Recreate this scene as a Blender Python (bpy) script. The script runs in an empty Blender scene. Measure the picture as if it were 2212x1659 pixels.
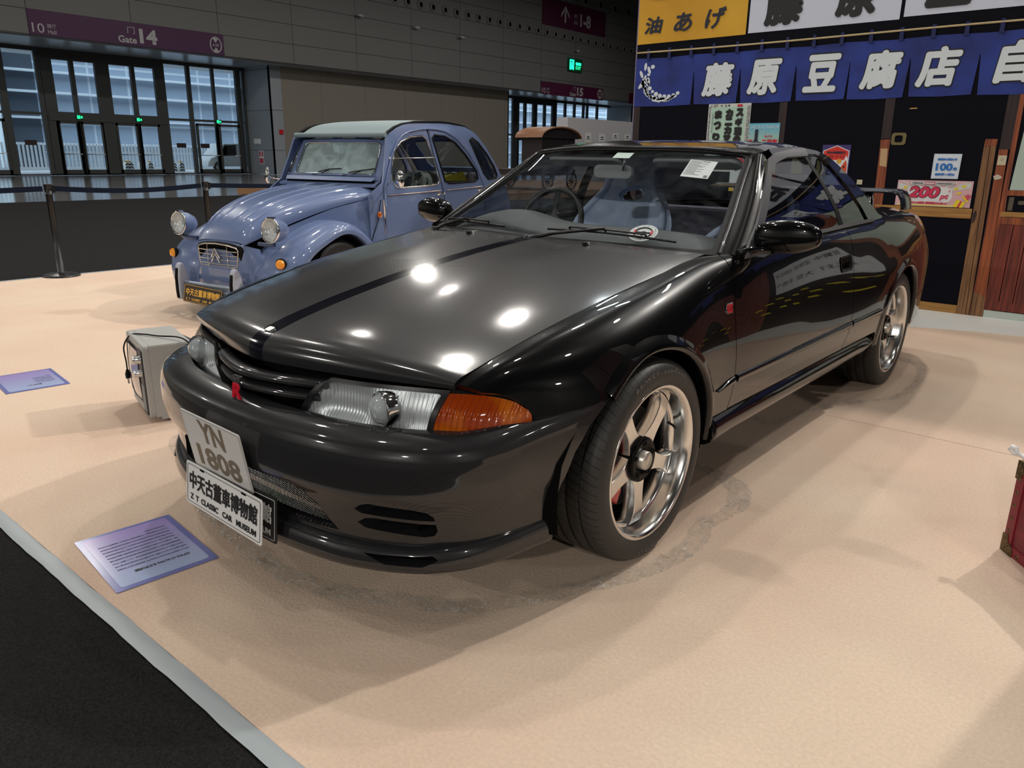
import bpy, bmesh, math, random
from mathutils import Vector, Matrix
from mathutils.geometry import tessellate_polygon
random.seed(7)
C = bpy.context.scene.collection
scene = bpy.context.scene
PI = math.pi

# ------------------------------------------------------------------ camera
cam_d = bpy.data.cameras.new('camera'); cam = bpy.data.objects.new('camera', cam_d); C.objects.link(cam)
FOC = 1648.39; yaw, pitch, roll = math.radians(-40.1063), math.radians(16.6379), math.radians(0.7774)
f_ = Vector((math.sin(yaw)*math.cos(pitch), math.cos(yaw)*math.cos(pitch), -math.sin(pitch)))
r_ = Vector((math.cos(yaw), -math.sin(yaw), 0)); u_ = r_.cross(f_)
R_ = r_*math.cos(roll)+u_*math.sin(roll); U_ = -r_*math.sin(roll)+u_*math.cos(roll)
M_ = Matrix((R_, U_, -f_)).transposed().to_4x4(); M_.translation = Vector((1.9285, -1.9468, 1.2189))
cam.matrix_world = M_
cam_d.sensor_fit = 'HORIZONTAL'; cam_d.sensor_width = 36.0; cam_d.lens = FOC/2212*36.0
cam_d.clip_start = 0.05; cam_d.clip_end = 400
scene.camera = cam

# ------------------------------------------------------------------ world, exposure
scene.view_settings.view_transform = 'Standard'; scene.view_settings.look = 'None'
scene.view_settings.gamma = 1.0; scene.view_settings.exposure = -0.12
scene.view_settings.use_curve_mapping = False
cy = scene.cycles
cy.max_bounces = 8; cy.diffuse_bounces = 3; cy.glossy_bounces = 4; cy.transmission_bounces = 6; cy.transparent_max_bounces = 12
cy.sample_clamp_indirect = 4.0; cy.sample_clamp_direct = 60.0; cy.caustics_reflective = False; cy.caustics_refractive = False
cy.use_denoising = True
world = bpy.data.worlds.new('world'); scene.world = world; world.use_nodes = True
bg = world.node_tree.nodes['Background']; bg.inputs[0].default_value = (0.72, 0.86, 1.0, 1); bg.inputs[1].default_value = 3.0

# ------------------------------------------------------------------ hall lamps and added fill
def area_light(name, loc, size, power, color=(1, .95, .88), size_y=None, target=None, shape='DISK'):
    d = bpy.data.lights.new(name, 'AREA'); d.shape = 'RECTANGLE' if size_y else shape
    d.size = size
    if size_y: d.size_y = size_y
    d.energy = power; d.color = color
    o = bpy.data.objects.new(name, d); C.objects.link(o); o.location = loc
    if target is not None:
        o.rotation_euler = (Vector(target)-Vector(loc)).to_track_quat('-Z', 'Y').to_euler()
    return o
LAMP_Z = 10.5
HALL_LAMPS = [(-1.5, 7.0, 290), (-4.2, 3.4, 250), (-6.5, 8.0, 140), (2.8, 8.4, 110), (0.9, 3.0, 80), (-3.2, -2.6, 95), (-8.8, 0.2, 95), (-9.5, 4.6, 95), (-1.8, 12.0, 150), (4.6, 1.2, 55), (1.4, -4.0, 40), (6.5, 5.0, 110), (-12.5, 11.0, 160), (-6.0, 13.5, 150), (2.4, 14.0, 130), (-14.0, 1.5, 150), (-7.0, -6.0, 110)]
for (lx, ly, w) in HALL_LAMPS: area_light('hall_and_fill_lamp', (lx, ly, LAMP_Z-.1), 0.42, w)
for (lx, ly, w) in [(22, -14, 2900), (7, -26, 4200), (-13, -25, 3800), (-24, -8, 1500), (24, 6, 900)]: area_light('hall_and_fill_lamp', (lx, ly, 11.0), 0.9, w)  # distant unseen lamps added as low fill for the shadows
for (lx, ly) in [(-24, 6), (-24, 20), (-24, 34), (-24, 48), (-12, 24), (-10, 40)]: area_light('hall_and_fill_lamp', (lx, ly, 13.0), 0.8, 680)
area_light('key_lamp', (3.9, 11.6, 10.6), .34, 950, target=(.9, -.2, 0))
# strip lamps hung in a row above the stand
for (lx, ly) in [(-5, 10.5), (-1.8, 9.4), (1.6, 11)]: area_light('strip_lamp', (lx, ly, LAMP_Z-.1), 1.3, 110, (.9, .97, 1), 0.16)

# ------------------------------------------------------------------ helpers
def link(name, me, parent=None):
    o = bpy.data.objects.new(name, me); C.objects.link(o)
    if parent is not None: o.parent = parent
    return o
def setm(me, m):
    me.materials.clear()
    for x in (m if isinstance(m, (list, tuple)) else [m]): me.materials.append(x)
def obj(name, bm, m, parent=None, smooth=False, loc=None, rot=None, auto=None):
    me = bpy.data.meshes.new(name); bm.to_mesh(me); bm.free(); setm(me, m)
    if smooth or auto: me.polygons.foreach_set('use_smooth', [True]*len(me.polygons))
    if auto:
        try: me.set_sharp_from_angle(angle=math.radians(auto))
        except Exception: pass
    o = link(name, me, parent)
    if loc is not None: o.location = loc
    if rot is not None: o.rotation_euler = rot
    return o
def empty(name, loc=(0, 0, 0), rotz=0, parent=None):
    o = bpy.data.objects.new(name, None); C.objects.link(o); o.location = loc; o.rotation_euler = (0, 0, rotz)
    o.empty_display_size = .1
    if parent is not None: o.parent = parent
    return o
def tag(o, label, cat, group=None, kind=None):
    o['label'] = label; o['category'] = cat
    if group: o['group'] = group
    if kind: o['kind'] = kind
    return o
def thing(name, label, cat, loc=(0, 0, 0), rotz=0, group=None):
    return tag(empty(name, loc, rotz), label, cat, group)
def struct(name, bm, m, parent=None, **k):
    o = obj(name, bm, m, parent, **k)
    if parent is None: o['kind'] = 'structure'
    return o
def NB(): return bmesh.new()
def add_mesh(bm, vs, fs, mi=0, M=None):
    vv = [bm.verts.new(M @ Vector(v) if M else v) for v in vs]; out = []
    for f in fs:
        try:
            q = bm.faces.new([vv[i] for i in f]); q.material_index = mi; out.append(q)
        except ValueError: pass
    return vv, out
def box(bm, x0, x1, y0, y1, z0, z1, mi=0, M=None, bev=0):
    vs = [(x0,y0,z0),(x1,y0,z0),(x1,y1,z0),(x0,y1,z0),(x0,y0,z1),(x1,y0,z1),(x1,y1,z1),(x0,y1,z1)]
    fs = [(3,2,1,0),(4,5,6,7),(0,1,5,4),(1,2,6,5),(2,3,7,6),(3,0,4,7)]
    vv, ff = add_mesh(bm, vs, fs, mi, M)
    if bev:
        es = set(e for f in ff for e in f.edges)
        bmesh.ops.bevel(bm, geom=list(es), offset=bev, segments=2, affect='EDGES', profile=.5, material=-1)
    return bm
def B(x0, x1, y0, y1, z0, z1, bev=0, M=None): return box(NB(), x0, x1, y0, y1, z0, z1, 0, M, bev)
def tube(bm, pts, rad, n=10, mi=0, caps=True, closed=False):
    pts = [Vector(p) for p in pts]; rings = []; N = len(pts)
    r = rad if isinstance(rad, (list, tuple)) else [rad]*N
    up = None
    for i, p in enumerate(pts):
        a = pts[i-1] if (i > 0 or closed) else p; b = pts[(i+1) % N] if (i < N-1 or closed) else p
        t = (b-a).normalized()
        if up is None:
            up = Vector((0, 0, 1)) if abs(t.z) < .9 else Vector((1, 0, 0))
        s = t.cross(up).normalized(); up = s.cross(t).normalized()
        rings.append([bm.verts.new(p+(s*math.cos(2*PI*k/n)+up*math.sin(2*PI*k/n))*r[i]) for k in range(n)])
    for i in range(N if closed else N-1):
        A, Bq = rings[i], rings[(i+1) % N]
        for k in range(n):
            f = bm.faces.new((A[k], A[(k+1) % n], Bq[(k+1) % n], Bq[k])); f.material_index = mi; f.smooth = True
    if caps and not closed:
        for rr, fl in ((rings[0], True), (rings[-1], False)):
            f = bm.faces.new(rr[::-1] if not fl else rr); f.material_index = mi
    return bm
def cyl(bm, p0, p1, r0, r1=None, n=24, mi=0): return tube(bm, [p0, p1], [r0, r0 if r1 is None else r1], n, mi)
def lathe(bm, prof, n=48, M=None, mi=0, closed=False):
    # prof: (radius, axial) ; axis = local z
    M = M or Matrix(); rings = []
    for (r, z) in prof:
        if r < 1e-6: rings.append([bm.verts.new(M @ Vector((0, 0, z)))])
        else: rings.append([bm.verts.new(M @ Vector((r*math.cos(2*PI*k/n), r*math.sin(2*PI*k/n), z))) for k in range(n)])
    L = len(rings)
    for i in range(L if closed else L-1):
        A, D = rings[i], rings[(i+1) % L]
        for k in range(n):
            if len(A) == 1 and len(D) == 1: continue
            if len(A) == 1: q = (A[0], D[(k+1) % n], D[k])
            elif len(D) == 1: q = (A[k], A[(k+1) % n], D[0])
            else: q = (A[k], A[(k+1) % n], D[(k+1) % n], D[k])
            f = bm.faces.new(q); f.material_index = mi if isinstance(mi, int) else mi[i]; f.smooth = True
    return bm
def prism(bm, pts2, fn, d0, d1, mi=0, bev=0):
    # pts2 polygon in 2D, fn(a,b,d)->3D
    n = len(pts2)
    A = [bm.verts.new(fn(a, b, d0)) for a, b in pts2]; D = [bm.verts.new(fn(a, b, d1)) for a, b in pts2]
    fs = [bm.faces.new(A[::-1]), bm.faces.new(D)]
    for i in range(n): fs.append(bm.faces.new((A[i], A[(i+1) % n], D[(i+1) % n], D[i])))
    for f in fs: f.material_index = mi
    bmesh.ops.recalc_face_normals(bm, faces=fs)
    if bev:
        es = set(e for f in fs for e in f.edges)
        bmesh.ops.bevel(bm, geom=list(es), offset=bev, segments=2, affect='EDGES', profile=.5, material=-1)
    return bm
def rrect(w, h, r, n=5, cx=0, cy=0):
    out = []
    for (sx, sy, a0) in ((1, 1, 0), (-1, 1, 90), (-1, -1, 180), (1, -1, 270)):
        for k in range(n+1):
            a = math.radians(a0+90*k/n); out.append((cx+sx*(w/2-r)+r*math.cos(a), cy+sy*(h/2-r)+r*math.sin(a)))
    return out
def spline1(xs, ys, x):
    # monotone-ish cubic hermite with limited slopes
    n = len(xs)
    if x <= xs[0]: return ys[0]+(x-xs[0])*(ys[1]-ys[0])/(xs[1]-xs[0])
    if x >= xs[-1]: return ys[-1]+(x-xs[-1])*(ys[-1]-ys[-2])/(xs[-1]-xs[-2])
    i = max(k for k in range(n-1) if xs[k] <= x)
    def sl(k):
        if k == 0: return (ys[1]-ys[0])/(xs[1]-xs[0])
        if k == n-1: return (ys[-1]-ys[-2])/(xs[-1]-xs[-2])
        h0, h1 = xs[k]-xs[k-1], xs[k+1]-xs[k]
        return ((ys[k]-ys[k-1])/h0*h1+(ys[k+1]-ys[k])/h1*h0)/(h0+h1)
    h = xs[i+1]-xs[i]; t = (x-xs[i])/h; m0, m1 = sl(i)*h, sl(i+1)*h
    return (2*t**3-3*t*t+1)*ys[i]+(t**3-2*t*t+t)*m0+(-2*t**3+3*t*t)*ys[i+1]+(t**3-t*t)*m1
def sw(xs, x):
    """cubic hermite weights: {index: weight}"""
    n = len(xs)
    if x <= xs[0] or x >= xs[-1]:
        i, j = (0, 1) if x <= xs[0] else (n-2, n-1)
        t = (x-xs[i])/(xs[j]-xs[i]); return {i: 1-t, j: t}
    i = 0
    while xs[i+1] < x: i += 1
    h = xs[i+1]-xs[i]; t = (x-xs[i])/h; W = {}
    def ad(k, w): W[k] = W.get(k, 0)+w
    def sl(k, w):
        if k == 0: ad(1, w/(xs[1]-xs[0])); ad(0, -w/(xs[1]-xs[0]))
        elif k == n-1: ad(n-1, w/(xs[-1]-xs[-2])); ad(n-2, -w/(xs[-1]-xs[-2]))
        else:
            h0, h1 = xs[k]-xs[k-1], xs[k+1]-xs[k]; q = w/(h0+h1)
            ad(k, q*h1/h0); ad(k-1, -q*h1/h0); ad(k+1, q*h0/h1); ad(k, -q*h0/h1)
    ad(i, 2*t**3-3*t*t+1); sl(i, (t**3-2*t*t+t)*h); ad(i+1, -2*t**3+3*t*t); sl(i+1, (t**3-t*t)*h)
    return W
class Grid:
    """smooth surface through a table of points: rows at parameters A, columns at parameters T"""
    def __init__(s, A, rows, T=None):
        s.A = A; s.rows = [[tuple(p) for p in r] for r in rows]; s.T = T or list(range(len(rows[0])))
    def __call__(s, a, t):
        wa, wt = sw(s.A, a), sw(s.T, t); x = y = z = 0.0
        for i, w in wa.items():
            r = s.rows[i]
            for j, q in wt.items():
                p = r[j]; k = w*q; x += k*p[0]; y += k*p[1]; z += k*p[2]
        return Vector((x, y, z))
def cv(xs, ys, x): return sum(ys[i]*w for i, w in sw(xs, x).items())
def pip(p, poly):
    x, y = p; c = False; n = len(poly)
    for i in range(n):
        x1, y1 = poly[i]; x2, y2 = poly[(i+1) % n]
        if (y1 > y) != (y2 > y) and x < (x2-x1)*(y-y1)/(y2-y1)+x1: c = not c
    return c
def panel(name, S, keep, m, parent, res=(.02, .02), holes=(), flange=.012, mirror=False, flip=False, depth=None, hole_depth=.05, thick=None, mfn=None):
    """cut the polygon 'keep' (and holes) out of the smooth surface S(a,b); every vertex lies exactly on S"""
    a0 = min(p[0] for p in keep); a1 = max(p[0] for p in keep); b0 = min(p[1] for p in keep); b1 = max(p[1] for p in keep)
    na = max(2, int((a1-a0)/res[0])); nb = max(2, int((b1-b0)/res[1]))
    bm = NB(); e = 1e-4
    vs = [[bm.verts.new((a0-e+(a1-a0+2*e)*i/na, b0-e+(b1-b0+2*e)*j/nb, 0)) for j in range(nb+1)] for i in range(na+1)]
    for i in range(na):
        for j in range(nb): bm.faces.new((vs[i][j], vs[i+1][j], vs[i+1][j+1], vs[i][j+1]))
    for poly in [keep]+list(holes):
        n = len(poly)
        for i in range(n):
            p, q = poly[i], poly[(i+1) % n]
            d = Vector((q[0]-p[0], q[1]-p[1], 0))
            if d.length < 1e-7: continue
            lo = (min(p[0], q[0])-res[0], min(p[1], q[1])-res[1]); hi = (max(p[0], q[0])+res[0], max(p[1], q[1])+res[1])
            fs = [f for f in bm.faces if all([max(v.co.x for v in f.verts) > lo[0], min(v.co.x for v in f.verts) < hi[0], max(v.co.y for v in f.verts) > lo[1], min(v.co.y for v in f.verts) < hi[1]])]
            g = set(fs)
            for f in fs: g.update(f.edges); g.update(f.verts)
            bmesh.ops.bisect_plane(bm, geom=list(g), dist=1e-6, plane_co=(p[0], p[1], 0), plane_no=(d.y, -d.x, 0))
    kill = []
    for f in bm.faces:
        c = f.calc_center_median(); c2 = (c.x, c.y)
        if not pip(c2, keep) or any(pip(c2, h) for h in holes): kill.append(f)
    bmesh.ops.delete(bm, geom=kill, context='FACES')
    params = {}
    bm.verts.ensure_lookup_table()
    h = 2e-3
    nrm = {}
    for v in bm.verts:
        a, b = v.co.x, v.co.y
        P = S(a, b); da = S(a+h, b)-S(a-h, b); db = S(a, b+h)-S(a, b-h)
        N = da.cross(db)
        if N.length > 1e-12: N.normalize()
        if flip: N = -N
        params[v] = (a, b); nrm[v] = N; v.co = P
    bm.normal_update()
    if flip: bmesh.ops.reverse_faces(bm, faces=bm.faces[:])
    for f in bm.faces:
        f.smooth = True
        if mfn: f.material_index = mfn(f.calc_center_median())
    def is_hole(v):
        a, b = params[v]
        for hp in holes:
            xs = [p[0] for p in hp]; ys = [p[1] for p in hp]
            if min(xs)-1e-3 <= a <= max(xs)+1e-3 and min(ys)-1e-3 <= b <= max(ys)+1e-3: return True
        return False
    if flange:
        be = [e for e in bm.edges if e.is_boundary]
        new = {}
        for e in be:
            for v in e.verts:
                if v not in new:
                    dd = hole_depth if is_hole(v) else flange
                    nv = bm.verts.new(v.co-nrm[v]*dd if depth is None or not is_hole(v) else v.co+Vector(depth)); new[v] = nv
        ff = []
        for e in be:
            f0 = e.link_faces[0]
            a, b = e.verts
            # orient opposite to neighbour
            lp = [l for l in f0.loops if l.edge == e][0]
            a, b = lp.vert, lp.link_loop_next.vert
            f = bm.faces.new((b, a, new[a], new[b])); f.smooth = False
            f.material_index = f0.material_index; ff.append(f)
        for e in be: e.smooth = False
    nl = {v: n for v, n in nrm.items()}
    if mirror:
        for v in bm.verts: v.co.x = -v.co.x
        bmesh.ops.reverse_faces(bm, faces=bm.faces[:])
    bm.verts.index_update()
    idx = {v.index: (Vector((-n.x, n.y, n.z)) if mirror else n) for v, n in nl.items()}
    me = bpy.data.meshes.new(name); bm.to_mesh(me); bm.free(); setm(me, m)
    ln = []
    for p in me.polygons:
        for li in p.loop_indices:
            vi = me.loops[li].vertex_index
            if p.use_smooth and vi in idx: ln.append(idx[vi])
            else: ln.append(p.normal.copy())
    me.normals_split_custom_set([tuple(x) for x in ln])
    o = link(name, me, parent)
    return o
_fonts = {}
def text(body, size, m, parent=None, name='lettering', M=None, bold=0.0, align='CENTER', extrude=0.0, sx=1.0, fit=None, space=1.0, shear=0.0, line=1.0, valign='CENTER'):
    cu = bpy.data.curves.new(name, 'FONT'); cu.body = body; cu.size = size; cu.align_x = align; cu.align_y = valign
    cjk = any(ord(ch) > 0x2fff for ch in body); cu.offset = 0 if cjk else bold
    cu.extrude = extrude; cu.space_character = space; cu.shear = shear; cu.space_line = line; cu.resolution_u = 3
    o = bpy.data.objects.new(name, cu); C.objects.link(o)
    dg = bpy.context.evaluated_depsgraph_get()
    me = bpy.data.meshes.new_from_object(o.evaluated_get(dg)); bpy.data.objects.remove(o); bpy.data.curves.remove(cu)
    me.name = name
    if fit and len(me.vertices):
        xs = [v.co.x for v in me.vertices]; ys = [v.co.y for v in me.vertices]
        w, h = max(xs)-min(xs), max(ys)-min(ys); cx, cyy = (max(xs)+min(xs))/2, (max(ys)+min(ys))/2
        b2 = bold*2 if cjk else 0
        for v in me.vertices:
            v.co.x = (v.co.x-cx)*(fit[0]-b2)/w; v.co.y = (v.co.y-cyy)*(fit[1]-b2)/h
    if sx != 1.0:
        for v in me.vertices: v.co.x *= sx
    if cjk and bold:   # heavier strokes from overlaid copies
        bm = NB()
        for k in range(9):
            t = me.copy(); a = 2*PI*k/8; t.transform(Matrix.Translation((0, 0, 0) if k == 8 else (bold*math.cos(a), bold*math.sin(a), .00002*k))); bm.from_mesh(t); bpy.data.meshes.remove(t)
        bm.to_mesh(me); bm.free()
    if M is not None: me.transform(M)
    setm(me, m)
    return link(name, me, parent)
def planeM(o, xa, ya):
    """matrix taking text x,y to world axes xa, ya with origin o"""
    xa = Vector(xa).normalized(); ya = Vector(ya); ya = (ya-xa*ya.dot(xa)).normalized(); za = xa.cross(ya)
    M = Matrix((xa, ya, za)).transposed().to_4x4(); M.translation = Vector(o); return M
def joined(objs, name, parent=None):
    """merge several mesh objects into one mesh object (one material list)"""
    bm = NB(); mats = []
    for o in objs:
        mi = []
        for mm in o.data.materials:
            if mm not in mats: mats.append(mm)
            mi.append(mats.index(mm))
        st = len(bm.faces); t = o.data.copy(); t.transform(o.matrix_basis); bm.from_mesh(t); bm.faces.ensure_lookup_table()
        for f in bm.faces[st:]: f.material_index = mi[min(f.material_index, len(mi)-1)]
        bpy.data.meshes.remove(t)
    for o in objs: bpy.data.objects.remove(o)
    return obj(name, bm, mats, parent)
def dup_tree(o, parent=None):
    c = o.copy(); C.objects.link(c)
    if parent is not None: c.parent = parent
    for ch in list(o.children): dup_tree(ch, c)
    return c

# ------------------------------------------------------------------ materials
def mat(name, col=(.8, .8, .8), rough=.5, metal=0., coat=0., spec=.5, emis=None, es=0., trans=0., alpha=1., ior=1.45, coat_rough=.03):
    m = bpy.data.materials.new(name); m.use_nodes = True; b = m.node_tree.nodes['Principled BSDF']
    b.inputs['Base Color'].default_value = (*col, 1); b.inputs['Roughness'].default_value = rough; b.inputs['Metallic'].default_value = metal
    b.inputs['Coat Weight'].default_value = coat; b.inputs['Coat Roughness'].default_value = coat_rough
    b.inputs['Specular IOR Level'].default_value = spec; b.inputs['IOR'].default_value = ior
    b.inputs['Transmission Weight'].default_value = trans; b.inputs['Alpha'].default_value = alpha
    if emis: b.inputs['Emission Color'].default_value = (*emis, 1); b.inputs['Emission Strength'].default_value = es
    return m
def nd(m, t, **k):
    n = m.node_tree.nodes.new(t)
    for a, v in k.items():
        if a in n.inputs.keys() if hasattr(n.inputs, 'keys') else False: n.inputs[a].default_value = v
        else: setattr(n, a, v)
    return n
def lk(m, a, b): m.node_tree.links.new(a, b)
def coords(m, scale=(1, 1, 1), kind='Object'):
    tc = nd(m, 'ShaderNodeTexCoord'); mp = nd(m, 'ShaderNodeMapping'); mp.inputs['Scale'].default_value = scale
    lk(m, tc.outputs[kind], mp.inputs['Vector']); return mp.outputs['Vector']
def noise_col(m, c1, c2, scale=5, detail=3, stretch=(1, 1, 1), bump=0., bscale=None, lo=.35, hi=.65, dist=.01):
    b = m.node_tree.nodes['Principled BSDF']; v = coords(m, stretch)
    n = nd(m, 'ShaderNodeTexNoise'); n.inputs['Scale'].default_value = scale; n.inputs['Detail'].default_value = detail; lk(m, v, n.inputs['Vector'])
    r = nd(m, 'ShaderNodeValToRGB'); r.color_ramp.elements[0].position = lo; r.color_ramp.elements[1].position = hi
    r.color_ramp.elements[0].color = (*c1, 1); r.color_ramp.elements[1].color = (*c2, 1)
    lk(m, n.outputs['Fac'], r.inputs[0]); lk(m, r.outputs[0], b.inputs['Base Color'])
    if bump:
        n2 = nd(m, 'ShaderNodeTexNoise'); n2.inputs['Scale'].default_value = bscale or scale; n2.inputs['Detail'].default_value = 2; lk(m, v, n2.inputs['Vector'])
        bp = nd(m, 'ShaderNodeBump'); bp.inputs['Strength'].default_value = bump; bp.inputs['Distance'].default_value = dist
        lk(m, n2.outputs['Fac'], bp.inputs['Height']); lk(m, bp.outputs[0], b.inputs['Normal'])
    return m
def glass_mat(name, tint=(.9, .95, .95), refl=.12, rough=0.02, dust=0., dustcol=(.7, .8, .85), dscale=6, haze_min=0.):
    """thin pane: see-through with a fresnel reflection, optional smeared dust and painted haze"""
    m = bpy.data.materials.new(name); m.use_nodes = True; nt = m.node_tree; nt.nodes.clear()
    out = nd(m, 'ShaderNodeOutputMaterial'); tr = nd(m, 'ShaderNodeBsdfTransparent'); tr.inputs[0].default_value = (*tint, 1)
    gl = nd(m, 'ShaderNodeBsdfGlossy'); gl.inputs['Roughness'].default_value = rough; gl.inputs[0].default_value = (1, 1, 1, 1)
    lw = nd(m, 'ShaderNodeLayerWeight'); lw.inputs['Blend'].default_value = .5
    pw = nd(m, 'ShaderNodeMath', operation='POWER'); lk(m, lw.outputs['Facing'], pw.inputs[0]); pw.inputs[1].default_value = 4.5
    f0 = nd(m, 'ShaderNodeMapRange'); f0.inputs['To Min'].default_value = max(.01, .03+.18*refl); f0.inputs['To Max'].default_value = .9; lk(m, pw.outputs[0], f0.inputs['Value'])
    mx = nd(m, 'ShaderNodeMixShader'); lk(m, f0.outputs[0], mx.inputs[0]); lk(m, tr.outputs[0], mx.inputs[1]); lk(m, gl.outputs[0], mx.inputs[2])
    last = mx
    if dust:
        df = nd(m, 'ShaderNodeBsdfDiffuse'); df.inputs[0].default_value = (*dustcol, 1)
        v = coords(m); n = nd(m, 'ShaderNodeTexNoise'); n.inputs['Scale'].default_value = dscale; n.inputs['Detail'].default_value = 6; n.inputs['Distortion'].default_value = 1.5; lk(m, v, n.inputs['Vector'])
        n2 = nd(m, 'ShaderNodeTexVoronoi'); n2.inputs['Scale'].default_value = 260; lk(m, v, n2.inputs['Vector'])
        r = nd(m, 'ShaderNodeMapRange'); r.inputs['From Min'].default_value = .4; r.inputs['From Max'].default_value = .8; r.inputs['To Min'].default_value = haze_min; r.inputs['To Max'].default_value = max(dust, haze_min); lk(m, n.outputs['Fac'], r.inputs['Value'])
        r2 = nd(m, 'ShaderNodeMapRange'); r2.inputs['From Min'].default_value = .12; r2.inputs['From Max'].default_value = .05; r2.inputs['To Max'].default_value = dust*1.6; lk(m, n2.outputs['Distance'], r2.inputs['Value'])
        ad = nd(m, 'ShaderNodeMath', operation='ADD'); lk(m, r.outputs[0], ad.inputs[0]); lk(m, r2.outputs[0], ad.inputs[1])
        mx2 = nd(m, 'ShaderNodeMixShader'); lk(m, ad.outputs[0], mx2.inputs[0]); lk(m, mx.outputs[0], mx2.inputs[1]); lk(m, df.outputs[0], mx2.inputs[2]); last = mx2
    lk(m, last.outputs[0], out.inputs[0]); return m
def emit(name, col, s):
    m = bpy.data.materials.new(name); m.use_nodes = True; nt = m.node_tree; nt.nodes.clear()
    o = nd(m, 'ShaderNodeOutputMaterial'); e = nd(m, 'ShaderNodeEmission'); e.inputs[0].default_value = (*col, 1); e.inputs[1].default_value = s; lk(m, e.outputs[0], o.inputs[0]); return m

paint = mat('black_gloss_paint', (.0022, .0022, .0026), .25, 0, 1.0, .06, coat_rough=.012)
blackplastic = mat('black_plastic', (.006, .006, .007), .35)
rubber = mat('tyre_rubber', (.018, .018, .018), .55, spec=.4)
seal = mat('rubber_seal', (.004, .004, .004), .6, spec=.15)
dark = mat('dark_void', (.002, .002, .002), .9, spec=.1)
chrome = mat('chrome', (.85, .85, .86), .08, 1.)
steel = mat('brushed_steel', (.62, .62, .62), .28, 1.)
alloy = mat('machined_alloy', (.80, .79, .77), .17, 1.)
white = mat('white_print', (.78, .78, .78), .5)
black = mat('black_print', (.008, .008, .009), .5)
red = mat('red_enamel', (.55, .01, .03), .3)
grey_tape = mat('grey_tape', (.32, .36, .38), .35)
wpaint = mat('white_card', (.75, .75, .77), .6)
def carbon(name, stripe=False):
    m = mat(name, (.012, .012, .013), .36, 0, 1.0, .20, coat_rough=.09 if stripe else .05); b = m.node_tree.nodes['Principled BSDF']
    v = coords(m); s = nd(m, 'ShaderNodeSeparateXYZ'); lk(m, v, s.inputs[0])
    # 2x2 twill weave: checker of anisotropic tows, cells of about 4 mm
    def wave(axis, ph):
        mu = nd(m, 'ShaderNodeMath', operation='MULTIPLY'); mu.inputs[1].default_value = 2*PI/.0056; lk(m, axis, mu.inputs[0])
        si = nd(m, 'ShaderNodeMath', operation='SINE'); lk(m, mu.outputs[0], si.inputs[0]); return si
    ad = nd(m, 'ShaderNodeMath', operation='ADD'); lk(m, s.outputs[1], ad.inputs[0]); lk(m, s.outputs[2], ad.inputs[1])
    w1 = wave(s.outputs[0], 0); w2 = wave(ad.outputs[0], 0)
    pr = nd(m, 'ShaderNodeMath', operation='MULTIPLY'); lk(m, w1.outputs[0], pr.inputs[0]); lk(m, w2.outputs[0], pr.inputs[1])
    r = nd(m, 'ShaderNodeValToRGB'); r.color_ramp.elements[0].position = .35; r.color_ramp.elements[1].position = .65
    r.color_ramp.elements[0].color = (.006, .006, .007, 1); r.color_ramp.elements[1].color = (.026, .026, .028, 1)
    mr = nd(m, 'ShaderNodeMapRange'); mr.inputs['From Min'].default_value = -1; lk(m, pr.outputs[0], mr.inputs['Value']); lk(m, mr.outputs[0], r.inputs[0])
    col = r.outputs[0]
    if stripe:
        # unweathered dark strip down the middle of the hood
        ab = nd(m, 'ShaderNodeMath', operation='ABSOLUTE'); lk(m, s.outputs[0], ab.inputs[0])
        lt = nd(m, 'ShaderNodeMath', operation='LESS_THAN'); lt.inputs[1].default_value = .034; lk(m, ab.outputs[0], lt.inputs[0])
        mx = nd(m, 'ShaderNodeMix', data_type='RGBA'); lk(m, lt.outputs[0], mx.inputs['Factor']); lk(m, col, mx.inputs['A']); mx.inputs['B'].default_value = (.003, .004, .009, 1); col = mx.outputs['Result']
        mr3 = nd(m, 'ShaderNodeMapRange'); mr3.inputs['To Min'].default_value = .40; mr3.inputs['To Max'].default_value = .12; lk(m, lt.outputs[0], mr3.inputs['Value']); lk(m, mr3.outputs[0], b.inputs['Roughness'])
        n = nd(m, 'ShaderNodeTexNoise'); n.inputs['Scale'].default_value = 2.2; n.inputs['Detail'].default_value = 5; lk(m, v, n.inputs['Vector'])
        mr2 = nd(m, 'ShaderNodeMapRange'); mr2.inputs['To Min'].default_value = .07; mr2.inputs['To Max'].default_value = .19; lk(m, n.outputs['Fac'], mr2.inputs['Value']); lk(m, mr2.outputs[0], b.inputs['Coat Roughness'])
    lk(m, col, b.inputs['Base Color'])
    return m
carb = carbon('carbon_weave'); carb_hood = carbon('carbon_hood', True)
# ================================================================== THE HALL
beige = mat('beige_carpet', (.55, .43, .32), .95, spec=.1)
b_ = beige.node_tree.nodes['Principled BSDF']; v = coords(beige)
n1 = nd(beige, 'ShaderNodeTexNoise'); n1.inputs['Scale'].default_value = .9; n1.inputs['Detail'].default_value = 4; lk(beige, v, n1.inputs['Vector'])
n2 = nd(beige, 'ShaderNodeTexNoise'); n2.inputs['Scale'].default_value = 95; n2.inputs['Detail'].default_value = 5; n2.inputs['Roughness'].default_value = .7; lk(beige, v, n2.inputs['Vector'])
r1 = nd(beige, 'ShaderNodeValToRGB'); r1.color_ramp.elements[0].color = (.66, .485, .375, 1); r1.color_ramp.elements[1].color = (.70, .56, .435, 1); r1.color_ramp.elements[0].position = .35; r1.color_ramp.elements[1].position = .65; lk(beige, n1.outputs['Fac'], r1.inputs[0])
r2 = nd(beige, 'ShaderNodeMapRange'); r2.inputs['From Min'].default_value = .3; r2.inputs['From Max'].default_value = .7; r2.inputs['To Min'].default_value = .90; r2.inputs['To Max'].default_value = 1.08; lk(beige, n2.outputs['Fac'], r2.inputs['Value'])
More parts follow.
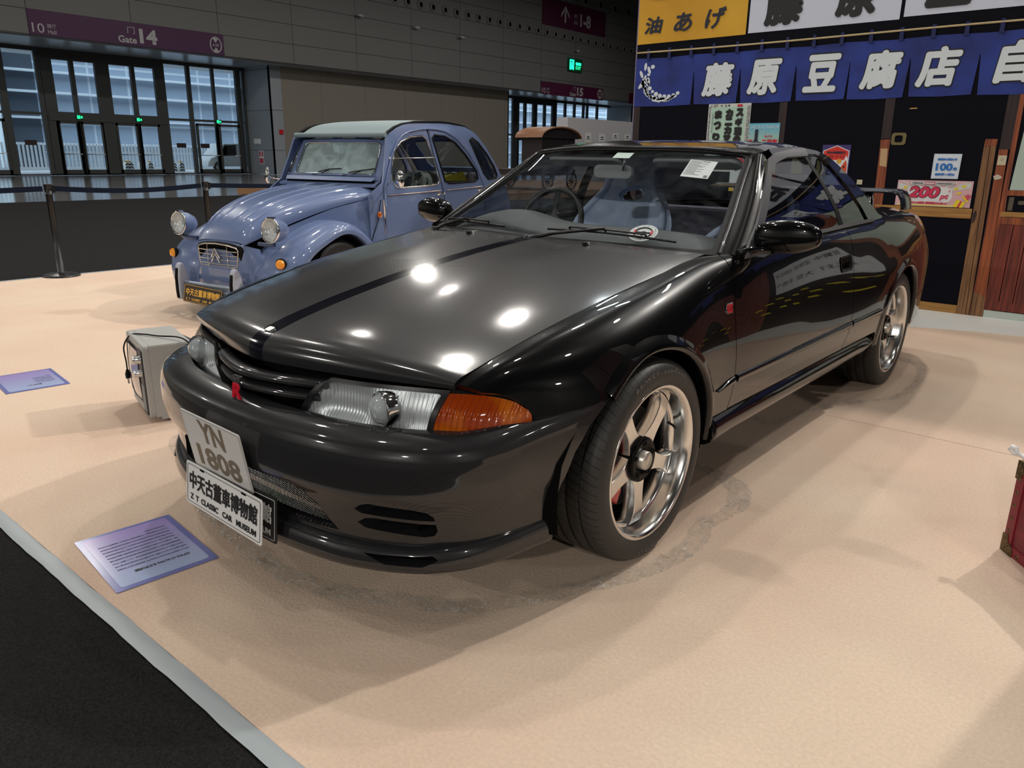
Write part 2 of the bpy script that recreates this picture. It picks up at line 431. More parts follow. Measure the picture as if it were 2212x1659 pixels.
hs = nd(beige, 'ShaderNodeHueSaturation'); lk(beige, r1.outputs[0], hs.inputs['Color']); lk(beige, r2.outputs[0], hs.inputs['Value']); lk(beige, hs.outputs[0], b_.inputs['Base Color'])
bp = nd(beige, 'ShaderNodeBump'); bp.inputs['Strength'].default_value = .55; bp.inputs['Distance'].default_value = .004; lk(beige, n2.outputs['Fac'], bp.inputs['Height']); lk(beige, bp.outputs[0], b_.inputs['Normal'])
blackc = mat('black_carpet', (.012, .012, .012), .95, spec=.1); noise_col(blackc, (.008, .008, .009), (.022, .022, .022), 160, 4, bump=.7, bscale=220, lo=.3, hi=.75, dist=.004)
conc = mat('polished_concrete', (.16, .16, .165), .12, 0, .0, .7); noise_col(conc, (.13, .13, .135), (.19, .19, .195), .5, 4, bump=.02, bscale=1.5)
white_sheet = mat('white_floor_sheet', (.78, .79, .76), .45, 0, .15)

def slab(x0, x1, y0, y1, z0, z1, m, name='floor'):
    return struct(name, B(x0, x1, y0, y1, z0, z1), m)
slab(-41.3, 30.2, -30.2, 95.2, -.30, -.012, conc)
tag(slab(-19.3, 12, -20, 40, -.012, -.004, blackc), 'black carpet beyond and in front of the beige stand', 'floor')
for y0, y1 in ((-1.235, 1.829), (1.833, 9.0)):
    tag(slab(-6.52, 7.0, y0, y1, -.004, .0, beige), 'beige carpet of the car stand', 'floor', 'beige carpet lengths')
# grey tape along the carpet edges, slightly creased
def tape(name, p, q, w, label, n=160):
    bm = NB(); d = (Vector(q)-Vector(p)); L = d.length; d.normalize(); s = Vector((-d.y, d.x, 0)); pr = None
    for i in range(n+1):
        c = Vector(p)+d*L*i/n; wob = .0012*math.sin(i*.9)+.001*math.sin(i*2.3+1)
        rg = [bm.verts.new(c+s*(k*w/4-w/2+wob*(1 if k in (0, 4) else .4))+Vector((0, 0, .0008+(.0018*abs(math.sin(i*.7+k*1.9)) if 0 < k < 4 else 0)))) for k in range(5)]
        if pr:
            for k in range(4): f_ = bm.faces.new((pr[k], rg[k], rg[k+1], pr[k+1])); f_.smooth = True
        pr = rg
    bmesh.ops.recalc_face_normals(bm, faces=bm.faces[:])
    o = obj(name, bm, grey_tape, None); tag(o, label, 'tape'); return o
tape('floor_tape', (-6.5, -1.262, 0), (3.2, -1.258, 0), .048, 'grey cloth tape along the front edge of the beige carpet')
tape('floor_tape', (-6.53, -1.2, 0), (-6.53, 9, 0), .05, 'grey cloth tape along the far left edge of the beige carpet')
# white sheet sweeping out from the foot of the shop-front backdrop
bm = NB(); ed = [(-2.6, 4.35), (-1.5, 4.30), (-.6, 4.33), (.1, 4.38), (.54, 4.42), (.80, 4.53), (1.03, 4.60), (1.27, 4.64), (1.7, 4.60), (2.4, 4.55), (3.6, 4.5)]
prism(bm, ed+[(3.6, 5.27), (-2.6, 5.27)], lambda a, b, d: Vector((a, b, d)), 0.0, .003)
tag(obj('floor_sheet', bm, white_sheet), 'glossy white sheet on the floor at the foot of the shop-front backdrop', 'sheet')

# ---- gate wall
wallm = mat('wall_cladding', (.135, .137, .135), .55)
def panel_lines(m, y0, dy, z0, dz, base, line, w=.03):
    b = m.node_tree.nodes['Principled BSDF']; tc = nd(m, 'ShaderNodeTexCoord'); s = nd(m, 'ShaderNodeSeparateXYZ'); lk(m, tc.outputs['Object'], s.inputs[0]); outs = []
    for o_, c0, dd in ((s.outputs[1], y0, dy), (s.outputs[2], z0, dz)):
        if not dd: continue
        a = nd(m, 'ShaderNodeMath', operation='SUBTRACT'); a.inputs[1].default_value = c0-w/2; lk(m, o_, a.inputs[0])
        d_ = nd(m, 'ShaderNodeMath', operation='DIVIDE'); d_.inputs[1].default_value = dd; lk(m, a.outputs[0], d_.inputs[0])
        f = nd(m, 'ShaderNodeMath', operation='FRACT'); lk(m, d_.outputs[0], f.inputs[0]); l = nd(m, 'ShaderNodeMath', operation='LESS_THAN'); l.inputs[1].default_value = w/dd; lk(m, f.outputs[0], l.inputs[0]); outs.append(l)
    x = outs[0].outputs[0]
    if len(outs) > 1:
        mm = nd(m, 'ShaderNodeMath', operation='MAXIMUM'); lk(m, outs[0].outputs[0], mm.inputs[0]); lk(m, outs[1].outputs[0], mm.inputs[1]); x = mm.outputs[0]
    mx = nd(m, 'ShaderNodeMix', data_type='RGBA'); lk(m, x, mx.inputs['Factor']); mx.inputs['A'].default_value = (*base, 1); mx.inputs['B'].default_value = (*line, 1); lk(m, mx.outputs['Result'], b.inputs['Base Color'])
panel_lines(wallm, 11.82, 4.42, 5.97, 1.0, (.155, .157, .155), (.02, .02, .02))
tanm = mat('wall_tan', (.17, .155, .135), .6); panel_lines(tanm, 24.4, 3.35, 0, 0, (.215, .195, .165), (.13, .12, .105), .03)
greym = mat('wall_grey_blue', (.25, .28, .31), .4); panel_lines(greym, 0, 0, 1.35, 2.2, (.27, .30, .33), (.05, .05, .06), .03)
soff = mat('soffit', (.42, .44, .46), .25)
mull = mat('mullion', (.045, .05, .05), .4); mull_l = mat('mullion_light', (.30, .33, .35), .35, .3)
pane = glass_mat('pane', (.86, .91, .93), .06, .0)
struct('wall_left', B(-37.3, -37, -30, 95, 5.95, 17), wallm)
struct('wall_left', B(-37.6, -37.31, -30.2, 3.0, -.1, 5.95), tanm)
struct('wall_left', B(-38.5, -38.3, 24.3, 45.0, 0, 5.93), tanm)
struct('wall_left', B(-38.5, -38.3, 64.6, 95, 0, 5.93), tanm)
for (y, xx) in ((24.3, 0), (45.0, 1), (62.8, 0)):
    struct('wall_return', B(-41.2, -38.3, y if y != 45 else y-.12, y+.12 if y != 45 else y, 0, 5.93), greym)
struct('wall_return', B(-38.35, -38.28, 24.3, 25.0, 0, 5.93), greym)
struct('wall_left', B(-38.5, -38.3, 62.8, 64.6, 0, 5.93), greym)
struct('soffit', B(-41.2, -37.3, -30, 95, 5.90, 5.96), soff)
struct('wall_front', B(-37, 30, 94.8, 95, 0, 17), wallm)
struct('wall_right', B(30, 30.2, -30, 95, 0, 17), wallm)
struct('wall_back', B(-37, 30, -30.2, -30, 0, 17), wallm)
ceil = mat('ceiling_dark', (.13, .13, .135), .9); struct('ceiling', B(-45, 30.2, -30.2, 95.2, 17, 17.2), ceil)
# roof trusses above the stand
def frame_bay(n, verts_z, frames, glass_y, double=()):
    pass
def glazing(name, cols, y0, y1, big=()):
    """cols: (y, half width, light?) mullions from floor to soffit; transom at 2.9; big: dark portal bays"""
    e = NB()
    for (y, h, l) in cols: box(e, -41.10, -40.90, y-h, y+h, 0, 5.90, 1 if l else 0)
    box(e, -41.08, -40.92, y0, y1, 5.72, 5.90); box(e, -41.08, -40.92, y0, y1, 2.84, 2.96); box(e, -41.10, -40.90, y0, y1, 0, .06)
    for (a, b) in big:
        for z0, z1 in ((5.42, 5.90), (2.60, 3.02)): box(e, -41.14, -40.86, a, b, z0, z1)
    o = struct(name, e, [mull, mull_l])
    g = B(-41.005, -40.995, y0, y1, 0, 5.9); gg = obj('glass_pane', g, pane, o); gg['kind'] = 'structure'
    return o
glazing('window_1', [(7.9, .10, 1), (9.9, .10, 1), (11.70, .16, 0), (13.32, .09, 1), (13.70, .26, 0), (14.86, .10, 0), (16.30, .34, 0), (17.84, .10, 0), (19.25, .27, 0), (20.88, .10, 1), (22.33, .07, 0), (23.80, .07, 0), (23.98, .06, 1), (24.25, .08, 0)], 2.5, 24.3, ((13.5, 16.3), (16.3, 19.4)))
def door_pair(nm, ya, yb, top=2.6):
    m_ = (ya+yb)/2; d = NB()
    for a, b in ((ya, m_-.01), (m_+.01, yb)):
        box(d, -40.98, -40.90, a, a+.13, .02, top); box(d, -40.98, -40.90, b-.13, b, .02, top); box(d, -40.98, -40.90, a, b, top-.13, top); box(d, -40.98, -40.90, a, b, .02, .26)
    o = struct(nm, d, mull)
    h = NB(); tube(h, [(-40.84, ya+.12, 1.02), (-40.84, m_-.1, 1.02)], .022, 6); tube(h, [(-40.84, m_+.1, 1.02), (-40.84, yb-.12, 1.02)], .022, 6); obj('push_bar', h, steel, o)
    return o
door_pair('door_1', 13.78, 16.02); door_pair('door_2', 16.62, 18.98); door_pair('door_3', 21.05, 23.75, 2.75); door_pair('door_4', 9.2, 11.55)
glazing('window_2', [(47.4, .10, 1), (48.7, .12, 1), (49.1, .28, 0), (50.2, .12, 0), (51.5, .26, 0), (52.85, .12, 0), (54.2, .30, 0), (55.8, .10, 1), (57.2, .10, 1), (58.6, .10, 1), (59.2, .10, 0), (60.8, .10, 1)], 45.0, 62.8, ((48.9, 51.5), (51.5, 54.4)))
door_pair('door_5', 49.2, 51.4); door_pair('door_6', 51.7, 54.0)
# small lit exit signs over the doors
green = emit('exit_green', (.02, .85, .32), 1.6); green_d = mat('exit_green_dark', (.005, .10, .04), .5)
for y, z, lab in ((14.88, 2.80, 'small green exit sign over the left door pair under gate 14'), (17.85, 2.80, 'small green exit sign over the middle door pair under gate 14'), (22.40, 2.88, 'small green exit sign over the right door pair under gate 14'), (50.3, 2.80, 'small green exit sign over the doors under gate 15')):
    t = thing('exit_sign', lab, 'exit sign', (-40.80, y, z), 0, 'small exit signs over the gate doors'); obj('sign_case', B(-.05, 0, -.16, .16, -.11, .11), green_d, t)
    obj('sign_face', B(0, .004, -.13, .02, -.08, .08), green, t); obj('sign_arrow', B(0, .004, .05, .13, -.05, .05), green, t)
WM = lambda y, z, x=-36.95: planeM((x, y, z), (0, 1, 0), (0, 0, 1))
purple = mat('sign_purple', (.060, .014, .062), .5); purple2 = mat('sign_plum', (.075, .010, .040), .5); signw = mat('sign_grey_white', (.42, .42, .43), .6)
def gate_sign(nm, lab, y0, y1, z0, z1, m, num):
    s = thing(nm, lab, 'sign', (-37, (y0+y1)/2, z0)); w = y1-y0; c = (y0+y1)/2
    o = obj('sign_board', B(0, .04, -w/2, w/2, 0, z1-z0), m, s)
    def T(tx, yy, zz, fit, bold=0.0): text(tx, .5, signw, s, 'sign_lettering', planeM((.045, yy-c, zz-z0), (0, 1, 0), (0, 0, 1)), bold=bold, fit=fit)
    T('10', y0+.36*w/9.1, z0+.28, (.48, .38)); T('展厅', y0+.90, z0+.40, (.36, .16)); T('Hall', y0+.90, z0+.17, (.34, .17))
    T('门', y0+4.35, z0+.66, (.34, .30)); T('Gate', y0+4.15, z0+.24, (.85, .30), .012); T(num, y0+5.15, z0+.46, (.85, .64), .02)
    bm = NB(); tube(bm, [(.047, y1-.45-c+.30*math.cos(t), .47+.36*math.sin(t)) for t in [2*PI*k/36 for k in range(36)]], .035, 6, closed=True)
    for sg in (1, -1): add_mesh(bm, [(.047, y1-.45-c-.16, .47+sg*.32), (.047, y1-.45-c+.16, .47+sg*.32), (.047, y1-.45-c, .47+sg*.10)], [(0, 1, 2), (2, 1, 0)])
    obj('height_mark', bm, signw, s)
    T('6.00', y1-.45, z0+.47, (.34, .12), .004)
gate_sign('gate_sign', 'long purple sign reading Gate 14 on the hall wall above the glass doors', 11.82, 20.87, 5.97, 6.97, purple, '14')
gate_sign('gate_sign', 'plum sign reading Gate 15 on the far hall wall', 47.2, 55.65, 5.83, 6.76, purple2, '15')
o = obj('gate_sign', B(-37, -36.96, 59.85, 68, 5.83, 6.72), purple2); tag(o, 'plain end of a plum sign beside the shop-front backdrop on the far wall', 'sign')
s = thing('direction_sign', 'plum sign with an up arrow and 1-8 high on the hall wall', 'sign', (-37, 51.4, 10.75)); obj('sign_board', B(0, .04, -4.2, 4.25, 0, 1.88), purple2, s)
bm = NB(); SP = lambda a, b: (.05, a, b)
add_mesh(bm, [SP(-1.45, .42), SP(-1.25, .42), SP(-1.25, 1.35), SP(-1.45, 1.35)], [(0, 1, 2, 3)]); add_mesh(bm, [SP(-1.35, 1.62), SP(-1.90, 1.00), SP(-1.90, .75), SP(-1.35, 1.38), SP(-.80, .75), SP(-.80, 1.0)], [(0, 1, 2, 3), (0, 3, 4, 5)])
obj('sign_arrow', bm, signw, s)
text('1-8', .5, signw, s, 'sign_lettering', planeM((.05, 1.35, .85), (0, 1, 0), (0, 0, 1)), bold=.018, fit=(1.45, .95)); text('展厅', .5, signw, s, 'sign_lettering', planeM((.05, .05, 1.05), (0, 1, 0), (0, 0, 1)), fit=(.5, .28)); text('Halls', .5, signw, s, 'sign_lettering', planeM((.05, .05, .62), (0, 1, 0), (0, 0, 1)), fit=(.5, .28))
s = thing('exit_sign', 'large lit green exit sign on the hall wall above gate 15', 'exit sign', (-37, 51.45, 7.75)); obj('sign_case', B(0, .15, -.92, .93, 0, .98), green_d, s)
bm = NB(); x = .16
for a0, a1, z0, z1 in ((-.78, -.68, .12, .86), (-.78, -.22, .78, .86), (-.32, -.22, .12, .86), (-.58, -.42, .30, .66), (-.64, -.56, .12, .30), (-.46, -.38, .16, .34), (-.52, -.44, .66, .74)): box(bm, .15, x, a0, a1, z0, z1)
green_b = emit('exit_green_bright', (.01, .90, .30), 5.0); obj('running_figure', bm, green_b, s); text('安全出口', .3, green_b, s, 'sign_lettering', planeM((.156, .38, .60), (0, 1, 0), (0, 0, 1)), bold=.01, fit=(.72, .24)); text('EXIT', .3, green, s, 'sign_lettering', planeM((.156, .38, .30), (0, 1, 0), (0, 0, 1)), bold=.01, fit=(.72, .24))
# air nozzles in two rows
nz = thing('air_nozzle', 'round air nozzle in the lower row high on the hall wall', 'air vent', (-37, 32.6, 10.34), 0, 'lower row of air nozzles')
bm = NB(); lathe(bm, [(.28, .03), (.24, .07), (.17, .08), (.15, .035)], 20, MXr := Matrix.Rotation(PI/2, 4, 'Y')); obj('nozzle_ring', bm, mat('nozzle_grey', (.17, .17, .17), .5), nz)
bm = NB(); lathe(bm, [(0, .04), (.165, .04)], 16, MXr); obj('nozzle_hole', bm, dark, nz)
for k in range(1, 26):
    d = dup_tree(nz); d.location = (-36.98, 32.6+1.085*k, 10.34-.009*k)
for k in range(5):
    d = dup_tree(nz); d.location = (-37, 50.6+2.12*k, 13.1); d.scale = (1, 1.5, 1.5); d['label'] = 'large round air nozzle in the top row above the arrow sign'; d['group'] = 'upper row of air nozzles'
# wall cameras
for y, z, lab in ((34.2, 8.95, 'small white camera on the hall wall under the first joint left of the nozzles'), (29.7, 9.05, 'small white camera on the hall wall left of the nozzle row'), (38.3, 8.85, 'small dark camera on the hall wall under the nozzle row'), (51.5, 9.35, 'small white camera directly above the large exit sign')):
    t = thing('wall_camera', lab, 'camera', (-37, y, z)); bm = NB(); tube(bm, [(0, 0, 0), (.2, 0, 0), (.25, .0, -.03)], .03, 8); obj('camera_arm', bm, steel, t); bm = NB(); tube(bm, [(.22, -.16, -.02), (.26, .18, -.06)], .075, 10); obj('camera_body', bm, signw, t)
# fire-point markings and equipment on the grey return
t = thing('wall_notice', 'white notice on the grey wall return beside the right-hand doors', 'notice', (-40.0, 24.28, 1.85)); obj('notice_sheet', B(-.35, .35, -.015, 0, -.14, .14), white, t)
t = thing('fire_notice', 'red and white fire notice on the grey wall return', 'notice', (-39.7, 24.28, .95)); obj('notice_sheet', B(-.24, .24, -.015, 0, -.38, .38), white, t)
bm = NB(); box(bm, -.20, -.05, -.02, -.015, .05, .34); box(bm, .05, .20, -.02, -.015, .05, .34); box(bm, -.2, .2, -.02, -.015, -.34, -.05); obj('notice_print', bm, mat('notice_red', (.45, .05, .08), .5), t)
o = obj('fire_alarm', B(-38.30, -38.22, 24.66, 24.9, 2.25, 2.5), red); tag(o, 'small red fire alarm on the end of the grey wall return', 'alarm')
for y, lab in ((12.5, 'dark notice on the glass pane left of the first gate door'), (20.05, 'dark notice on the glass pane between the second and third gate doors'), (21.45, 'dark notice on the left leaf of the third gate door'), (10.6, 'dark notice on the glass at the left edge of the gate')):
    o = obj('window_notice', B(-40.87, -40.86, y-.27, y+.27, 1.42, 1.66), mat('notice_dark', (.02, .008, .01), .5)); tag(o, lab, 'notice')
# ---- outdoors beyond the glass
outg = mat('pavement', (.55, .55, .55), .8); fac = mat('facade_panel', (.36, .42, .50), .4); panel_lines(fac, 0, 2.9, 1.05, 2.05, (.40, .47, .57), (.70, .76, .82), .16); fdark = mat('facade_dark', (.10, .12, .15), .3)
slab(-90, -41.3, -20, 110, -.05, -.011, outg, 'ground')
o = struct('canopy', B(-47, -41.2, -5, 80, 6.15, 6.6), mat('canopy_white', (.55, .58, .60), .5))
bl = thing('building', 'pale metal-clad building with bright horizontal bands behind the gate glass', 'building', (-62, 30, 0))
obj('facade', B(-.5, 0, -9.5, 70, 0, 22), fac, bl)
obj('glass_bay', B(-.4, .02, -45, -9.5, 0, 22), fdark, bl)
for z in (1.55, 3.35, 5.1, 6.5, 8.4, 10.3): obj('floor_band', B(.0, .55, -45, 70, z, z+.16), mat('band_white', (.85, .9, .95), .4), bl)
obj('entrance_column', cyl(NB(), (1.4, -13.2, 0), (1.4, -13.2, 14), 1.0, n=24), mat('column_metal', (.40, .44, .46), .25, .6), bl)
for y in (-12, -15, -18, -22): obj('glazing_bar', B(.02, .12, y, y+.22, 0, 20), mat('bar_white', (.7, .76, .8), .4), bl)
fe = thing('fence', 'white vertical bar fence outside beyond the gate glass', 'fence', (-52, 20, 0)); bm = NB()
y = -18.0
while y < 40: box(bm, 0, .05, y, y+.11, .12, 1.62); y += .225
fen = obj('fence_bars', bm, mat('fence_white', (.82, .85, .87), .5), fe); fen['kind'] = 'stuff'
bm = NB(); box(bm, -.02, .07, -18, 40, .08, .16); box(bm, -.05, .10, -18, 40, .0, .08); obj('fence_rail', bm, bpy.data.materials['fence_white'], fe)
bar0 = thing('traffic_barrier', 'black and white chevron barrier leaning outside beyond the gate glass', 'barrier', (-47, 19.6, 0), 0, 'chevron barriers outside the gate')
bm = NB(); prism(bm, [(-.18, 0), (.18, 0), (.10, .55), (-.10, .55)], lambda a, b, d: Vector((d, a, b)), -.2, .2); obj('barrier_body', bm, white, bar0)
bm = NB()
for k in range(3): add_mesh(bm, [(.205, -.16+.01*k, .08+.17*k), (.205, 0, .16+.17*k), (.205, .16-.01*k, .08+.17*k), (.205, .16-.01*k, .0+.17*k), (.205, 0, .08+.17*k), (.205, -.16+.01*k, 0+.17*k)], [(0, 5, 4, 1), (1, 4, 3, 2)])
obj('barrier_chevrons', bm, black, bar0); obj('barrier_cap', B(-.1, .1, -.08, .08, .55, .62), mat('barrier_amber', (.9, .45, .05), .4), bar0)
for y in (20.4, 21.1, 21.6, 22.6, 23.1, 23.6): dup_tree(bar0).location = (-47, y-.6, 0)
vn = thing('van', 'front end of a white van parked outside behind the right-hand gate doors', 'van', (-46, 24.3, 0))
bm = NB(); prism(bm, [(0, .32), (.1, .62), (.32, .86), (.62, .96), (1.25, 1.75), (4.2, 1.82), (4.2, .32)], lambda a, b, d: Vector((d, a, b)), -1.7, 0, bev=.06); obj('body', bm, mat('van_white', (.75, .76, .74), .3), vn)
for yy in (.75, 3.4):
    bm = NB(); lathe(bm, [(0, .03), (.18, .03), (.2, .05), (.30, .03), (.31, -.15)], 24, Matrix.Translation((0, yy, .31)) @ MXr, 0); obj('wheel', bm, rubber, vn)
    bm = NB(); lathe(bm, [(0, .06), (.17, .05), (.19, .04)], 20, Matrix.Translation((0, yy, .31)) @ MXr, 0); obj('wheel_cover', bm, steel, vn)
bm = NB(); prism(bm, [(.85, .98), (1.3, 1.62), (2.1, 1.68), (2.1, .98)], lambda a, b, d: Vector((d, a, b)), 0, .01); obj('side_window', bm, dark, vn)
# ---- information booth and wagon in the middle distance
bo = thing('booth_wall', 'plain white free-standing exhibition wall behind the roof of the black coupe', 'exhibition wall', (-20, 30, 0)); obj('wall_box', B(-.62, 0, -2.2, 3.42, 0, 2.95), mat('booth_white', (.50, .50, .53), .6), bo)
cards = [(29.45, 2.08, .50, .50), (30.62, 2.09, .54, .44), (31.80, 2.19, .54, .32), (32.92, 2.19, .54, .30), (30.0, 1.70, .5, .36), (31.2, 1.68, .5, .32)]
for i, (y, z, w, h) in enumerate(cards):
    t = thing('wall_card', 'white card %s on the free-standing exhibition wall' % ('farthest left in the upper row', 'second from the left in the upper row', 'third from the left in the upper row', 'farthest right in the upper row', 'left one in the lower row', 'right one in the lower row')[i], 'card', (-19.995, y, z)); obj('card_sheet', B(0, .01, -w/2, w/2, -h/2, h/2), mat('card_white', (.68, .69, .70), .6), t)
    if i < 4:
        bm = NB(); box(bm, .011, .012, -.09, .09, .02, .08); box(bm, .011, .012, -.17, .17, -.06, -.03); obj('card_print', bm, black, t)
    if i in (0, 1): obj('card_patch', B(.011, .014, -w/2+.02, w/2-.04, -h/2-.14, -h/2+.06), mat('card_ochre', (.62, .38, .08), .6), t)
pf = thing('display_platform', 'low brown wooden platform under the antique wagon', 'platform', (-12.6, 17, 0)); obj('platform_top', B(-7.5, 0, -6, 9.5, .0, .20), mat('platform_wood', (.30, .16, .075), .6), pf)
wg = thing('antique_wagon', 'antique wagon with a brown arched roof and spoked wheels on the wooden platform', 'wagon', (-13.0, 17.9, .202), 0)
wd = mat('wagon_dark', (.018, .014, .016), .5); wr = mat('wagon_roof', (.24, .11, .055), .5)
bm = NB(); box(bm, -.78, 0, -.88, .82, .50, 1.56); box(bm, -2.4, .03, -.90, .84, .45, .62)
for y in (-.45, 0, .4): box(bm, .0, .03, y-.025, y+.025, .62, 1.56)
obj('wagon_body', bm, wd, wg)
bm = NB(); n = 18; pr = None
for k in range(n+1):
    a = PI*k/n; y = -.03-1.02*math.cos(a); z = 1.56+.34*math.sin(a); rg = [bm.verts.new((x, y*1, z+dz)) for x, dz in ((-.92, 0), (.14, 0), (.14, -.035))]
    if pr:
        f1 = bm.faces.new((pr[0], pr[1], rg[1], rg[0])); f1.smooth = True; bm.faces.new((pr[1], pr[2], rg[2], rg[1]))
    pr = rg
obj('arched_roof', bm, wr, wg)
bm = NB(); prism(bm, [(-.03-.98*math.cos(PI*k/n), 1.55+.30*math.sin(PI*k/n)) for k in range(n+1)], lambda a, b, d: Vector((d, a, b)), .02, .05); obj('roof_gable', bm, wd, wg)
for (x, y) in ((.06, -.62), (.06, .62), (-2.5, -.62), (-2.5, .62)):
    bm = NB(); tube(bm, [(x, y+.255*math.cos(t), .285+.255*math.sin(t)) for t in [2*PI*k/28 for k in range(28)]], .028, 6, closed=True)
    for k in range(12): tube(bm, [(x, y, .28), (x, y+.26*math.cos(PI*k/6), .28+.26*math.sin(PI*k/6))], .012, 4)
    lathe(bm, [(0, .05), (.05, .05), (.05, -.05)], 12, Matrix.Translation((x, y, .28)) @ MXr); obj('spoked_wheel', bm, wd, wg)

dc = thing('shadow_cabinet', 'unseen tall dark cabinet added outside the picture to cast a floor shadow', 'cabinet', (2.50, 1.12, 0), math.radians(-12))  # unseen blocker, added so a shadow falls on the right-hand floor
obj('cabinet_body', B(-.45, .55, -.24, .24, .08, 1.95, bev=.01), mat('cabinet_laminate', (.06, .05, .05), .5), dc); obj('cabinet_plinth', B(-.43, .53, -.22, .22, 0, .08), black, dc)
for sx in (-.43, .06): obj('cabinet_door', B(sx, sx+.47, -.262, -.242, .12, 1.91, bev=.004), mat('cabinet_door_red', (.10, .02, .02), .45), dc)
# ================================================================== THE BLACK COUPE
car = thing('coupe_car', 'glossy black two-door sports coupe with carbon hood, five-spoke wheels and rear wing', 'car')
Ys = [-.66, -.55, -.40, -.20, 0, .2, .5, .7, 1.0, 1.5, 1.9, 2.3, 2.615, 2.9, 3.2, 3.45, 3.60]
SEC = [
 [(.632,.655),(.66,.647),(.685,.622),(.70,.58),(.705,.50),(.71,.42),(.70,.24)],
 [(.650,.700),(.69,.690),(.722,.658),(.742,.60),(.755,.52),(.76,.42),(.75,.24)],
 [(.6635,.742),(.715,.730),(.765,.688),(.80,.62),(.818,.54),(.825,.42),(.81,.24)],
 [(.673,.783),(.735,.769),(.797,.722),(.842,.65),(.866,.57),(.868,.44),(.85,.24)],
 [(.685,.817),(.745,.801),(.806,.752),(.852,.68),(.878,.60),(.875,.45),(.855,.24)],
 [(.694,.847),(.75,.829),(.806,.778),(.846,.70),(.870,.60),(.872,.45),(.85,.24)],
 [(.700,.888),(.752,.870),(.80,.815),(.834,.72),(.856,.60),(.865,.44),(.845,.24)],
 [(.757,.895),(.782,.879),(.810,.830),(.838,.735),(.858,.60),(.867,.44),(.845,.24)],
 [(.774,.905),(.795,.888),(.820,.835),(.845,.735),(.862,.60),(.870,.44),(.848,.24)],
 [(.776,.915),(.797,.898),(.823,.845),(.848,.740),(.864,.60),(.872,.44),(.85,.24)],
 [(.770,.922),(.793,.905),(.824,.850),(.854,.740),(.871,.61),(.876,.44),(.852,.24)],
 [(.757,.930),(.785,.915),(.828,.860),(.862,.760),(.884,.64),(.88,.44),(.86,.24)],
 [(.742,.935),(.780,.920),(.827,.865),(.866,.770),(.888,.66),(.882,.44),(.86,.24)],
 [(.728,.935),(.768,.920),(.813,.865),(.852,.770),(.876,.66),(.872,.44),(.85,.24)],
 [(.708,.925),(.746,.908),(.788,.850),(.824,.760),(.845,.65),(.845,.44),(.83,.26)],
 [(.665,.900),(.705,.885),(.745,.830),(.778,.750),(.80,.64),(.80,.44),(.79,.28)],
 [(.620,.870),(.655,.855),(.685,.810),(.712,.740),(.73,.63),(.735,.44),(.73,.30)]]
Sside = Grid(Ys, [[(x, y, z) for x, z in r] for y, r in zip(Ys, SEC)])
def t_of(y, z):
    lo, hi = 0.0, 6.0
    for _ in range(28):
        m = (lo+hi)/2
        if Sside(y, m).z > z: lo = m
        else: hi = m
    return (lo+hi)/2
def sidepoly(pts, n=None):
    """(y,z) polygon -> (y,t) polygon, each edge subdivided; z None = top edge"""
    out = []
    for i in range(len(pts)):
        (y0, z0), (y1, z1) = pts[i], pts[(i+1) % len(pts)]
        L = math.hypot(y1-y0, ((z1 or .9)-(z0 or .9))); k = max(1, int(L/.05))
        for j in range(k):
            f = j/k; y = y0+(y1-y0)*f
            if z0 is None and z1 is None: out.append((y, 0.0)); continue
            za = z0 if z0 is not None else Sside(y0, 0).z; zb = z1 if z1 is not None else Sside(y1, 0).z
            if j == 0 and z0 is None: out.append((y, 0.0)); continue
            out.append((y, t_of(y, za+(zb-za)*f)))
    return out
def arc(cy_, cz, r, a0, a1, n):
    return [(cy_+r*math.cos(math.radians(a0+(a1-a0)*k/n)), cz+r*math.sin(math.radians(a0+(a1-a0)*k/n))) for k in range(n+1)]
WR = .322
archF = arc(0, WR, .36, 128, 2, 22); archR = arc(2.615, WR, .36, 178, 2, 26)
fender_poly = [(-.630, None), (.598, None), (.585, .85), (.560, .78), (.541, .71), (.535, .64), (.536, .57), (.528, .48), (.515, .42), (.50, .372), (.375, .372), (.368, .345)] + archF[::-1][1:] + [(-.30, .581), (-.40, .566), (-.478, .556), (-.490, .578), (-.503, .602), (-.530, .625), (-.60, .650)]
door_poly = [(.603, None), (1.800, None), (1.790, .83), (1.775, .76), (1.770, .68), (1.778, .60), (1.770, .52), (1.745, .44), (1.690, .375), (.506, .375), (.519, .42), (.532, .48), (.540, .57), (.539, .64), (.545, .71), (.564, .78), (.589, .85)]
quarter_poly = [(1.804, None), (3.595, None), (3.595, .46), (2.968, .46)] + archR[::-1][2:] + [(2.235, .34), (2.20, .376), (1.697, .376), (1.750, .44), (1.775, .52), (1.783, .60), (1.775, .68), (1.780, .76), (1.795, .83)]
rbump_poly = [(2.972, .456), (3.595, .456), (3.595, .31), (2.985, .27), (2.976, .36)]
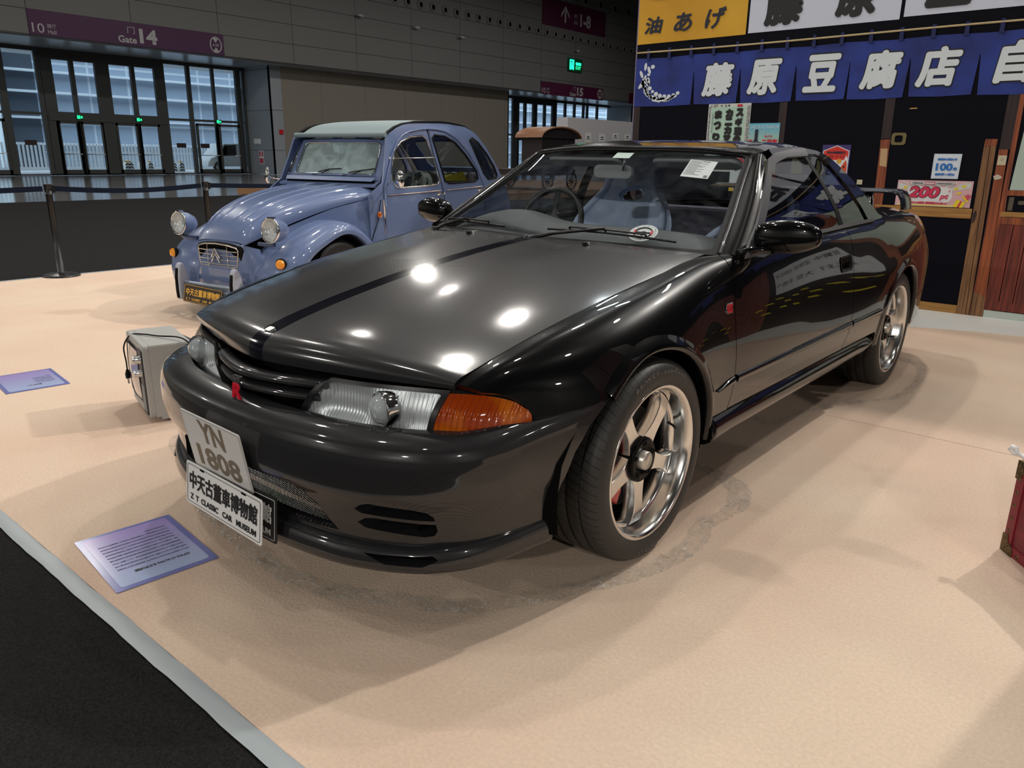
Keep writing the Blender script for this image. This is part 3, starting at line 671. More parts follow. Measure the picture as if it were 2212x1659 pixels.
for mir, sd in ((False, 'left'), (True, 'right')):
    handle_hole = [sidepoly([(1.615, .800), (1.745, .803), (1.752, .795), (1.748, .752), (1.735, .742), (1.62, .742), (1.608, .755), (1.606, .79)])]
    panel('fender', Sside, sidepoly(fender_poly), paint, car, (.022, .16), flange=.015, mirror=mir, flip=True)
    dr = panel('door', Sside, sidepoly(door_poly), paint, car, (.03, .16), flange=.015, mirror=mir, flip=True, holes=handle_hole if not mir else (), hole_depth=.03)
    panel('quarter_panel', Sside, sidepoly(quarter_poly), paint, car, (.03, .16), flange=.015, mirror=mir, flip=True)
    panel('rear_bumper_corner', Sside, sidepoly(rbump_poly), paint, car, (.05, .16), flange=.015, mirror=mir, flip=True)
    sg = -1 if mir else 1
    # wheel arch lips
    for cy_, a0, a1 in ((0, 133, -4), (2.615, 184, -4)):
        bm = NB(); prev = None
        for k in range(33):
            a = math.radians(a0+(a1-a0)*k/32); ring = []
            for (rr, dx) in ((.398, -.001), (.386, .003), (.372, .008), (.360, .010), (.352, .004), (.350, -.015), (.352, -.05)):
                y, z = cy_+rr*math.cos(a), WR+rr*math.sin(a)
                x = Sside(y, t_of(y, z)).x+dx; ring.append(bm.verts.new((sg*x, y, z)))
            if prev:
                for j in range(6):
                    f = bm.faces.new((prev[j], prev[j+1], ring[j+1], ring[j]) if not mir else (ring[j], ring[j+1], prev[j+1], prev[j])); f.smooth = True
            prev = ring
        obj('arch_lip', bm, paint, car)
        # liner
        bm = NB(); pr = None
        for k in range(25):
            a = math.radians(190-200*k/24); ex = .085*max(0, min(1, (190-200*k/24-125)/40)) if cy_ == 0 else 0.0; rg = [bm.verts.new((sg*x, cy_+rr*math.cos(a), WR+rr*math.sin(a))) for x, rr in (((.835, .372+ex), (.80, .385+ex), (.56, .385+ex), (.56, .10)))]
            if pr:
                for j in range(3): bm.faces.new((pr[j], pr[j+1], rg[j+1], rg[j]))
            pr = rg
        obj('wheel_liner', bm, dark, car)
    # door moulding strip with tapered ends on fender and quarter
    def strip(y0, y1, z0, z1, h, name, taper0=False, taper1=False):
        bm = NB(); pr = None; n = max(4, int((y1-y0)/.04))
        for k in range(n+1):
            f = k/n; y = y0+(y1-y0)*f; zc = z0+(z1-z0)*f; hh = h
            if taper0: hh = h*min(1, .15+f*1.2)
            if taper1: hh = h*min(1, .15+(1-f)*1.6)
            ring = []
            for (dz, dx) in ((-hh, -.002), (-hh*.8, .007), (0, .010), (hh*.8, .007), (hh, -.002)):
                x = Sside(y, t_of(y, zc+dz)).x+dx; ring.append(bm.verts.new((sg*x, y, zc+dz)))
            if pr:
                for j in range(4):
                    q = (pr[j], ring[j], ring[j+1], pr[j+1]); f_ = bm.faces.new(q if not mir else q[::-1]); f_.smooth = True
            pr = ring
        obj(name, bm, paint, car)
    strip(.545, 1.768, .478, .482, .014, 'side_moulding'); strip(.395, .525, .462, .476, .013, 'side_moulding', taper0=True); strip(1.785, 2.22, .482, .484, .014, 'side_moulding')
    # side skirt
    prof = [(.838, .372), (.846, .362), (.862, .352), (.872, .335), (.876, .312), (.868, .292), (.848, .280), (.80, .272), (.78, .30)]
    bm = NB(); pr = None
    for k in range(41):
        y = .36+(2.17-.36)*k/40; out = .004*max(0, 1-(y-.36)/.16)+.01*max(0, (y-2.0)/.17); lift = -.004*max(0, 1-(y-.36)/.2)+.03*max(0, (y-2.05)/.12)
        rg = [bm.verts.new((sg*(px+out*(1 if pz < .35 else .4)), y, pz+(lift if pz < .33 else 0))) for px, pz in prof]
        if pr:
            for j in range(len(prof)-1):
                q = (pr[j], pr[j+1], rg[j+1], rg[j]); f_ = bm.faces.new(q[::-1] if not mir else q); f_.smooth = True
        else: bm.faces.new(rg)
        pr = rg
    bm.faces.new(pr); bmesh.ops.recalc_face_normals(bm, faces=bm.faces[:])
    obj('side_skirt', bm, paint, car)

# ---- hood
HC = [(0, -.800, .652), (.012, -.803, .675), (.03, -.795, .698), (.055, -.772, .718), (.10, -.715, .738), (.2, -.57, .774), (.35, -.37, .813), (.5, -.17, .846), (.65, .03, .872), (.8, .22, .893), (.92, .36, .905), (1, .435, .911)]
HE = [(0, -.637, .655, .640), (.012, -.640, .664, .640), (.03, -.634, .672, .6405), (.055, -.62, .680, .641), (.10, -.578, .693, .646), (.2, -.455, .727, .658), (.35, -.27, .768, .668), (.5, -.085, .803, .679), (.65, .10, .833, .688), (.8, .29, .860, .694), (.92, .46, .884, .697), (1, .565, .896, .696)]
hv = [p[0] for p in HC]
def hood_s(s, v):
    a = abs(s); yc, zc = cv(hv, [p[1] for p in HC], v), cv(hv, [p[2] for p in HC], v)
    ye, ze, xe = (cv(hv, [p[k] for p in HE], v) for k in (1, 2, 3))
    w = a**1.45; wz = a**2.3
    # gentle power bulge lines
    return Vector((s*(xe-.003), yc+(ye-yc)*w, zc+(ze-zc)*wz + .006*max(0, v-.05)*math.exp(-((a-.42)/.16)**2)))
hpoly = [(-1, 0), (1, 0), (1, 1), (-1, 1)]
hood = panel('hood', lambda a, b: hood_s(a*1.0, b), [(-1, 0), (1, 0), (1, 1), (-1, 1)], carb_hood, car, (.028, .012), flange=.018)
# hood badge and washer jets
P0 = hood_s(0, .075); N0 = Vector((0, -.34, .94)).normalized(); T0 = Vector((0, .94, .34)).normalized()
bm = NB(); prism(bm, rrect(.052, .020, .008, 4), lambda a, b, d: P0+Vector((1, 0, 0))*a*.55+T0*b*1.2+N0*d, -.002, .004, bev=.0015)
obj('hood_emblem', bm, steel, car)
for sx in (-.28, .30):
    q = hood_s(sx/.69, .93); bm = NB(); lathe(bm, [(0, .012), (.010, .011), (.013, .004), (.016, 0)], 14, Matrix.Translation(q)); box(bm, q.x-.006, q.x+.006, q.y-.022, q.y, q.z, q.z+.010); obj('washer_jet', bm, blackplastic, car)

# ---- front bumper
PL = [(0, -.925), (.15, -.921), (.30, -.905), (.45, -.872), (.58, -.820), (.67, -.762), (.735, -.690), (.778, -.60), (.806, -.50), (.832, -.40), (.850, -.30), (.862, -.20)]
_pl_s = [0]
for i in range(1, len(PL)): _pl_s.append(_pl_s[-1]+math.hypot(PL[i][0]-PL[i-1][0], PL[i][1]-PL[i-1][1]))
def plan(s):
    a = abs(s); x, y = cv(_pl_s, [p[0] for p in PL], a), cv(_pl_s, [p[1] for p in PL], a); e = .002
    x2, y2 = cv(_pl_s, [p[0] for p in PL], a+e), cv(_pl_s, [p[1] for p in PL], a+e); dx, dy = x2-x, y2-y; L = math.hypot(dx, dy)
    n = (dy/L, -dx/L)   # outward
    if s < 0: return -x, y, -n[0], n[1]
    return x, y, n[0], n[1]
def s_of_x(x):
    lo, hi = 0, _pl_s[-1]
    for _ in range(30):
        m = (lo+hi)/2
        if plan(m)[0] < x: lo = m
        else: hi = m
    return lo
def s_of_y(y):
    lo, hi = 0, _pl_s[-1]
    for _ in range(30):
        m = (lo+hi)/2
        if plan(m)[1] < y: lo = m
        else: hi = m
    return lo
BZ = [.2, .245, .27, .30, .33, .365, .385, .41, .45, .49, .517, .535, .545, .550]
BI = [.052, .046, .042, .036, .030, .018, .008, .002, 0, .002, .010, .026, .055, .11]
SEND = _pl_s[-1]
def bump(s, b):
    x, y, nx, ny = plan(s); a = abs(s)
    side = min(1, max(0, (a-.72)/.30)); inset = cv(BZ, BI, min(b, .55))
    inset = inset*(1-.55*side) if b < .5 else inset*(1-.55*side)
    k = 1+.155*min(1, max(0, (a-.80)/.42))**1.2
    z = .245+(b-.245)*k if b > .245 else b
    return Vector((x-nx*inset, y-ny*inset, z))
def S_(x, neg=False): return -s_of_x(x) if neg else s_of_x(x)
def bpoly(pts, sg=1):
    return [((s_of_x(abs(x)) if x >= 0 else -s_of_x(abs(x)))*sg, z) for x, z in pts]
se = lambda y: s_of_y(y)
right_edge = [(se(-.452), .245), (se(-.452), .275), (se(-.437), .32), (se(-.42), .37), (se(-.385), .44), (se(-.33), .495), (se(-.262), .53), (se(-.215), .5455)]
bkeep = [(-a, b) for a, b in right_edge[::-1]] + [(-se(-.45), .5495), (0, .5495), (se(-.45), .5495)][:0]
bkeep = right_edge + [(se(-.5), .5495), (0, .5495), (-se(-.5), .5495)] + [(-a, b) for a, b in right_edge[::-1]]
mouth = bpoly([(-.28, .378), (0, .380), (.28, .378), (.335, .352), (.415, .262), (.30, .256), (0, .256), (-.30, .256), (-.415, .262), (-.335, .352)])
slot1 = [(.478, .345), (.500, .362), (.525, .371), (.630, .366), (.662, .358), (.676, .343), (.678, .3315), (.495, .3345)]
slot2 = [(.480, .303), (.505, .320), (.535, .3255), (.6795, .3205), (.683, .300), (.676, .286), (.655, .281), (.500, .290)]
def outline(sg, P): 
    q = bpoly(P); return [(sg*a, b) for a, b in q] if sg > 0 else [(sg*a, b) for a, b in q][::-1]
holes = [mouth, outline(1, slot1), outline(1, slot2), outline(-1, slot1), outline(-1, slot2)]
fb = panel('front_bumper', bump, bkeep, carb, car, (.022, .010), holes=holes, flange=.02, depth=(0, .075, 0))
# dark backing behind the openings
bm = NB(); box(bm, -.60, .60, -.735, -.68, .215, .50)
for sg in (-1, 1):
    for z0, z1 in ((.272, .332), (.325, .378)): box(bm, min(sg*.42, sg*.66), max(sg*.42, sg*.66), -.69, -.64, z0, z1)
obj('radiator_duct', bm, dark, car)
# woven wire mesh in the mouth
bm = NB()
def mp(u, v): # u -.42...42, v 0 bottom ..1 top
    x = u; yy = plan(s_of_x(abs(u)))[1]
    return Vector((x, yy+.02+.055*(1-v), .262+.115*v))
n = 62
for k in range(n+1):
    for sgn in (1, -1):
        pts = []
        for j in range(5):
            v = j/4; u = -.45+.90*k/n+sgn*.085*(v-.5)
            hw = .28+.14*(1-v)
            if abs(u) < hw: pts.append(mp(u, v))
        if len(pts) > 1:
            for p, q in zip(pts[:-1], pts[1:]): tube(bm, [p, q], .0011, 3, caps=False)
obj('grille_mesh', bm, steel, car)
# lower lip
LI = [(.2435, .050), (.236, .030), (.222, .020), (.200, .016), (.180, .020), (.172, .034), (.172, .10)]
def lipS(s, b):
    x, y, nx, ny = plan(s); a = abs(s); inset = cv(list(range(7)), [q[1] for q in LI], b); z = cv(list(range(7)), [q[0] for q in LI], b)
    side = min(1, max(0, (a-.66)/.42)); z += .044*side**1.3*(1 if b < 3 else .75) + .012*min(1, max(0, (a-.45)/.3))
    inset = inset-.012*side
    return Vector((x-nx*inset, y-ny*inset, z))
lip_keep = [(-se(-.447), 0), (se(-.447), 0), (se(-.447), 5.98), (-se(-.447), 5.98)]
vent = [(s_of_x(.50), 1.9), (s_of_x(.672), 1.75), (s_of_x(.684), 2.4), (s_of_x(.65), 3.1), (s_of_x(.56), 3.0)]
panel('front_lip', lipS, lip_keep, carb, car, (.025, .25), holes=[vent, [(-a, b) for a, b in vent[::-1]]], flange=.02, hole_depth=.04, flip=True)
# ---- grille between the lamps
bm = NB(); box(bm, -.30, .30, -.70, -.66, .50, .70); box(bm, -.62, .62, -.60, -.55, .50, .66)
prism(bm, [(-.64, -.60), (.64, -.60), (.60, -.66), (.28, -.775), (0, -.80), (-.28, -.775), (-.60, -.66)], lambda a, b, d: Vector((a, b, d)), .512, .517)
obj('grille_cavity', bm, dark, car)
for zc, hw, yo in ((.617, .272, .0), (.580, .252, .010)):
    bm = NB(); pr = None
    for k in range(31):
        x = -hw+2*hw*k/30; y = -.838+.075*(abs(x)/.27)**1.7+yo*0; rg = []
        for (dy, dz) in ((.03, .012), (.006, .012), (-.006, .006), (-.009, -.002), (-.003, -.009), (.03, -.011)): rg.append(bm.verts.new((x, y+dy, zc+dz)))
        if pr:
            for j in range(5): f_ = bm.faces.new((pr[j], pr[j+1], rg[j+1], rg[j])); f_.smooth = True
        else: bm.faces.new(rg)
        pr = rg
    bm.faces.new(pr[::-1]); bmesh.ops.recalc_face_normals(bm, faces=bm.faces[:])
    obj('grille_bar', bm, carb, car)
# front badge: small chrome letters over a large red letter
bd = empty('front_emblem', (0, 0, 0), 0, car)
Mb = planeM((-.005, -.862, .571), (1, 0, 0), (0, .12, 1))
for nm, tx, oy, ft, mm, e_ in (('emblem_letter', 'R', -.004, (.046, .042), red, .002), ('emblem_rim', 'R', -.004, (.052, .048), chrome, .0012)):
    text(tx, .05, mm, bd, nm, Mb @ Matrix.Translation((0, oy, .003 if nm == 'emblem_letter' else 0)), bold=.0025, fit=ft, extrude=e_)
text('GT', .03, steel, bd, 'emblem_letters', Mb @ Matrix.Translation((0, .034, .004)), bold=.0016, fit=(.046, .018), extrude=.002)

# ---- lamps
amber = mat('amber_lens', (1.0, .20, .006), .12, 0, 1., .5, trans=.45, ior=1.3)
v = coords(amber); wv = nd(amber, 'ShaderNodeTexWave'); wv.bands_direction = 'X'; wv.inputs['Scale'].default_value = 26; wv.inputs['Distortion'].default_value = 1.0; lk(amber, v, wv.inputs[0])
bp = nd(amber, 'ShaderNodeBump'); bp.inputs['Strength'].default_value = .7; bp.inputs['Distance'].default_value = .004; lk(amber, wv.outputs['Fac'], bp.inputs['Height']); lk(amber, bp.outputs[0], amber.node_tree.nodes['Principled BSDF'].inputs['Normal'])
nz_ = nd(amber, 'ShaderNodeTexNoise'); nz_.inputs['Scale'].default_value = 9; lk(amber, v, nz_.inputs['Vector']); rr2 = nd(amber, 'ShaderNodeValToRGB'); rr2.color_ramp.elements[0].position = .42; rr2.color_ramp.elements[1].position = .6; rr2.color_ramp.elements[0].color = (.62, .075, .002, 1); rr2.color_ramp.elements[1].color = (1.0, .24, .008, 1); lk(amber, nz_.outputs['Fac'], rr2.inputs[0]); lk(amber, rr2.outputs[0], amber.node_tree.nodes['Principled BSDF'].inputs['Base Color'])
lensm = glass_mat('lamp_glass', (.93, .96, .97), .16, .03)
# vertical fluting in the clear lens
nt = lensm.node_tree; v = coords(lensm); wv = nd(lensm, 'ShaderNodeTexWave'); wv.bands_direction = 'X'; wv.inputs['Scale'].default_value = 34; wv.inputs['Distortion'].default_value = .3; lk(lensm, v, wv.inputs[0])
bp = nd(lensm, 'ShaderNodeBump'); bp.inputs['Strength'].default_value = .6; bp.inputs['Distance'].default_value = .004; lk(lensm, wv.outputs['Fac'], bp.inputs['Height'])
for n_ in nt.nodes:
    if n_.type == 'BSDF_GLOSSY': lk(lensm, bp.outputs[0], n_.inputs['Normal'])
reflm = mat('reflector', (.74, .75, .76), .38, .6)
nt = reflm.node_tree; v = coords(reflm); wv = nd(reflm, 'ShaderNodeTexWave'); wv.bands_direction = 'X'; wv.inputs['Scale'].default_value = 30; lk(reflm, v, wv.inputs[0])
bp = nd(reflm, 'ShaderNodeBump'); bp.inputs['Strength'].default_value = .5; bp.inputs['Distance'].default_value = .003; lk(reflm, wv.outputs['Fac'], bp.inputs['Height']); lk(reflm, bp.outputs[0], nt.nodes['Principled BSDF'].inputs['Normal'])
LG = Grid([0, .5, 1], [[(.205, -.796, .530), (.245, -.793, .590), (.285, -.770, .640)], [(.40, -.757, .526), (.43, -.750, .590), (.44, -.728, .643)], [(.588, -.690, .526), (.598, -.676, .590), (.606, -.640, .641)]])
CG = Grid([0, .33, .66, 1], [[(.598, -.686, .526), (.606, -.672, .585), (.613, -.632, .640)], [(.668, -.634, .522), (.676, -.612, .580), (.678, -.570, .636)], [(.726, -.568, .526), (.732, -.545, .575), (.730, -.520, .622)], [(.770, -.498, .548), (.772, -.494, .570), (.768, -.492, .592)]])
def rq(a0, a1, b0, b1, r=.12, n=5):
    out = []
    for (ca, cb, s0) in ((a1-r, b1-r*1.2, 0), (a0+r, b1-r*1.2, 90), (a0+r, b0+r*1.2, 180), (a1-r, b0+r*1.2, 270)):
        for k in range(n+1):
            t = math.radians(s0+90*k/n); out.append((ca+r*math.cos(t), cb+r*1.2*math.sin(t)))
    return out
for mir in (False, True):
    sg = -1 if mir else 1
    hl = panel('headlamp', lambda a, b: LG(a*.5, b), [(-.06, -.12), (2.06, -.12), (2.06, 2.10), (.10, 2.14), (-.06, 1.6)], blackplastic, car, (.15, .15), flange=.10, mirror=mir, holes=[rq(.03, 1.97, .04, 1.93, .1)], hole_depth=.018)
    gl = panel('lamp_glass', lambda a, b: LG(a*.5, b)+Vector((0, -.002, 0)), rq(.02, 1.98, .02, 1.95, .1), lensm, hl, (.1, .12), flange=.004, mirror=mir)
    bm = NB()
    def bowl(cx, cyy, cz, rx, rz, d, m_=0):
        prof = [(1, 0), (.96, .25), (.85, .5), (.6, .78), (.3, .95), (0, 1)]
        rings = []
        for r, dd in prof: rings.append([bm.verts.new((sg*(cx+rx*r*math.copysign(abs(math.cos(t))**.6, math.cos(t))), cyy+d*dd, cz+rz*r*math.copysign(abs(math.sin(t))**.6, math.sin(t)))) for t in [2*PI*k/28 for k in range(28)]] if r else [bm.verts.new((sg*cx, cyy+d, cz))])
        for i in range(len(prof)-1):
            A, D = rings[i], rings[i+1]
            for k in range(28):
                f_ = bm.faces.new((A[k], A[(k+1) % 28], D[(k+1) % 28], D[k]) if len(D) > 1 else (A[k], A[(k+1) % 28], D[0])); f_.smooth = True
    bm.free()
    def RS_(a, b):
        p = LG(a*.5, b); d1_ = math.exp(-(((p.x-.335)/.088)**4+((p.z-.585)/.046)**4)); d2_ = math.exp(-(((p.x-.55)/.040)**4+((p.z-.586)/.044)**4))
        return p+Vector((0, .012+.030*d1_+.010*d2_, 0))
    panel('reflector', RS_, [(.0, .0), (2.0, .0), (2.0, 2.0), (.0, 2.0)], reflm, hl, (.05, .08), flange=0, mirror=mir)
    bm = NB(); Mx = Matrix.Translation((sg*.462, -.732, .586)) @ Matrix.Rotation(PI/2, 4, 'X') @ Matrix.Rotation(-sg*.25, 4, 'Y')
    lathe(bm, [(0, .030), (.018, .027), (.032, .018), (.039, .004), (.041, 0)], 28, Mx); obj('projector_lens', bm, mat('projector_glass', (.75, .82, .85), .02, 0, 1., .8, trans=.55), hl)
    bm = NB(); lathe(bm, [(.040, -.03), (.043, 0), (.046, .004), (.048, 0), (.046, -.03)], 28, Mx); obj('projector_ring', bm, chrome, hl)
    cl = panel('corner_lamp', lambda a, b: CG(a/3, b), [(.02, .02), (3, .15), (3.02, 1.0), (3, 1.85), (.02, 1.97)], amber, car, (.1, .12), flange=.006, mirror=mir)
    panel('lamp_backing', lambda a, b: CG(a/3, b)+Vector((-.018, .028, 0)), [(0, 0), (3, .1), (3, 1.9), (0, 2)], mat('amber_reflector', (.80, .22, .02), .22, .9), cl, (.2, .2), flange=0, mirror=mir)
    panel('lamp_gasket', lambda a, b: CG(a/3, b)+Vector((-.003, .004, 0)), [(-.05, -.12), (3.08, -.05), (3.14, 1.0), (3.08, 2.1), (-.05, 2.2)], seal, cl, (.2, .2), flange=.03, mirror=mir)

# ---- greenhouse
gz = [.88, .90, 1.0, 1.1, 1.2, 1.25, 1.28]; gxx = [.790, .776, .735, .678, .608, .57, .54]
def G(y, z, off=0.0):
    x = cv(gz, gxx, z)
    x -= .012*max(0, (y-1.9))  # slight taper to the tail
    x += .004*math.sin(PI*min(1, max(0, (y-.6)/1.6)))
    return Vector((x+off, y, z))
glass_side = glass_mat('side_glass', (.30, .32, .36), .22, .01); glass_ws = glass_mat('windscreen_glass', (.93, .96, .96), .02, .01, dust=.028, dustcol=(.75, .85, .9), dscale=7)
glass_rear = glass_mat('rear_glass', (.6, .64, .66), .12, .01)
ap_o = [(.592, .894), (.76, .985), (.955, 1.10), (1.09, 1.178), (1.20, 1.243)]         # windscreen side of the pillar
ap_i = [(.680, .884), (.80, .968), (.99, 1.088), (1.12, 1.160), (1.235, 1.215)]        # door side
roof_edge = [(1.235, 1.250), (1.34, 1.262), (1.60, 1.275), (1.745, 1.275), (1.92, 1.262), (2.03, 1.240)]
cp_out = [(2.03, 1.240), (2.11, 1.195), (2.19, 1.135), (2.26, 1.075), (2.33, 1.00), (2.45, .935)]
q_rear = [(1.93, 1.236), (1.97, 1.20), (2.025, 1.145), (2.075, 1.085), (2.13, 1.02), (2.20, .950), (2.222, .932)]
visorm = mat('smoked_visor', (.085, .085, .09), .32)
for mir in (False, True):
    g = lambda y, z: G(y, z)
    R2 = (.03, .02)
    pass
    panel('roof_rail', lambda y, z: G(y, z, .003), roof_edge[1:] + [(2.03, 1.236), (1.93, 1.238), (1.75, 1.246), (1.33, 1.230)], paint, car, R2, flange=.03, mirror=mir)
    dg_ = [(.800, .900), (1.775, .924), (1.762, 1.0), (1.735, 1.10), (1.712, 1.243), (1.45, 1.238), (1.33, 1.226), (1.235, 1.212), (1.12, 1.152), (.99, 1.080), (.875, 1.004), (.80, .952)]
    panel('door_glass', lambda y, z: G(y, z, -.006), dg_, glass_side, car, R2, flange=0, mirror=mir)
    panel('mirror_sail', lambda y, z: G(y, z, .001), [(.660, .892), (.800, .900), (.800, .955), (.73, .915)], blackplastic, car, R2, flange=.02, mirror=mir)
    panel('b_pillar', lambda y, z: G(y, z, -.004), [(1.778, .924), (1.838, .926), (1.795, 1.05), (1.755, 1.243), (1.716, 1.243), (1.740, 1.10), (1.766, 1.0)], seal, car, R2, flange=.03, mirror=mir)
    panel('quarter_glass', lambda y, z: G(y, z, -.005), [(1.842, .926), (2.215, .934)] + q_rear[::-1][1:] + [(1.76, 1.243), (1.80, 1.05)], glass_side, car, R2, flange=0, mirror=mir)
    panel('c_pillar', lambda y, z: G(y, z, .004), [(1.90, 1.244)] + q_rear[1:] + [(2.225, .922), (2.46, .922), (2.45, .935)] + cp_out[::-1][1:], paint, car, R2, flange=.02, mirror=mir)
    panel('belt_trim', lambda y, z: Grid([.6, 1, 1.5, 1.9, 2.25], [[(.776+.004, y_, .888+q), (.787, y_, .897+q)] for y_, q in ((.6, 0), (1, .010), (1.5, .020), (1.9, .027), (2.25, .032))], [0, 1])(y, z), [(.66, 1), (2.24, 1), (2.24, 0), (.66, 0)], seal, car, (.05, .5), flange=.02, mirror=mir)
    # smoked wind deflector along the pillar and the top of the door glass
    vis = [(.672, .884), (.82, .975), (.99, 1.082), (1.12, 1.155), (1.235, 1.222), (1.34, 1.246), (1.60, 1.268), (1.748, 1.272), (1.715, 1.238), (1.45, 1.230), (1.34, 1.214), (1.25, 1.195), (1.175, 1.160), (1.06, 1.085), (.90, .985), (.74, .884)]
    panel('wind_deflector', lambda y, z: G(y, z, .018), vis, visorm, car, R2, flange=.012, mirror=mir)
    # outside mirror
    sg = -1 if mir else 1
    bm = NB(); nu, nv = 28, 16; rings = []
    for i in range(nu+1):
        u = i/nu; xx = .780+.240*u   # inner end to outer end
        w = (math.sin(PI*min(1, (u+.02)/1.02)**.62))**.34 if 0 < u < 1 else 0
        hz = .067*w*(.74+.40*u if u < .6 else .98); hy = .050*w; cz = .952+.008*u; cyy = .785+.012*u
        rg = []
        for k in range(nv):
            t = 2*PI*k/nv; c_, s_ = math.cos(t), math.sin(t)
            rg.append(bm.verts.new((sg*xx, cyy+hy*math.copysign(abs(c_)**.75, c_)*(1 if c_ < 0 else .55), cz+hz*math.copysign(abs(s_)**.7, s_))))
        rings.append(rg)
    for i in range(nu):
        for k in range(nv):
            f_ = bm.faces.new((rings[i][k], rings[i+1][k], rings[i+1][(k+1) % nv], rings[i][(k+1) % nv])); f_.smooth = True
    bmesh.ops.remove_doubles(bm, verts=bm.verts[:], dist=1e-5); bmesh.ops.recalc_face_normals(bm, faces=bm.faces[:])
    mo = obj('door_mirror', bm, paint, car); md = mo.modifiers.new('s', 'SUBSURF'); md.levels = 1; md.render_levels = 1
    bm = NB(); prs = [((.768, .66, .880), .012, .016), ((.785, .705, .895), .016, .020), ((.815, .755, .905), .020, .016), ((.855, .785, .905), .03, .012)]
    rings = []
    for p, ry, rz in prs: rings.append([bm.verts.new((sg*(p[0]), p[1]+ry*math.cos(t), p[2]+rz*math.sin(t))) for t in [2*PI*k/14 for k in range(14)]])
    for A, D in zip(rings[:-1], rings[1:]):
        for k in range(14): f_ = bm.faces.new((A[k], A[(k+1) % 14], D[(k+1) % 14], D[k])); f_.smooth = True
    bmesh.ops.recalc_face_normals(bm, faces=bm.faces[:]); obj('mirror_arm', bm, paint, mo)
    bm = NB(); lathe(bm, [(0, 0), (.075, 0), (.078, .004)], 24, Matrix.Translation((sg*.885, .822, .946)) @ Matrix.Diagonal((1.1, 1, .62, 1)) @ Matrix.Rotation(-PI/2, 4, 'X')); obj('mirror_glass', bm, chrome, mo)
# windscreen and surround
WSG = Grid([0, .5, .87, 1], [
  [(0, .462, .902), (0, .70, 1.028), (0, .93, 1.155), (0, 1.130, 1.258)],
  [(.36, .492, .900), (.33, .725, 1.026), (.30, .95, 1.152), (.285, 1.142, 1.255)],
  [(.635, .570, .893), (.575, .795, 1.015), (.52, 1.0, 1.135), (.482, 1.178, 1.243)],
  [(.712, .640, .886), (.655, .850, 1.005), (.598, 1.04, 1.125), (.556, 1.205, 1.236)]], [0, 1, 2, 3])
ws = lambda a, b: (lambda p: Vector((p.x if a >= 0 else -p.x, p.y, p.z)))(WSG(abs(a), b))
wkeep = rq(-.985, .985, .02, 2.98, .06, 4)
panel('windscreen', ws, wkeep, glass_ws, car, (.07, .1), flange=0)
panel('windscreen_seal', lambda a, b: ws(a, b)+Vector((0, -.003, .003)), [(-1.0, -.02), (1.0, -.02), (1.0, 3.0), (-1.0, 3.0)], seal, car, (.07, .1), flange=.012, holes=[rq(-.965, .965, .08, 2.92, .07, 5)], hole_depth=.01)
bm = NB(); tube(bm, [ws(1-.0, b)+Vector((.004, -.004, .006)) for b in [0.0, .3, .6, .9, 1.2, 1.5, 1.8, 2.1, 2.4, 2.7, 2.95]], .007, 8)
tube(bm, [ws(-1, b)+Vector((-.004, -.004, .006)) for b in [0.0, .3, .6, .9, 1.2, 1.5, 1.8, 2.1, 2.4, 2.7, 2.95]], .007, 8)
tube(bm, [ws(a/12, 3.0)+Vector((0, -.002, .006)) for a in range(-12, 13)], .007, 8)
obj('windscreen_trim', bm, mat('trim_grey', (.05, .05, .055), .22, .5), car)
APG = Grid([0, .25, .5, .75, 1], [[tuple(ws(1, b)+Vector((.002, -.002, .002))), tuple((ws(1, b)+G(*p))/2+Vector((.014, -.010, .008))), tuple(G(*p)+Vector((.004, 0, 0)))] for b, p in ((0.0, (.690, .880)), (.75, (.83, .972)), (1.5, (.985, 1.070)), (2.25, (1.115, 1.155)), (3.0, (1.250, 1.232)))], [0, .5, 1])
for mir in (False, True): panel('a_pillar', lambda a, b: APG(a, b), [(0, 0), (1, 0), (1, 1), (0, 1)], paint, car, (.05, .1), flange=.012, mirror=mir, flip=True)
# roof
RG = Grid([1.13, 1.22, 1.40, 1.65, 1.88, 2.05, 2.10], [
  [(0, 1.135, 1.262), (.25, 1.145, 1.259), (.42, 1.168, 1.252), (.52, 1.192, 1.244), (.560, 1.205, 1.238)],
  [(0, 1.23, 1.279), (.25, 1.235, 1.276), (.42, 1.245, 1.268), (.52, 1.25, 1.258), (.566, 1.26, 1.246)],
  [(0, 1.40, 1.298), (.25, 1.40, 1.295), (.42, 1.40, 1.287), (.51, 1.40, 1.278), (.556, 1.40, 1.264)],
  [(0, 1.65, 1.306), (.25, 1.65, 1.303), (.41, 1.65, 1.296), (.50, 1.65, 1.287), (.548, 1.65, 1.273)],
  [(0, 1.88, 1.300), (.25, 1.88, 1.297), (.41, 1.88, 1.289), (.50, 1.88, 1.279), (.550, 1.88, 1.264)],
  [(0, 2.05, 1.284), (.25, 2.047, 1.280), (.42, 2.04, 1.270), (.51, 2.03, 1.256), (.563, 2.02, 1.240)],
  [(0, 2.10, 1.274), (.25, 2.095, 1.270), (.42, 2.08, 1.259), (.52, 2.06, 1.244), (.570, 2.05, 1.228)]], [0, .45, .75, .92, 1])
rf = lambda a, b: (lambda p: Vector((p.x if a >= 0 else -p.x, p.y, p.z)))(RG(b, abs(a)))
panel('roof', rf, [(-1, 1.13), (1, 1.13), (1, 2.10), (-1, 2.10)], paint, car, (.04, .03), flange=.015)
bm = NB(); add_mesh(bm, [(-.54, 1.18, 1.232), (.54, 1.18, 1.232), (.54, 2.05, 1.225), (-.54, 2.05, 1.225)], [(0, 1, 2, 3)]); obj('headliner', bm, mat('headliner_cloth', (.10, .10, .11), .9), car)
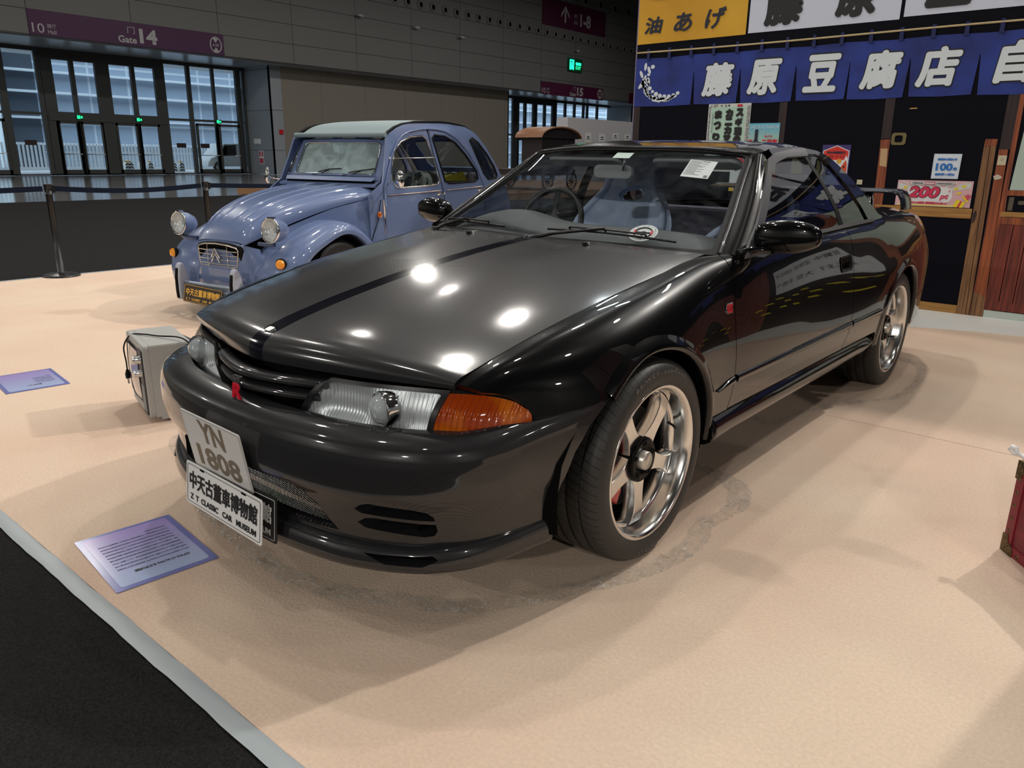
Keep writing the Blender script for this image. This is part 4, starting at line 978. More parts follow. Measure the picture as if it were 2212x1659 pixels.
# rear glass, shelf, boot
RW = Grid([0, .6, 1], [[(0, 2.10, 1.272), (0, 2.38, 1.14), (0, 2.66, .972)], [(.32, 2.09, 1.266), (.36, 2.36, 1.135), (.39, 2.62, .968)], [(.535, 2.06, 1.240), (.60, 2.29, 1.115), (.655, 2.52, .950)]], [0, 1, 2])
rwf = lambda a, b: (lambda p: Vector((p.x if a >= 0 else -p.x, p.y, p.z)))(RW(abs(a), b))
panel('rear_window', rwf, rq(-.97, .97, .06, 1.96, .08, 4), glass_rear, car, (.08, .1), flange=0)
panel('rear_window_frame', rwf, [(-1.06, -.02), (1.06, -.02), (1.08, 2.05), (-1.08, 2.05)], seal, car, (.08, .1), flange=.01, holes=[rq(-.96, .96, .07, 1.95, .08, 4)], hole_depth=.006)
TG = Grid([2.44, 2.66, 3.0, 3.3, 3.55, 3.62], [
  [(0, 2.64, .968), (.36, 2.60, .963), (.60, 2.50, .948), (.752, 2.44, .931)],
  [(0, 2.70, .972), (.36, 2.68, .967), (.60, 2.66, .955), (.741, 2.64, .934)],
  [(0, 3.0, .962), (.36, 3.0, .960), (.60, 3.0, .952), (.723, 3.0, .933)],
  [(0, 3.35, .945), (.36, 3.34, .943), (.58, 3.32, .935), (.695, 3.28, .918)],
  [(0, 3.60, .915), (.34, 3.59, .912), (.54, 3.56, .905), (.645, 3.53, .885)],
  [(0, 3.65, .88), (.33, 3.64, .878), (.52, 3.61, .872), (.618, 3.60, .865)]], [0, .5, .82, 1])
tgf = lambda a, b: (lambda p: Vector((p.x if a >= 0 else -p.x, p.y, p.z)))(TG(b, abs(a)))
panel('boot_lid', tgf, [(-1, 2.45), (1, 2.45), (1, 3.62), (-1, 3.62)], paint, car, (.05, .04), flange=.015)
EG = Grid([0, 1, 2, 3], [[(0, 3.65, .88), (.33, 3.64, .878), (.52, 3.61, .872), (.618, 3.60, .865)], [(0, 3.67, .70), (.35, 3.66, .70), (.58, 3.63, .70), (.722, 3.598, .70)], [(0, 3.69, .46), (.35, 3.68, .46), (.60, 3.65, .46), (.735, 3.598, .46)], [(0, 3.66, .30), (.35, 3.65, .30), (.60, 3.62, .30), (.73, 3.598, .30)]], [0, .5, .82, 1])
egf = lambda a, b: (lambda p: Vector((p.x if a >= 0 else -p.x, p.y, p.z)))(EG(b, abs(a)))
tlh = []
for sx in (-1, 1):
    for c0 in (.44, .72): tlh.append([(sx*(c0+.11*math.cos(2*PI*k/16)*1.0), .72+.33*math.sin(2*PI*k/16)) for k in range(16)][::sx])
panel('tail_panel', egf, [(-1, 0), (1, 0), (1, 3), (-1, 3)], paint, car, (.05, .1), flange=.01, holes=tlh, hole_depth=.02)
for sx in (-1, 1):
    for c0 in (.44, .72):
        q = egf(sx*c0, .72); bm = NB(); lathe(bm, [(0, .006), (.05, .004), (.078, 0)], 28, Matrix.Translation(q+Vector((0, -.012, 0))) @ Matrix.Rotation(-PI/2, 4, 'X')); obj('tail_lamp', bm, mat('tail_lens', (.35, .005, .005), .1, 0, 1.), car)
# rear wing
bm = NB(); pr = None; prof = [(0, 0), (.03, .014), (.09, .020), (.16, .014), (.205, .012), (.20, .002), (.12, -.006), (.03, -.010)]
path = []
for k in range(41):
    u = -1+2*k/40; a = abs(u)
    if a < .86: p = (u*.70, 1.036+.006*(1-a), 0)
    else:
        t = (a-.86)/.14; ang = t*PI/2*.95; p = (math.copysign(.602+.055*math.sin(ang), u), 1.036-.11*(1-math.cos(ang))*1.02, ang*math.copysign(1, u))
    path.append(p)
for (x, z, ang) in path:
    rg = [bm.verts.new((x+math.sin(ang)*dz, 3.215+dy+.03*(1.04-z), z+math.cos(ang)*dz)) for dy, dz in prof]
    if pr:
        n_ = len(prof)
        for j in range(n_): f_ = bm.faces.new((pr[j], pr[(j+1) % n_], rg[(j+1) % n_], rg[j])); f_.smooth = True
    else: bm.faces.new(rg)
    pr = rg
bm.faces.new(pr[::-1]); bmesh.ops.recalc_face_normals(bm, faces=bm.faces[:])
wing = obj('rear_wing', bm, mat('wing_paint', (.02, .022, .024), .2, .35, 1.), car, auto=40)
for sx in (-1, 1):
    bm = NB(); tube(bm, [(sx*.44, 3.30, .935), (sx*.44, 3.295, 1.0), (sx*.44, 3.29, 1.035)], [.034, .028, .032], 14); obj('wing_post', bm, chrome, wing)
# cowl and wipers
bm = NB(); pr = None
for k in range(25):
    u = -1+2*k/24; a = abs(u); y0 = .432+.135*a**1.45; p1 = WSG(a, 0.0)
    rg = [bm.verts.new(q) for q in ((u*.69, y0-.004, .886-.012*a*a), (u*.695, y0+.03, .880-.004*a*a), (math.copysign(p1.x, u), p1.y+.01, p1.z-.002))]
    if pr:
        for j in range(2): bm.faces.new((pr[j], pr[j+1], rg[j+1], rg[j]))
    pr = rg
obj('cowl', bm, blackplastic, car)
for nm, u0, b0, u1, b1 in (('w1', -.26, .16, -.93, .14), ('w2', .80, .14, .06, .20)):
    bm = NB(); off = Vector((0, -.012, .016))
    pts = [ws(u0+(u1-u0)*k/10, b0+(b1-b0)*k/10+.05*math.sin(PI*k/10))+off for k in range(11)]
    tube(bm, pts, .005, 6); tube(bm, [p+Vector((0, -.008, .012)) for p in pts[2:9]], .004, 6)
    for k in (2, 5, 8): tube(bm, [pts[k], pts[k]+Vector((0, -.008, .013))], .004, 6)
    wp = obj('windscreen_wiper', bm, blackplastic, car)
    mid = pts[5]+Vector((0, -.01, .016)); piv = Vector((pts[10].x*.30+.0, .445, .902)) if nm == 'w1' else Vector((-.02, .445, .904))
    if nm == 'w1': piv = Vector((-.60, .50, .898))
    bm = NB(); tube(bm, [piv, piv.lerp(mid, .35)+Vector((0, 0, .008)), mid], [.009, .007, .005], 8); lathe(bm, [(0, .014), (.014, .012), (.016, -.01)], 14, Matrix.Translation(piv)); obj('wiper_arm', bm, blackplastic, wp)
# door handle
bm = NB(); xh = lambda y, z, o: (Sside(y, t_of(y, z)).x+o, y, z)
lip = [(1.612, .805), (1.748, .808), (1.757, .797), (1.753, .749), (1.737, .737), (1.617, .737), (1.603, .752), (1.601, .793)]
inn = [(1.620, .797), (1.742, .799), (1.748, .791), (1.744, .755), (1.732, .746), (1.622, .746), (1.612, .757), (1.610, .788)]
A = [bm.verts.new(xh(y, z, .004)) for y, z in lip]; D = [bm.verts.new(xh(y, z, .002)) for y, z in inn]; E_ = [bm.verts.new(xh(y, z, -.03)) for y, z in inn]
for k in range(8):
    bm.faces.new((A[k], A[(k+1) % 8], D[(k+1) % 8], D[k])); bm.faces.new((D[k], D[(k+1) % 8], E_[(k+1) % 8], E_[k]))
bm.faces.new(E_); bmesh.ops.recalc_face_normals(bm, faces=bm.faces[:])
dh = obj('door_handle', bm, blackplastic, car)
bm = NB(); v8 = [xh(1.615, .772, -.002), xh(1.745, .775, -.002), xh(1.742, .797, .002), xh(1.622, .795, .002)]; add_mesh(bm, v8, [(0, 1, 2, 3)])
v8b = [(a-.012, b, c) for a, b, c in v8]; add_mesh(bm, v8+v8b, [(4, 5, 1, 0)]); obj('handle_flap', bm, paint, dh)
# fender badge
fb_ = empty('fender_emblem', (0, 0, 0), 0, car)
Mf = planeM((Sside(.50, t_of(.50, .728)).x+.003, .50, .728), (-.02, 1, 0), (-.22, 0, 1))
text('GT', .04, red, fb_, 'emblem_letters', Mf @ Matrix.Translation((.008, 0, 0)), bold=.002, fit=(.042, .030), extrude=.002)
text('GT', .04, chrome, fb_, 'emblem_rim', Mf @ Matrix.Translation((.004, .001, -.0015)), bold=.003, fit=(.054, .037), extrude=.001)
# ---- interior
cloth = mat('seat_cloth_blue', (.30, .38, .52), .9); noise_col(cloth, (.42, .52, .72), (.52, .62, .82), 14, 3, bump=.2, bscale=300, dist=.002)
cloth_d = mat('seat_cloth_dark', (.10, .09, .12), .95); carpet_i = mat('cabin_carpet', (.012, .012, .013), .95)
inner = mat('cabin_plastic', (.02, .021, .023), .6)
def bucket(cx, cyy, tilt, mshell, mface, name, hscale=1.0):
    # local: x across, y depth (back), z up; one continuous shell with wings and a harness opening
    rt = empty(name, (cx, cyy, .30), 0, car)
    zz = [0, .10, .22, .34, .46, .54, .60, .68, .76, .82]; ww = [.20, .235, .26, .275, .265, .215, .165, .145, .128, .085]; dd = [.14, .15, .15, .13, .07, .035, .02, .02, .025, .01]
    f = lambda u, z: Vector((u*cv(zz, ww, z), tilt*z-cv(zz, dd, z)*abs(u)**2.4+.03, z*hscale+.12))
    hole = [(.44*math.cos(2*PI*k/20)**1.0, .585+.034*math.sin(2*PI*k/20)) for k in range(20)]
    p = panel('seat_back', f, [(-1, 0), (1, 0), (1, .62), (1, .76), (.72, .81), (.4, .826), (-.4, .826), (-.72, .81), (-1, .76), (-1, .62)], mface, rt, (.1, .03), flange=.06, holes=[hole], hole_depth=.06)
    bm = NB()
    pts = [f(-1, z/30*.78)+Vector((0, .0, 0)) for z in range(31)]+[f(-1+2*k/14, .78+.046*math.sin(PI*k/14)**.5) for k in range(1, 14)]+[f(1, .78-z/30*.78) for z in range(31)]
    tube(bm, pts, .018, 8); obj('seat_bolster', bm, mshell, rt)
    bm = NB(); prism(bm, rrect(.44, .46, .08, 5), lambda a, b, d: Vector((a, b-.22, d+.10*(abs(a)/.22)**3)), .02, .16, bev=.02); obj('seat_cushion', bm, mface, rt)
    return rt
bucket(-.385, 1.62, .26, cloth, cloth, 'driver_seat', 1.035)
bucket(.36, 1.62, .30, cloth, cloth_d, 'passenger_seat', .80)
bm = NB(); prism(bm, rrect(1.18, .50, .10, 6), lambda a, b, d: Vector((a, 2.16+d+.22*(b+.25), .70+b)), -.05, .05, bev=.02)
prism(bm, rrect(1.18, .46, .08, 5), lambda a, b, d: Vector((a, 1.92+b, .42+d)), -.06, .06, bev=.02); obj('rear_bench', bm, cloth_d, car)
bm = NB(); box(bm, -.60, .60, 2.22, 2.62, .90, .93); obj('parcel_shelf', bm, inner, car)
bm = NB()
for k in range(0, 1): pass
DG = Grid([0, .5, .85, 1], [[(0, .50, .885), (0, .62, .925), (0, .82, .94), (0, .93, .90), (0, .96, .70)], [(.36, .53, .882), (.36, .64, .925), (.36, .82, .94), (.36, .93, .90), (.36, .96, .70)], [(.60, .60, .875), (.60, .68, .905), (.60, .83, .92), (.60, .93, .885), (.60, .96, .70)], [(.70, .66, .87), (.70, .72, .88), (.70, .84, .89), (.70, .93, .86), (.70, .96, .70)]], [0, 1, 2, 3, 4])
panel('dashboard', lambda a, b: (lambda p: Vector((p.x if a >= 0 else -p.x, p.y, p.z+(.045*math.exp(-((a*.7+.37)/.17)**2)*(1 if .6 < b < 3 else .3)))))(DG(abs(a), b)), [(-1, 0), (1, 0), (1, 4), (-1, 4)], mat('dash_vinyl', (.06, .065, .07), .75), car, (.06, .2), flange=0)
sw_ = empty('steering_wheel', (-.36, 1.03, .90), 0, car); sw_.rotation_euler = (math.radians(66), 0, 0)
bm = NB(); tube(bm, [(.182*math.cos(2*PI*k/40), .182*math.sin(2*PI*k/40), 0) for k in range(40)], .014, 10, closed=True); obj('wheel_rim', bm, blackplastic, sw_)
bm = NB(); cyl(bm, (0, 0, -.05), (0, 0, -.01), .05, .06)
for a in (200, 340, 90): tube(bm, [(0, 0, -.03), (.17*math.cos(math.radians(a)), .17*math.sin(math.radians(a)), 0)], .014, 8)
obj('wheel_hub', bm, inner, sw_)
bm = NB(); box(bm, -.74, .74, .55, 2.6, .26, .31); box(bm, -.74, -.70, .6, 2.3, .3, .88); box(bm, .70, .74, .6, 2.3, .3, .88); box(bm, -.72, .72, .50, .56, .3, .87); box(bm, -.70, .70, 2.40, 2.46, .3, .90)
box(bm, -.12, .12, .9, 1.9, .3, .52); obj('cabin_tub', bm, carpet_i, car)
bm = NB(); box(bm, -.66, .66, -.70, 3.45, .20, .27); box(bm, -.55, .55, -.58, .5, .27, .62); obj('underbody', bm, dark, car)
# mirror inside, sun visors, papers and stickers on the screen
rm = empty('interior_mirror', (0, 0, 0), 0, car)
bm = NB(); prism(bm, rrect(.20, .062, .026, 5), lambda a, b, d: Vector((a-.09, 1.16+d+.06*a, 1.155+b)), -.012, .012, bev=.004); obj('mirror_shell', bm, mat('mirror_shell_grey', (.22, .24, .25), .4), rm)
bm = NB(); tube(bm, [(-.02, 1.15, 1.235), (0, 1.11, 1.215), (-.01, 1.12, 1.18), (-.03, 1.145, 1.165)], .007, 8); obj('mirror_stalk', bm, chrome, rm)
for cx in (.29, -.30):
    bm = NB(); prism(bm, rrect(.42, .10, .045, 6), lambda a, b, d: Vector((a+cx, 1.235+b*.8-.02*abs(a), 1.200-b*.35+d)), -.012, .012, bev=.006)
    obj('sun_visor', bm, mat('visor_vinyl', (.34, .36, .38), .7), car)
def on_screen(u, b, w, h, m, name, lab=None, pts=None, r=0.0, off=.0025):
    """a flat paper or sticker lying behind the glass at (u,b)"""
    o = ws(u, b); X = (ws(u+.02, b)-ws(u-.02, b)).normalized(); Y = (ws(u, b+.05)-ws(u, b-.05)); Y = (Y-X*Y.dot(X)).normalized(); Z = X.cross(Y)
    Mx = Matrix((X, Y, Z)).transposed().to_4x4(); Mx.translation = o-Z*off*(1 if Z.y < 0 else -1)
    bm = NB(); pp = pts or (rrect(w, h, r, 4) if r else [(-w/2, -h/2), (w/2, -h/2), (w/2, h/2), (-w/2, h/2)])
    prism(bm, pp, lambda a, c, d: Mx @ Vector((a, c, d)), -.0004, .0004); ob = obj(name, bm, m, car); return ob, Mx
paper = mat('paper_white', (.74, .76, .76), .7)
on_screen(.02, 2.72, .085, .05, mat('toll_tag', (.60, .72, .66), .5), 'toll_tag')
ob, Mx = on_screen(.70, 2.32, .115, .135, paper, 'price_sheet')
bm = NB()
for k in range(13):
    w = random.uniform(.04, .1); y = .058-k*.0088; box(bm, -.052, -.052+w, y, y+.0022, .0006, .0011, M=Mx)
box(bm, .035, .05, -.062, -.045, .0006, .001, M=Mx); box(bm, .0, .03, .055, .061, .0006, .001, M=Mx); obj('printed_lines', bm, mat('grey_print', (.18, .18, .19), .7), ob)
circ = lambda r, n=36, sx=1.0: [(r*sx*math.cos(2*PI*k/n), r*math.sin(2*PI*k/n)) for k in range(n)]
ob, Mx = on_screen(.60, .40, 0, 0, black, 'club_sticker', pts=circ(.0575, sx=1.0), off=.003)
bm = NB(); prism(bm, circ(.0555), lambda a, c, d: Mx @ Vector((a, c, d)), .0005, .0010); obj('sticker_face', bm, paper, ob)
bm = NB(); tube(bm, [Mx @ Vector((.034*math.cos(t), .034*math.sin(t), .002)) for t in [2*PI*k/36 for k in range(36)]], .0032, 6, closed=True)
for a in (90-90, 180, 270): tube(bm, [Mx @ Vector((0, 0, .002)), Mx @ Vector((.034*math.cos(math.radians(a)), .034*math.sin(math.radians(a)), .002))], .004, 6)
lathe(bm, [(0, .003), (.011, .003), (.012, 0)], 20, Mx); obj('sticker_wheel', bm, black, ob)
bm = NB()
for a in (0, 180, 270):
    pts = [Mx @ Vector((.034*math.cos(math.radians(a+d)), .034*math.sin(math.radians(a+d)), .0035)) for d in (-18, -9, 0, 9, 18)]; tube(bm, pts, .0042, 6)
obj('sticker_grips', bm, red, ob)
def ring_text(s, r, a_mid, span, size, m, parent, M, inward=False, bold=0, name='lettering', ext=0, sx=1):
    out = []; n = len(s)
    for i, ch in enumerate(s):
        if ch == ' ': continue
        f = (i+.5)/n-.5; a = math.radians(a_mid+(span*f if inward else -span*f)); rot = a+PI/2 if inward else a-PI/2
        t = text(ch, size, m, None, name, None, bold=bold, extrude=ext, sx=sx); t.matrix_basis = M @ Matrix.Translation((r*math.cos(a), r*math.sin(a), 0)) @ Matrix.Rotation(rot, 4, 'Z'); out.append(t)
    return joined(out, name, parent)
ring_text('Classic Car Club of Hong Kong', .0475, 90, 235, .011, black, ob, Mx @ Matrix.Translation((0, 0, .0015)))
ring_text('香港古董車會', .0475, 270, 95, .010, black, ob, Mx @ Matrix.Translation((0, 0, .0015)), inward=True)

# ---- plates
def plate(name, cx, cyy, cz, w, h, m, tiltx, rotz, parent, r=.008, t=.003):
    e = empty(name, (cx, cyy, cz), 0, parent); e.rotation_euler = (tiltx, 0, rotz)
    bm = NB(); prism(bm, rrect(w, h, r, 4), lambda a, b, d: Vector((a, -d, b)), 0, t, bev=.0008); obj('plate_sheet', bm, m, e)
    return e
PM = lambda x, z, y=-.0042: planeM((x, y, z), (1, 0, 0), (0, 0, 1))
lic = mat('plate_white', (.62, .61, .59), .35); gold = mat('plate_digit', (.16, .125, .08), .4)
p1 = plate('licence_plate', -.072, -.985, .383, .325, .185, lic, 0, 0, car)
text('YN', .09, gold, p1, 'plate_letters', PM(-.004, .046), bold=.0028, fit=(.135, .070), extrude=.0006)
text('1808', .09, gold, p1, 'plate_digits', PM(.002, -.041), bold=.0028, fit=(.235, .070), extrude=.0006)
p1.location = (-.012, -.940, .408); p1.rotation_euler = (math.radians(10.8), math.radians(3.0), math.radians(2.2)); p1.scale = (.91, 1, 1.03)
bm = NB(); prism(bm, rrect(.318, .178, .006, 3), lambda a, b, d: Vector((a, -d, b)), .0031, .0036); obj('plate_border', bm, mat('plate_rim', (.42, .42, .41), .4), p1)
bm = NB(); prism(bm, rrect(.310, .170, .005, 3), lambda a, b, d: Vector((a, -d, b)), .0031, .0040); obj('plate_face', bm, lic, p1)
mus_w = mat('museum_plate_white', (.74, .74, .73), .3)
p2 = thing('museum_plate', 'white museum name plate with black characters hung under the licence plate of the black coupe', 'sign', (0, 0, 0), 0, 'museum name plates on the black coupe')
p2.location = (.0, -.944, .256); p2.rotation_euler = (math.radians(-6.1), math.radians(.5), math.radians(-.8))
p2b = thing('museum_plate', 'black-backed second museum plate just behind the white one on the black coupe', 'sign', (0, 0, 0), 0, 'museum name plates on the black coupe')
p2b.location = (.020, -.920, .254); p2b.rotation_euler = (math.radians(-5), 0, math.radians(1.5))
for pp, mb, mf in ((p2, mus_w, black), (p2b, black, mus_w)):
    bm = NB(); prism(bm, rrect(.42, .134, .009, 5), lambda a, b, d: Vector((a, -d, b)), 0, .003, bev=.001); obj('plate_sheet', bm, mb, pp)
    bm = NB(); tube(bm, [(a, -.0034, b) for a, b in rrect(.402, .118, .006, 4)], .0009, 4, closed=True)
    obj('plate_border', bm, mf, pp)
    text('中天古董車博物館', .05, mf, pp, 'plate_characters', PM(0, .014), bold=.0014, fit=(.375, .056), extrude=.0005)
    text('Z  T  CLASSIC   CAR   MUSEUM', .02, mf, pp, 'plate_lettering', PM(0, -.039), bold=.0005, fit=(.365, .018), extrude=.0005)
    for sx in (-.115, .115):
        bm = NB(); prism(bm, rrect(.026, .007, .0034, 4), lambda a, b, d: Vector((a+sx, -d, b)), .003, .0036); ob = obj('bolt_slot', bm, dark, pp); ob.location = (0, 0, .057)

# ---- wheels: made once at the origin with the outer face towards +x, then copied
tyre_m = mat('tyre_tread', (.020, .020, .020), .5, spec=.45)
nt = tyre_m.node_tree; tc = nd(tyre_m, 'ShaderNodeTexCoord'); sp = nd(tyre_m, 'ShaderNodeSeparateXYZ'); lk(tyre_m, tc.outputs['Object'], sp.inputs[0])
at_ = nd(tyre_m, 'ShaderNodeMath', operation='ARCTAN2'); lk(tyre_m, sp.outputs[1], at_.inputs[0]); lk(tyre_m, sp.outputs[2], at_.inputs[1])
ax = nd(tyre_m, 'ShaderNodeMath', operation='ABSOLUTE'); lk(tyre_m, sp.outputs[0], ax.inputs[0])
sk = nd(tyre_m, 'ShaderNodeMath', operation='MULTIPLY_ADD'); lk(tyre_m, ax.outputs[0], sk.inputs[0]); sk.inputs[1].default_value = 1.3; lk(tyre_m, at_.outputs[0], sk.inputs[2])
mu = nd(tyre_m, 'ShaderNodeMath', operation='MULTIPLY'); mu.inputs[1].default_value = 74/(2*PI); lk(tyre_m, sk.outputs[0], mu.inputs[0])
fr = nd(tyre_m, 'ShaderNodeMath', operation='FRACT'); lk(tyre_m, mu.outputs[0], fr.inputs[0])
lt = nd(tyre_m, 'ShaderNodeMath', operation='GREATER_THAN'); lt.inputs[1].default_value = .10; lk(tyre_m, fr.outputs[0], lt.inputs[0])
ln = nd(tyre_m, 'ShaderNodeVectorMath', operation='LENGTH'); cb = nd(tyre_m, 'ShaderNodeCombineXYZ'); lk(tyre_m, sp.outputs[1], cb.inputs[1]); lk(tyre_m, sp.outputs[2], cb.inputs[2]); lk(tyre_m, cb.outputs[0], ln.inputs[0])
gt = nd(tyre_m, 'ShaderNodeMath', operation='LESS_THAN'); gt.inputs[1].default_value = .304; lk(tyre_m, ln.outputs['Value'], gt.inputs[0])
mxx = nd(tyre_m, 'ShaderNodeMath', operation='MAXIMUM'); lk(tyre_m, lt.outputs[0], mxx.inputs[0]); lk(tyre_m, gt.outputs[0], mxx.inputs[1])
bp = nd(tyre_m, 'ShaderNodeBump'); bp.inputs['Strength'].default_value = 1; bp.inputs['Distance'].default_value = .003; lk(tyre_m, mxx.outputs[0], bp.inputs['Height']); lk(tyre_m, bp.outputs[0], nt.nodes['Principled BSDF'].inputs['Normal'])
cr = nd(tyre_m, 'ShaderNodeMix', data_type='RGBA'); lk(tyre_m, mxx.outputs[0], cr.inputs['Factor']); cr.inputs['A'].default_value = (.004, .004, .004, 1); cr.inputs['B'].default_value = (.030, .029, .028, 1); lk(tyre_m, cr.outputs['Result'], nt.nodes['Principled BSDF'].inputs['Base Color'])
black_al = mat('black_gloss_alloy', (.002, .002, .0025), .30, 0, .0, .15)
MX = Matrix.Rotation(PI/2, 4, 'Y')   # local z -> +x
def make_wheel():
    w = empty('road_wheel')
    R = .3215
    half = [(.236, .112), (.242, .121), (.252, .126), (.275, .1285), (.296, .1255), (.309, .117), (.3165, .106), (.3200, .094)]
    tread = []
    for x in (.094, ): pass
    gr = [(.068, .009), (.022, .010), (-.022, .010), (-.068, .009)]
    prof = [(r, x) for r, x in half]
    for gx, gw in gr:
        prof += [(R if abs(gx) < .05 else R-.0006, gx+gw/2+.002), (R-.001, gx+gw/2), (R-.0075, gx+gw/2-.001), (R-.0075, gx-gw/2+.001), (R-.001, gx-gw/2), (R if abs(gx) < .05 else R-.0006, gx-gw/2-.002)]
    prof += [(r, -x) for r, x in half[::-1]]
    bm = NB(); lathe(bm, prof, 96, MX); ty = obj('tyre', bm, tyre_m, w)
    for f in ty.data.polygons: f.use_smooth = True
    try: ty.data.set_sharp_from_angle(angle=math.radians(50))
    except Exception: pass
    # rim: polished lip, black barrel. outer flange plane at x=+.122
    bm = NB(); X0 = .122
    prof = [(.238, X0-.010), (.246, X0-.006), (.2475, X0), (.244, X0+.003), (.238, X0+.002), (.232, X0-.004), (.228, X0-.012), (.2245, X0-.030), (.2215, X0-.050), (.2205, X0-.054)]
    lathe(bm, prof, 96, MX, 0)
    lathe(bm, [(.2205, X0-.054), (.213, X0-.056), (.207, X0-.062), (.206, X0-.10), (.198, X0-.14), (.200, -.10), (.212, -.12)], 72, MX, 1)
    rim = obj('rim', bm, [alloy, black_al], w)
    # five spokes
    for k in range(5):
        a = math.radians(268+72*k); bm = NB()
        # outline (radial, half width) of the machined face
        pf = [(.062, .037), (.078, .030), (.098, .0245), (.122, .0215), (.148, .0215), (.172, .024), (.195, .029), (.2165, .038)]
        def P(r, t, d):   # r radial, t tangential
            y = r*math.cos(a)-t*math.sin(a); z = r*math.sin(a)+t*math.cos(a); return Vector((d, y, z))
        face = lambda r: X0-.050+.010*math.sin(min(1, (r-.05)/.12)*PI/2)-.014*max(0, (r-.17)/.05)**2
        Lf, Rf, Lb, Rb, Ls, Rs = [], [], [], [], [], []
        for r, h in pf:
            Lf.append(bm.verts.new(P(r, h, face(r)))); Rf.append(bm.verts.new(P(r, -h, face(r))))
            Ls.append(bm.verts.new(P(r, h+.002, face(r)-.003))); Rs.append(bm.verts.new(P(r, -h-.002, face(r)-.003)))
            Lb.append(bm.verts.new(P(r, h+.006, face(r)-.040))); Rb.append(bm.verts.new(P(r, -h-.006, face(r)-.040)))
        for i in range(len(pf)-1):
            for q, mi in (((Lf[i], Rf[i], Rf[i+1], Lf[i+1]), 0), ((Ls[i], Lf[i], Lf[i+1], Ls[i+1]), 0), ((Rf[i], Rs[i], Rs[i+1], Rf[i+1]), 0), ((Lb[i], Ls[i], Ls[i+1], Lb[i+1]), 1), ((Rs[i], Rb[i], Rb[i+1], Rs[i+1]), 1)):
                f_ = bm.faces.new(q); f_.material_index = mi; f_.smooth = True
        bmesh.ops.recalc_face_normals(bm, faces=bm.faces[:])
        obj('spoke', bm, [alloy, black_al], w, auto=35)
    bm = NB(); lathe(bm, [(.0, X0-.052), (.033, X0-.052), (.037, X0-.040), (.066, X0-.034), (.072, X0-.040), (.074, X0-.10)], 48, MX, 0)
    for k in range(5):
        a = math.radians(268+36+72*k); lathe(bm, [(0, X0-.045), (.0065, X0-.045), (.0075, X0-.033), (.0095, X0-.033), (.010, X0-.045)], 14, Matrix.Translation((0, .054*math.cos(a), .054*math.sin(a))) @ MX, 0)
    obj('hub', bm, black_al, w)
    bm = NB(); lathe(bm, [(0, X0-.020), (.027, X0-.021), (.0295, X0-.024), (.031, X0-.050)], 30, MX); obj('centre_cap', bm, mat('cap_silver', (.62, .60, .55), .35, .8), w)
    bm = NB(); lathe(bm, [(.05, .0), (.05, .026), (.158, .026), (.162, .024), (.162, .002), (.158, 0)], 48, MX, closed=True); obj('brake_disc', bm, mat('disc_iron', (.03, .03, .03), .5, .6), w)
    bm = NB(); a = math.radians(195)
    prism(bm, [(.158*math.cos(t), .158*math.sin(t)) for t in [math.radians(q) for q in range(150, 241, 10)]]+[(.105*math.cos(t), .105*math.sin(t)) for t in [math.radians(q) for q in range(240, 149, -15)]], lambda u, v_, d: Vector((d, u, v_)), -.02, .048, bev=.006); obj('brake_caliper', bm, mat('caliper_red', (.55, .012, .012), .3, 0, 1.), w)
    bm = NB(); a = math.radians(18); tube(bm, [(X0-.075, .212*math.cos(a), .212*math.sin(a)), (X0-.045, .200*math.cos(a), .200*math.sin(a)), (X0-.030, .190*math.cos(a), .190*math.sin(a))], .0042, 8); obj('valve_stem', bm, rubber, w)
    return w
w0 = make_wheel()
wheels = []
XC = .862-.122
raised = mat('tyre_lettering', (.075, .073, .070), .5)
for i, (x, y, rx) in enumerate(((XC, 0, 0), (XC, 2.615, math.radians(-42)), (-XC, 0, 0), (-XC, 2.615, 0))):
    w = w0 if i == 0 else dup_tree(w0)
    w.location = (x, y, WR); w.parent = car
    w.rotation_euler = (rx, 0, 0) if x > 0 else (rx, 0, PI)
    if i == 0: front_wheel = w
RTM = lambda ang: Matrix.Translation((.1265, 0, 0)) @ Matrix(((0, 0, 1, 0), (1, 0, 0, 0), (0, 1, 0, 0), (0, 0, 0, 1)))
o1 = ring_text('PROXES·comfort', .285, 88, 62, .030, raised, None, Matrix(), bold=.0016, ext=.0008, sx=1.0)
o2 = ring_text('245/40R18 97W', .262, 94, 34, .013, raised, None, Matrix(), bold=.0004, ext=.0004)
o3 = ring_text('PROXES', .285, 268, 26, .026, raised, None, Matrix(), bold=.0014, ext=.0008)
for o in (o1, o2, o3): o.data.transform(RTM(0)); o.name = 'tyre_lettering'; o.parent = front_wheel
o2.location.x = .0005
# ================================================================== THE BLUE SALOON
TH = .1574
bc = thing('vintage_car', 'powder-blue vintage saloon with round headlamps, ribbed bonnet and grey fabric roof behind the black coupe', 'car', (-3.44, .854, 0), TH)
blue = mat('blue_paint', (.135, .185, .335), .30, 0, 1., .25, coat_rough=.02)
bluel = blue
fab = mat('roof_fabric', (.20, .26, .27), .7)
blk = blackplastic
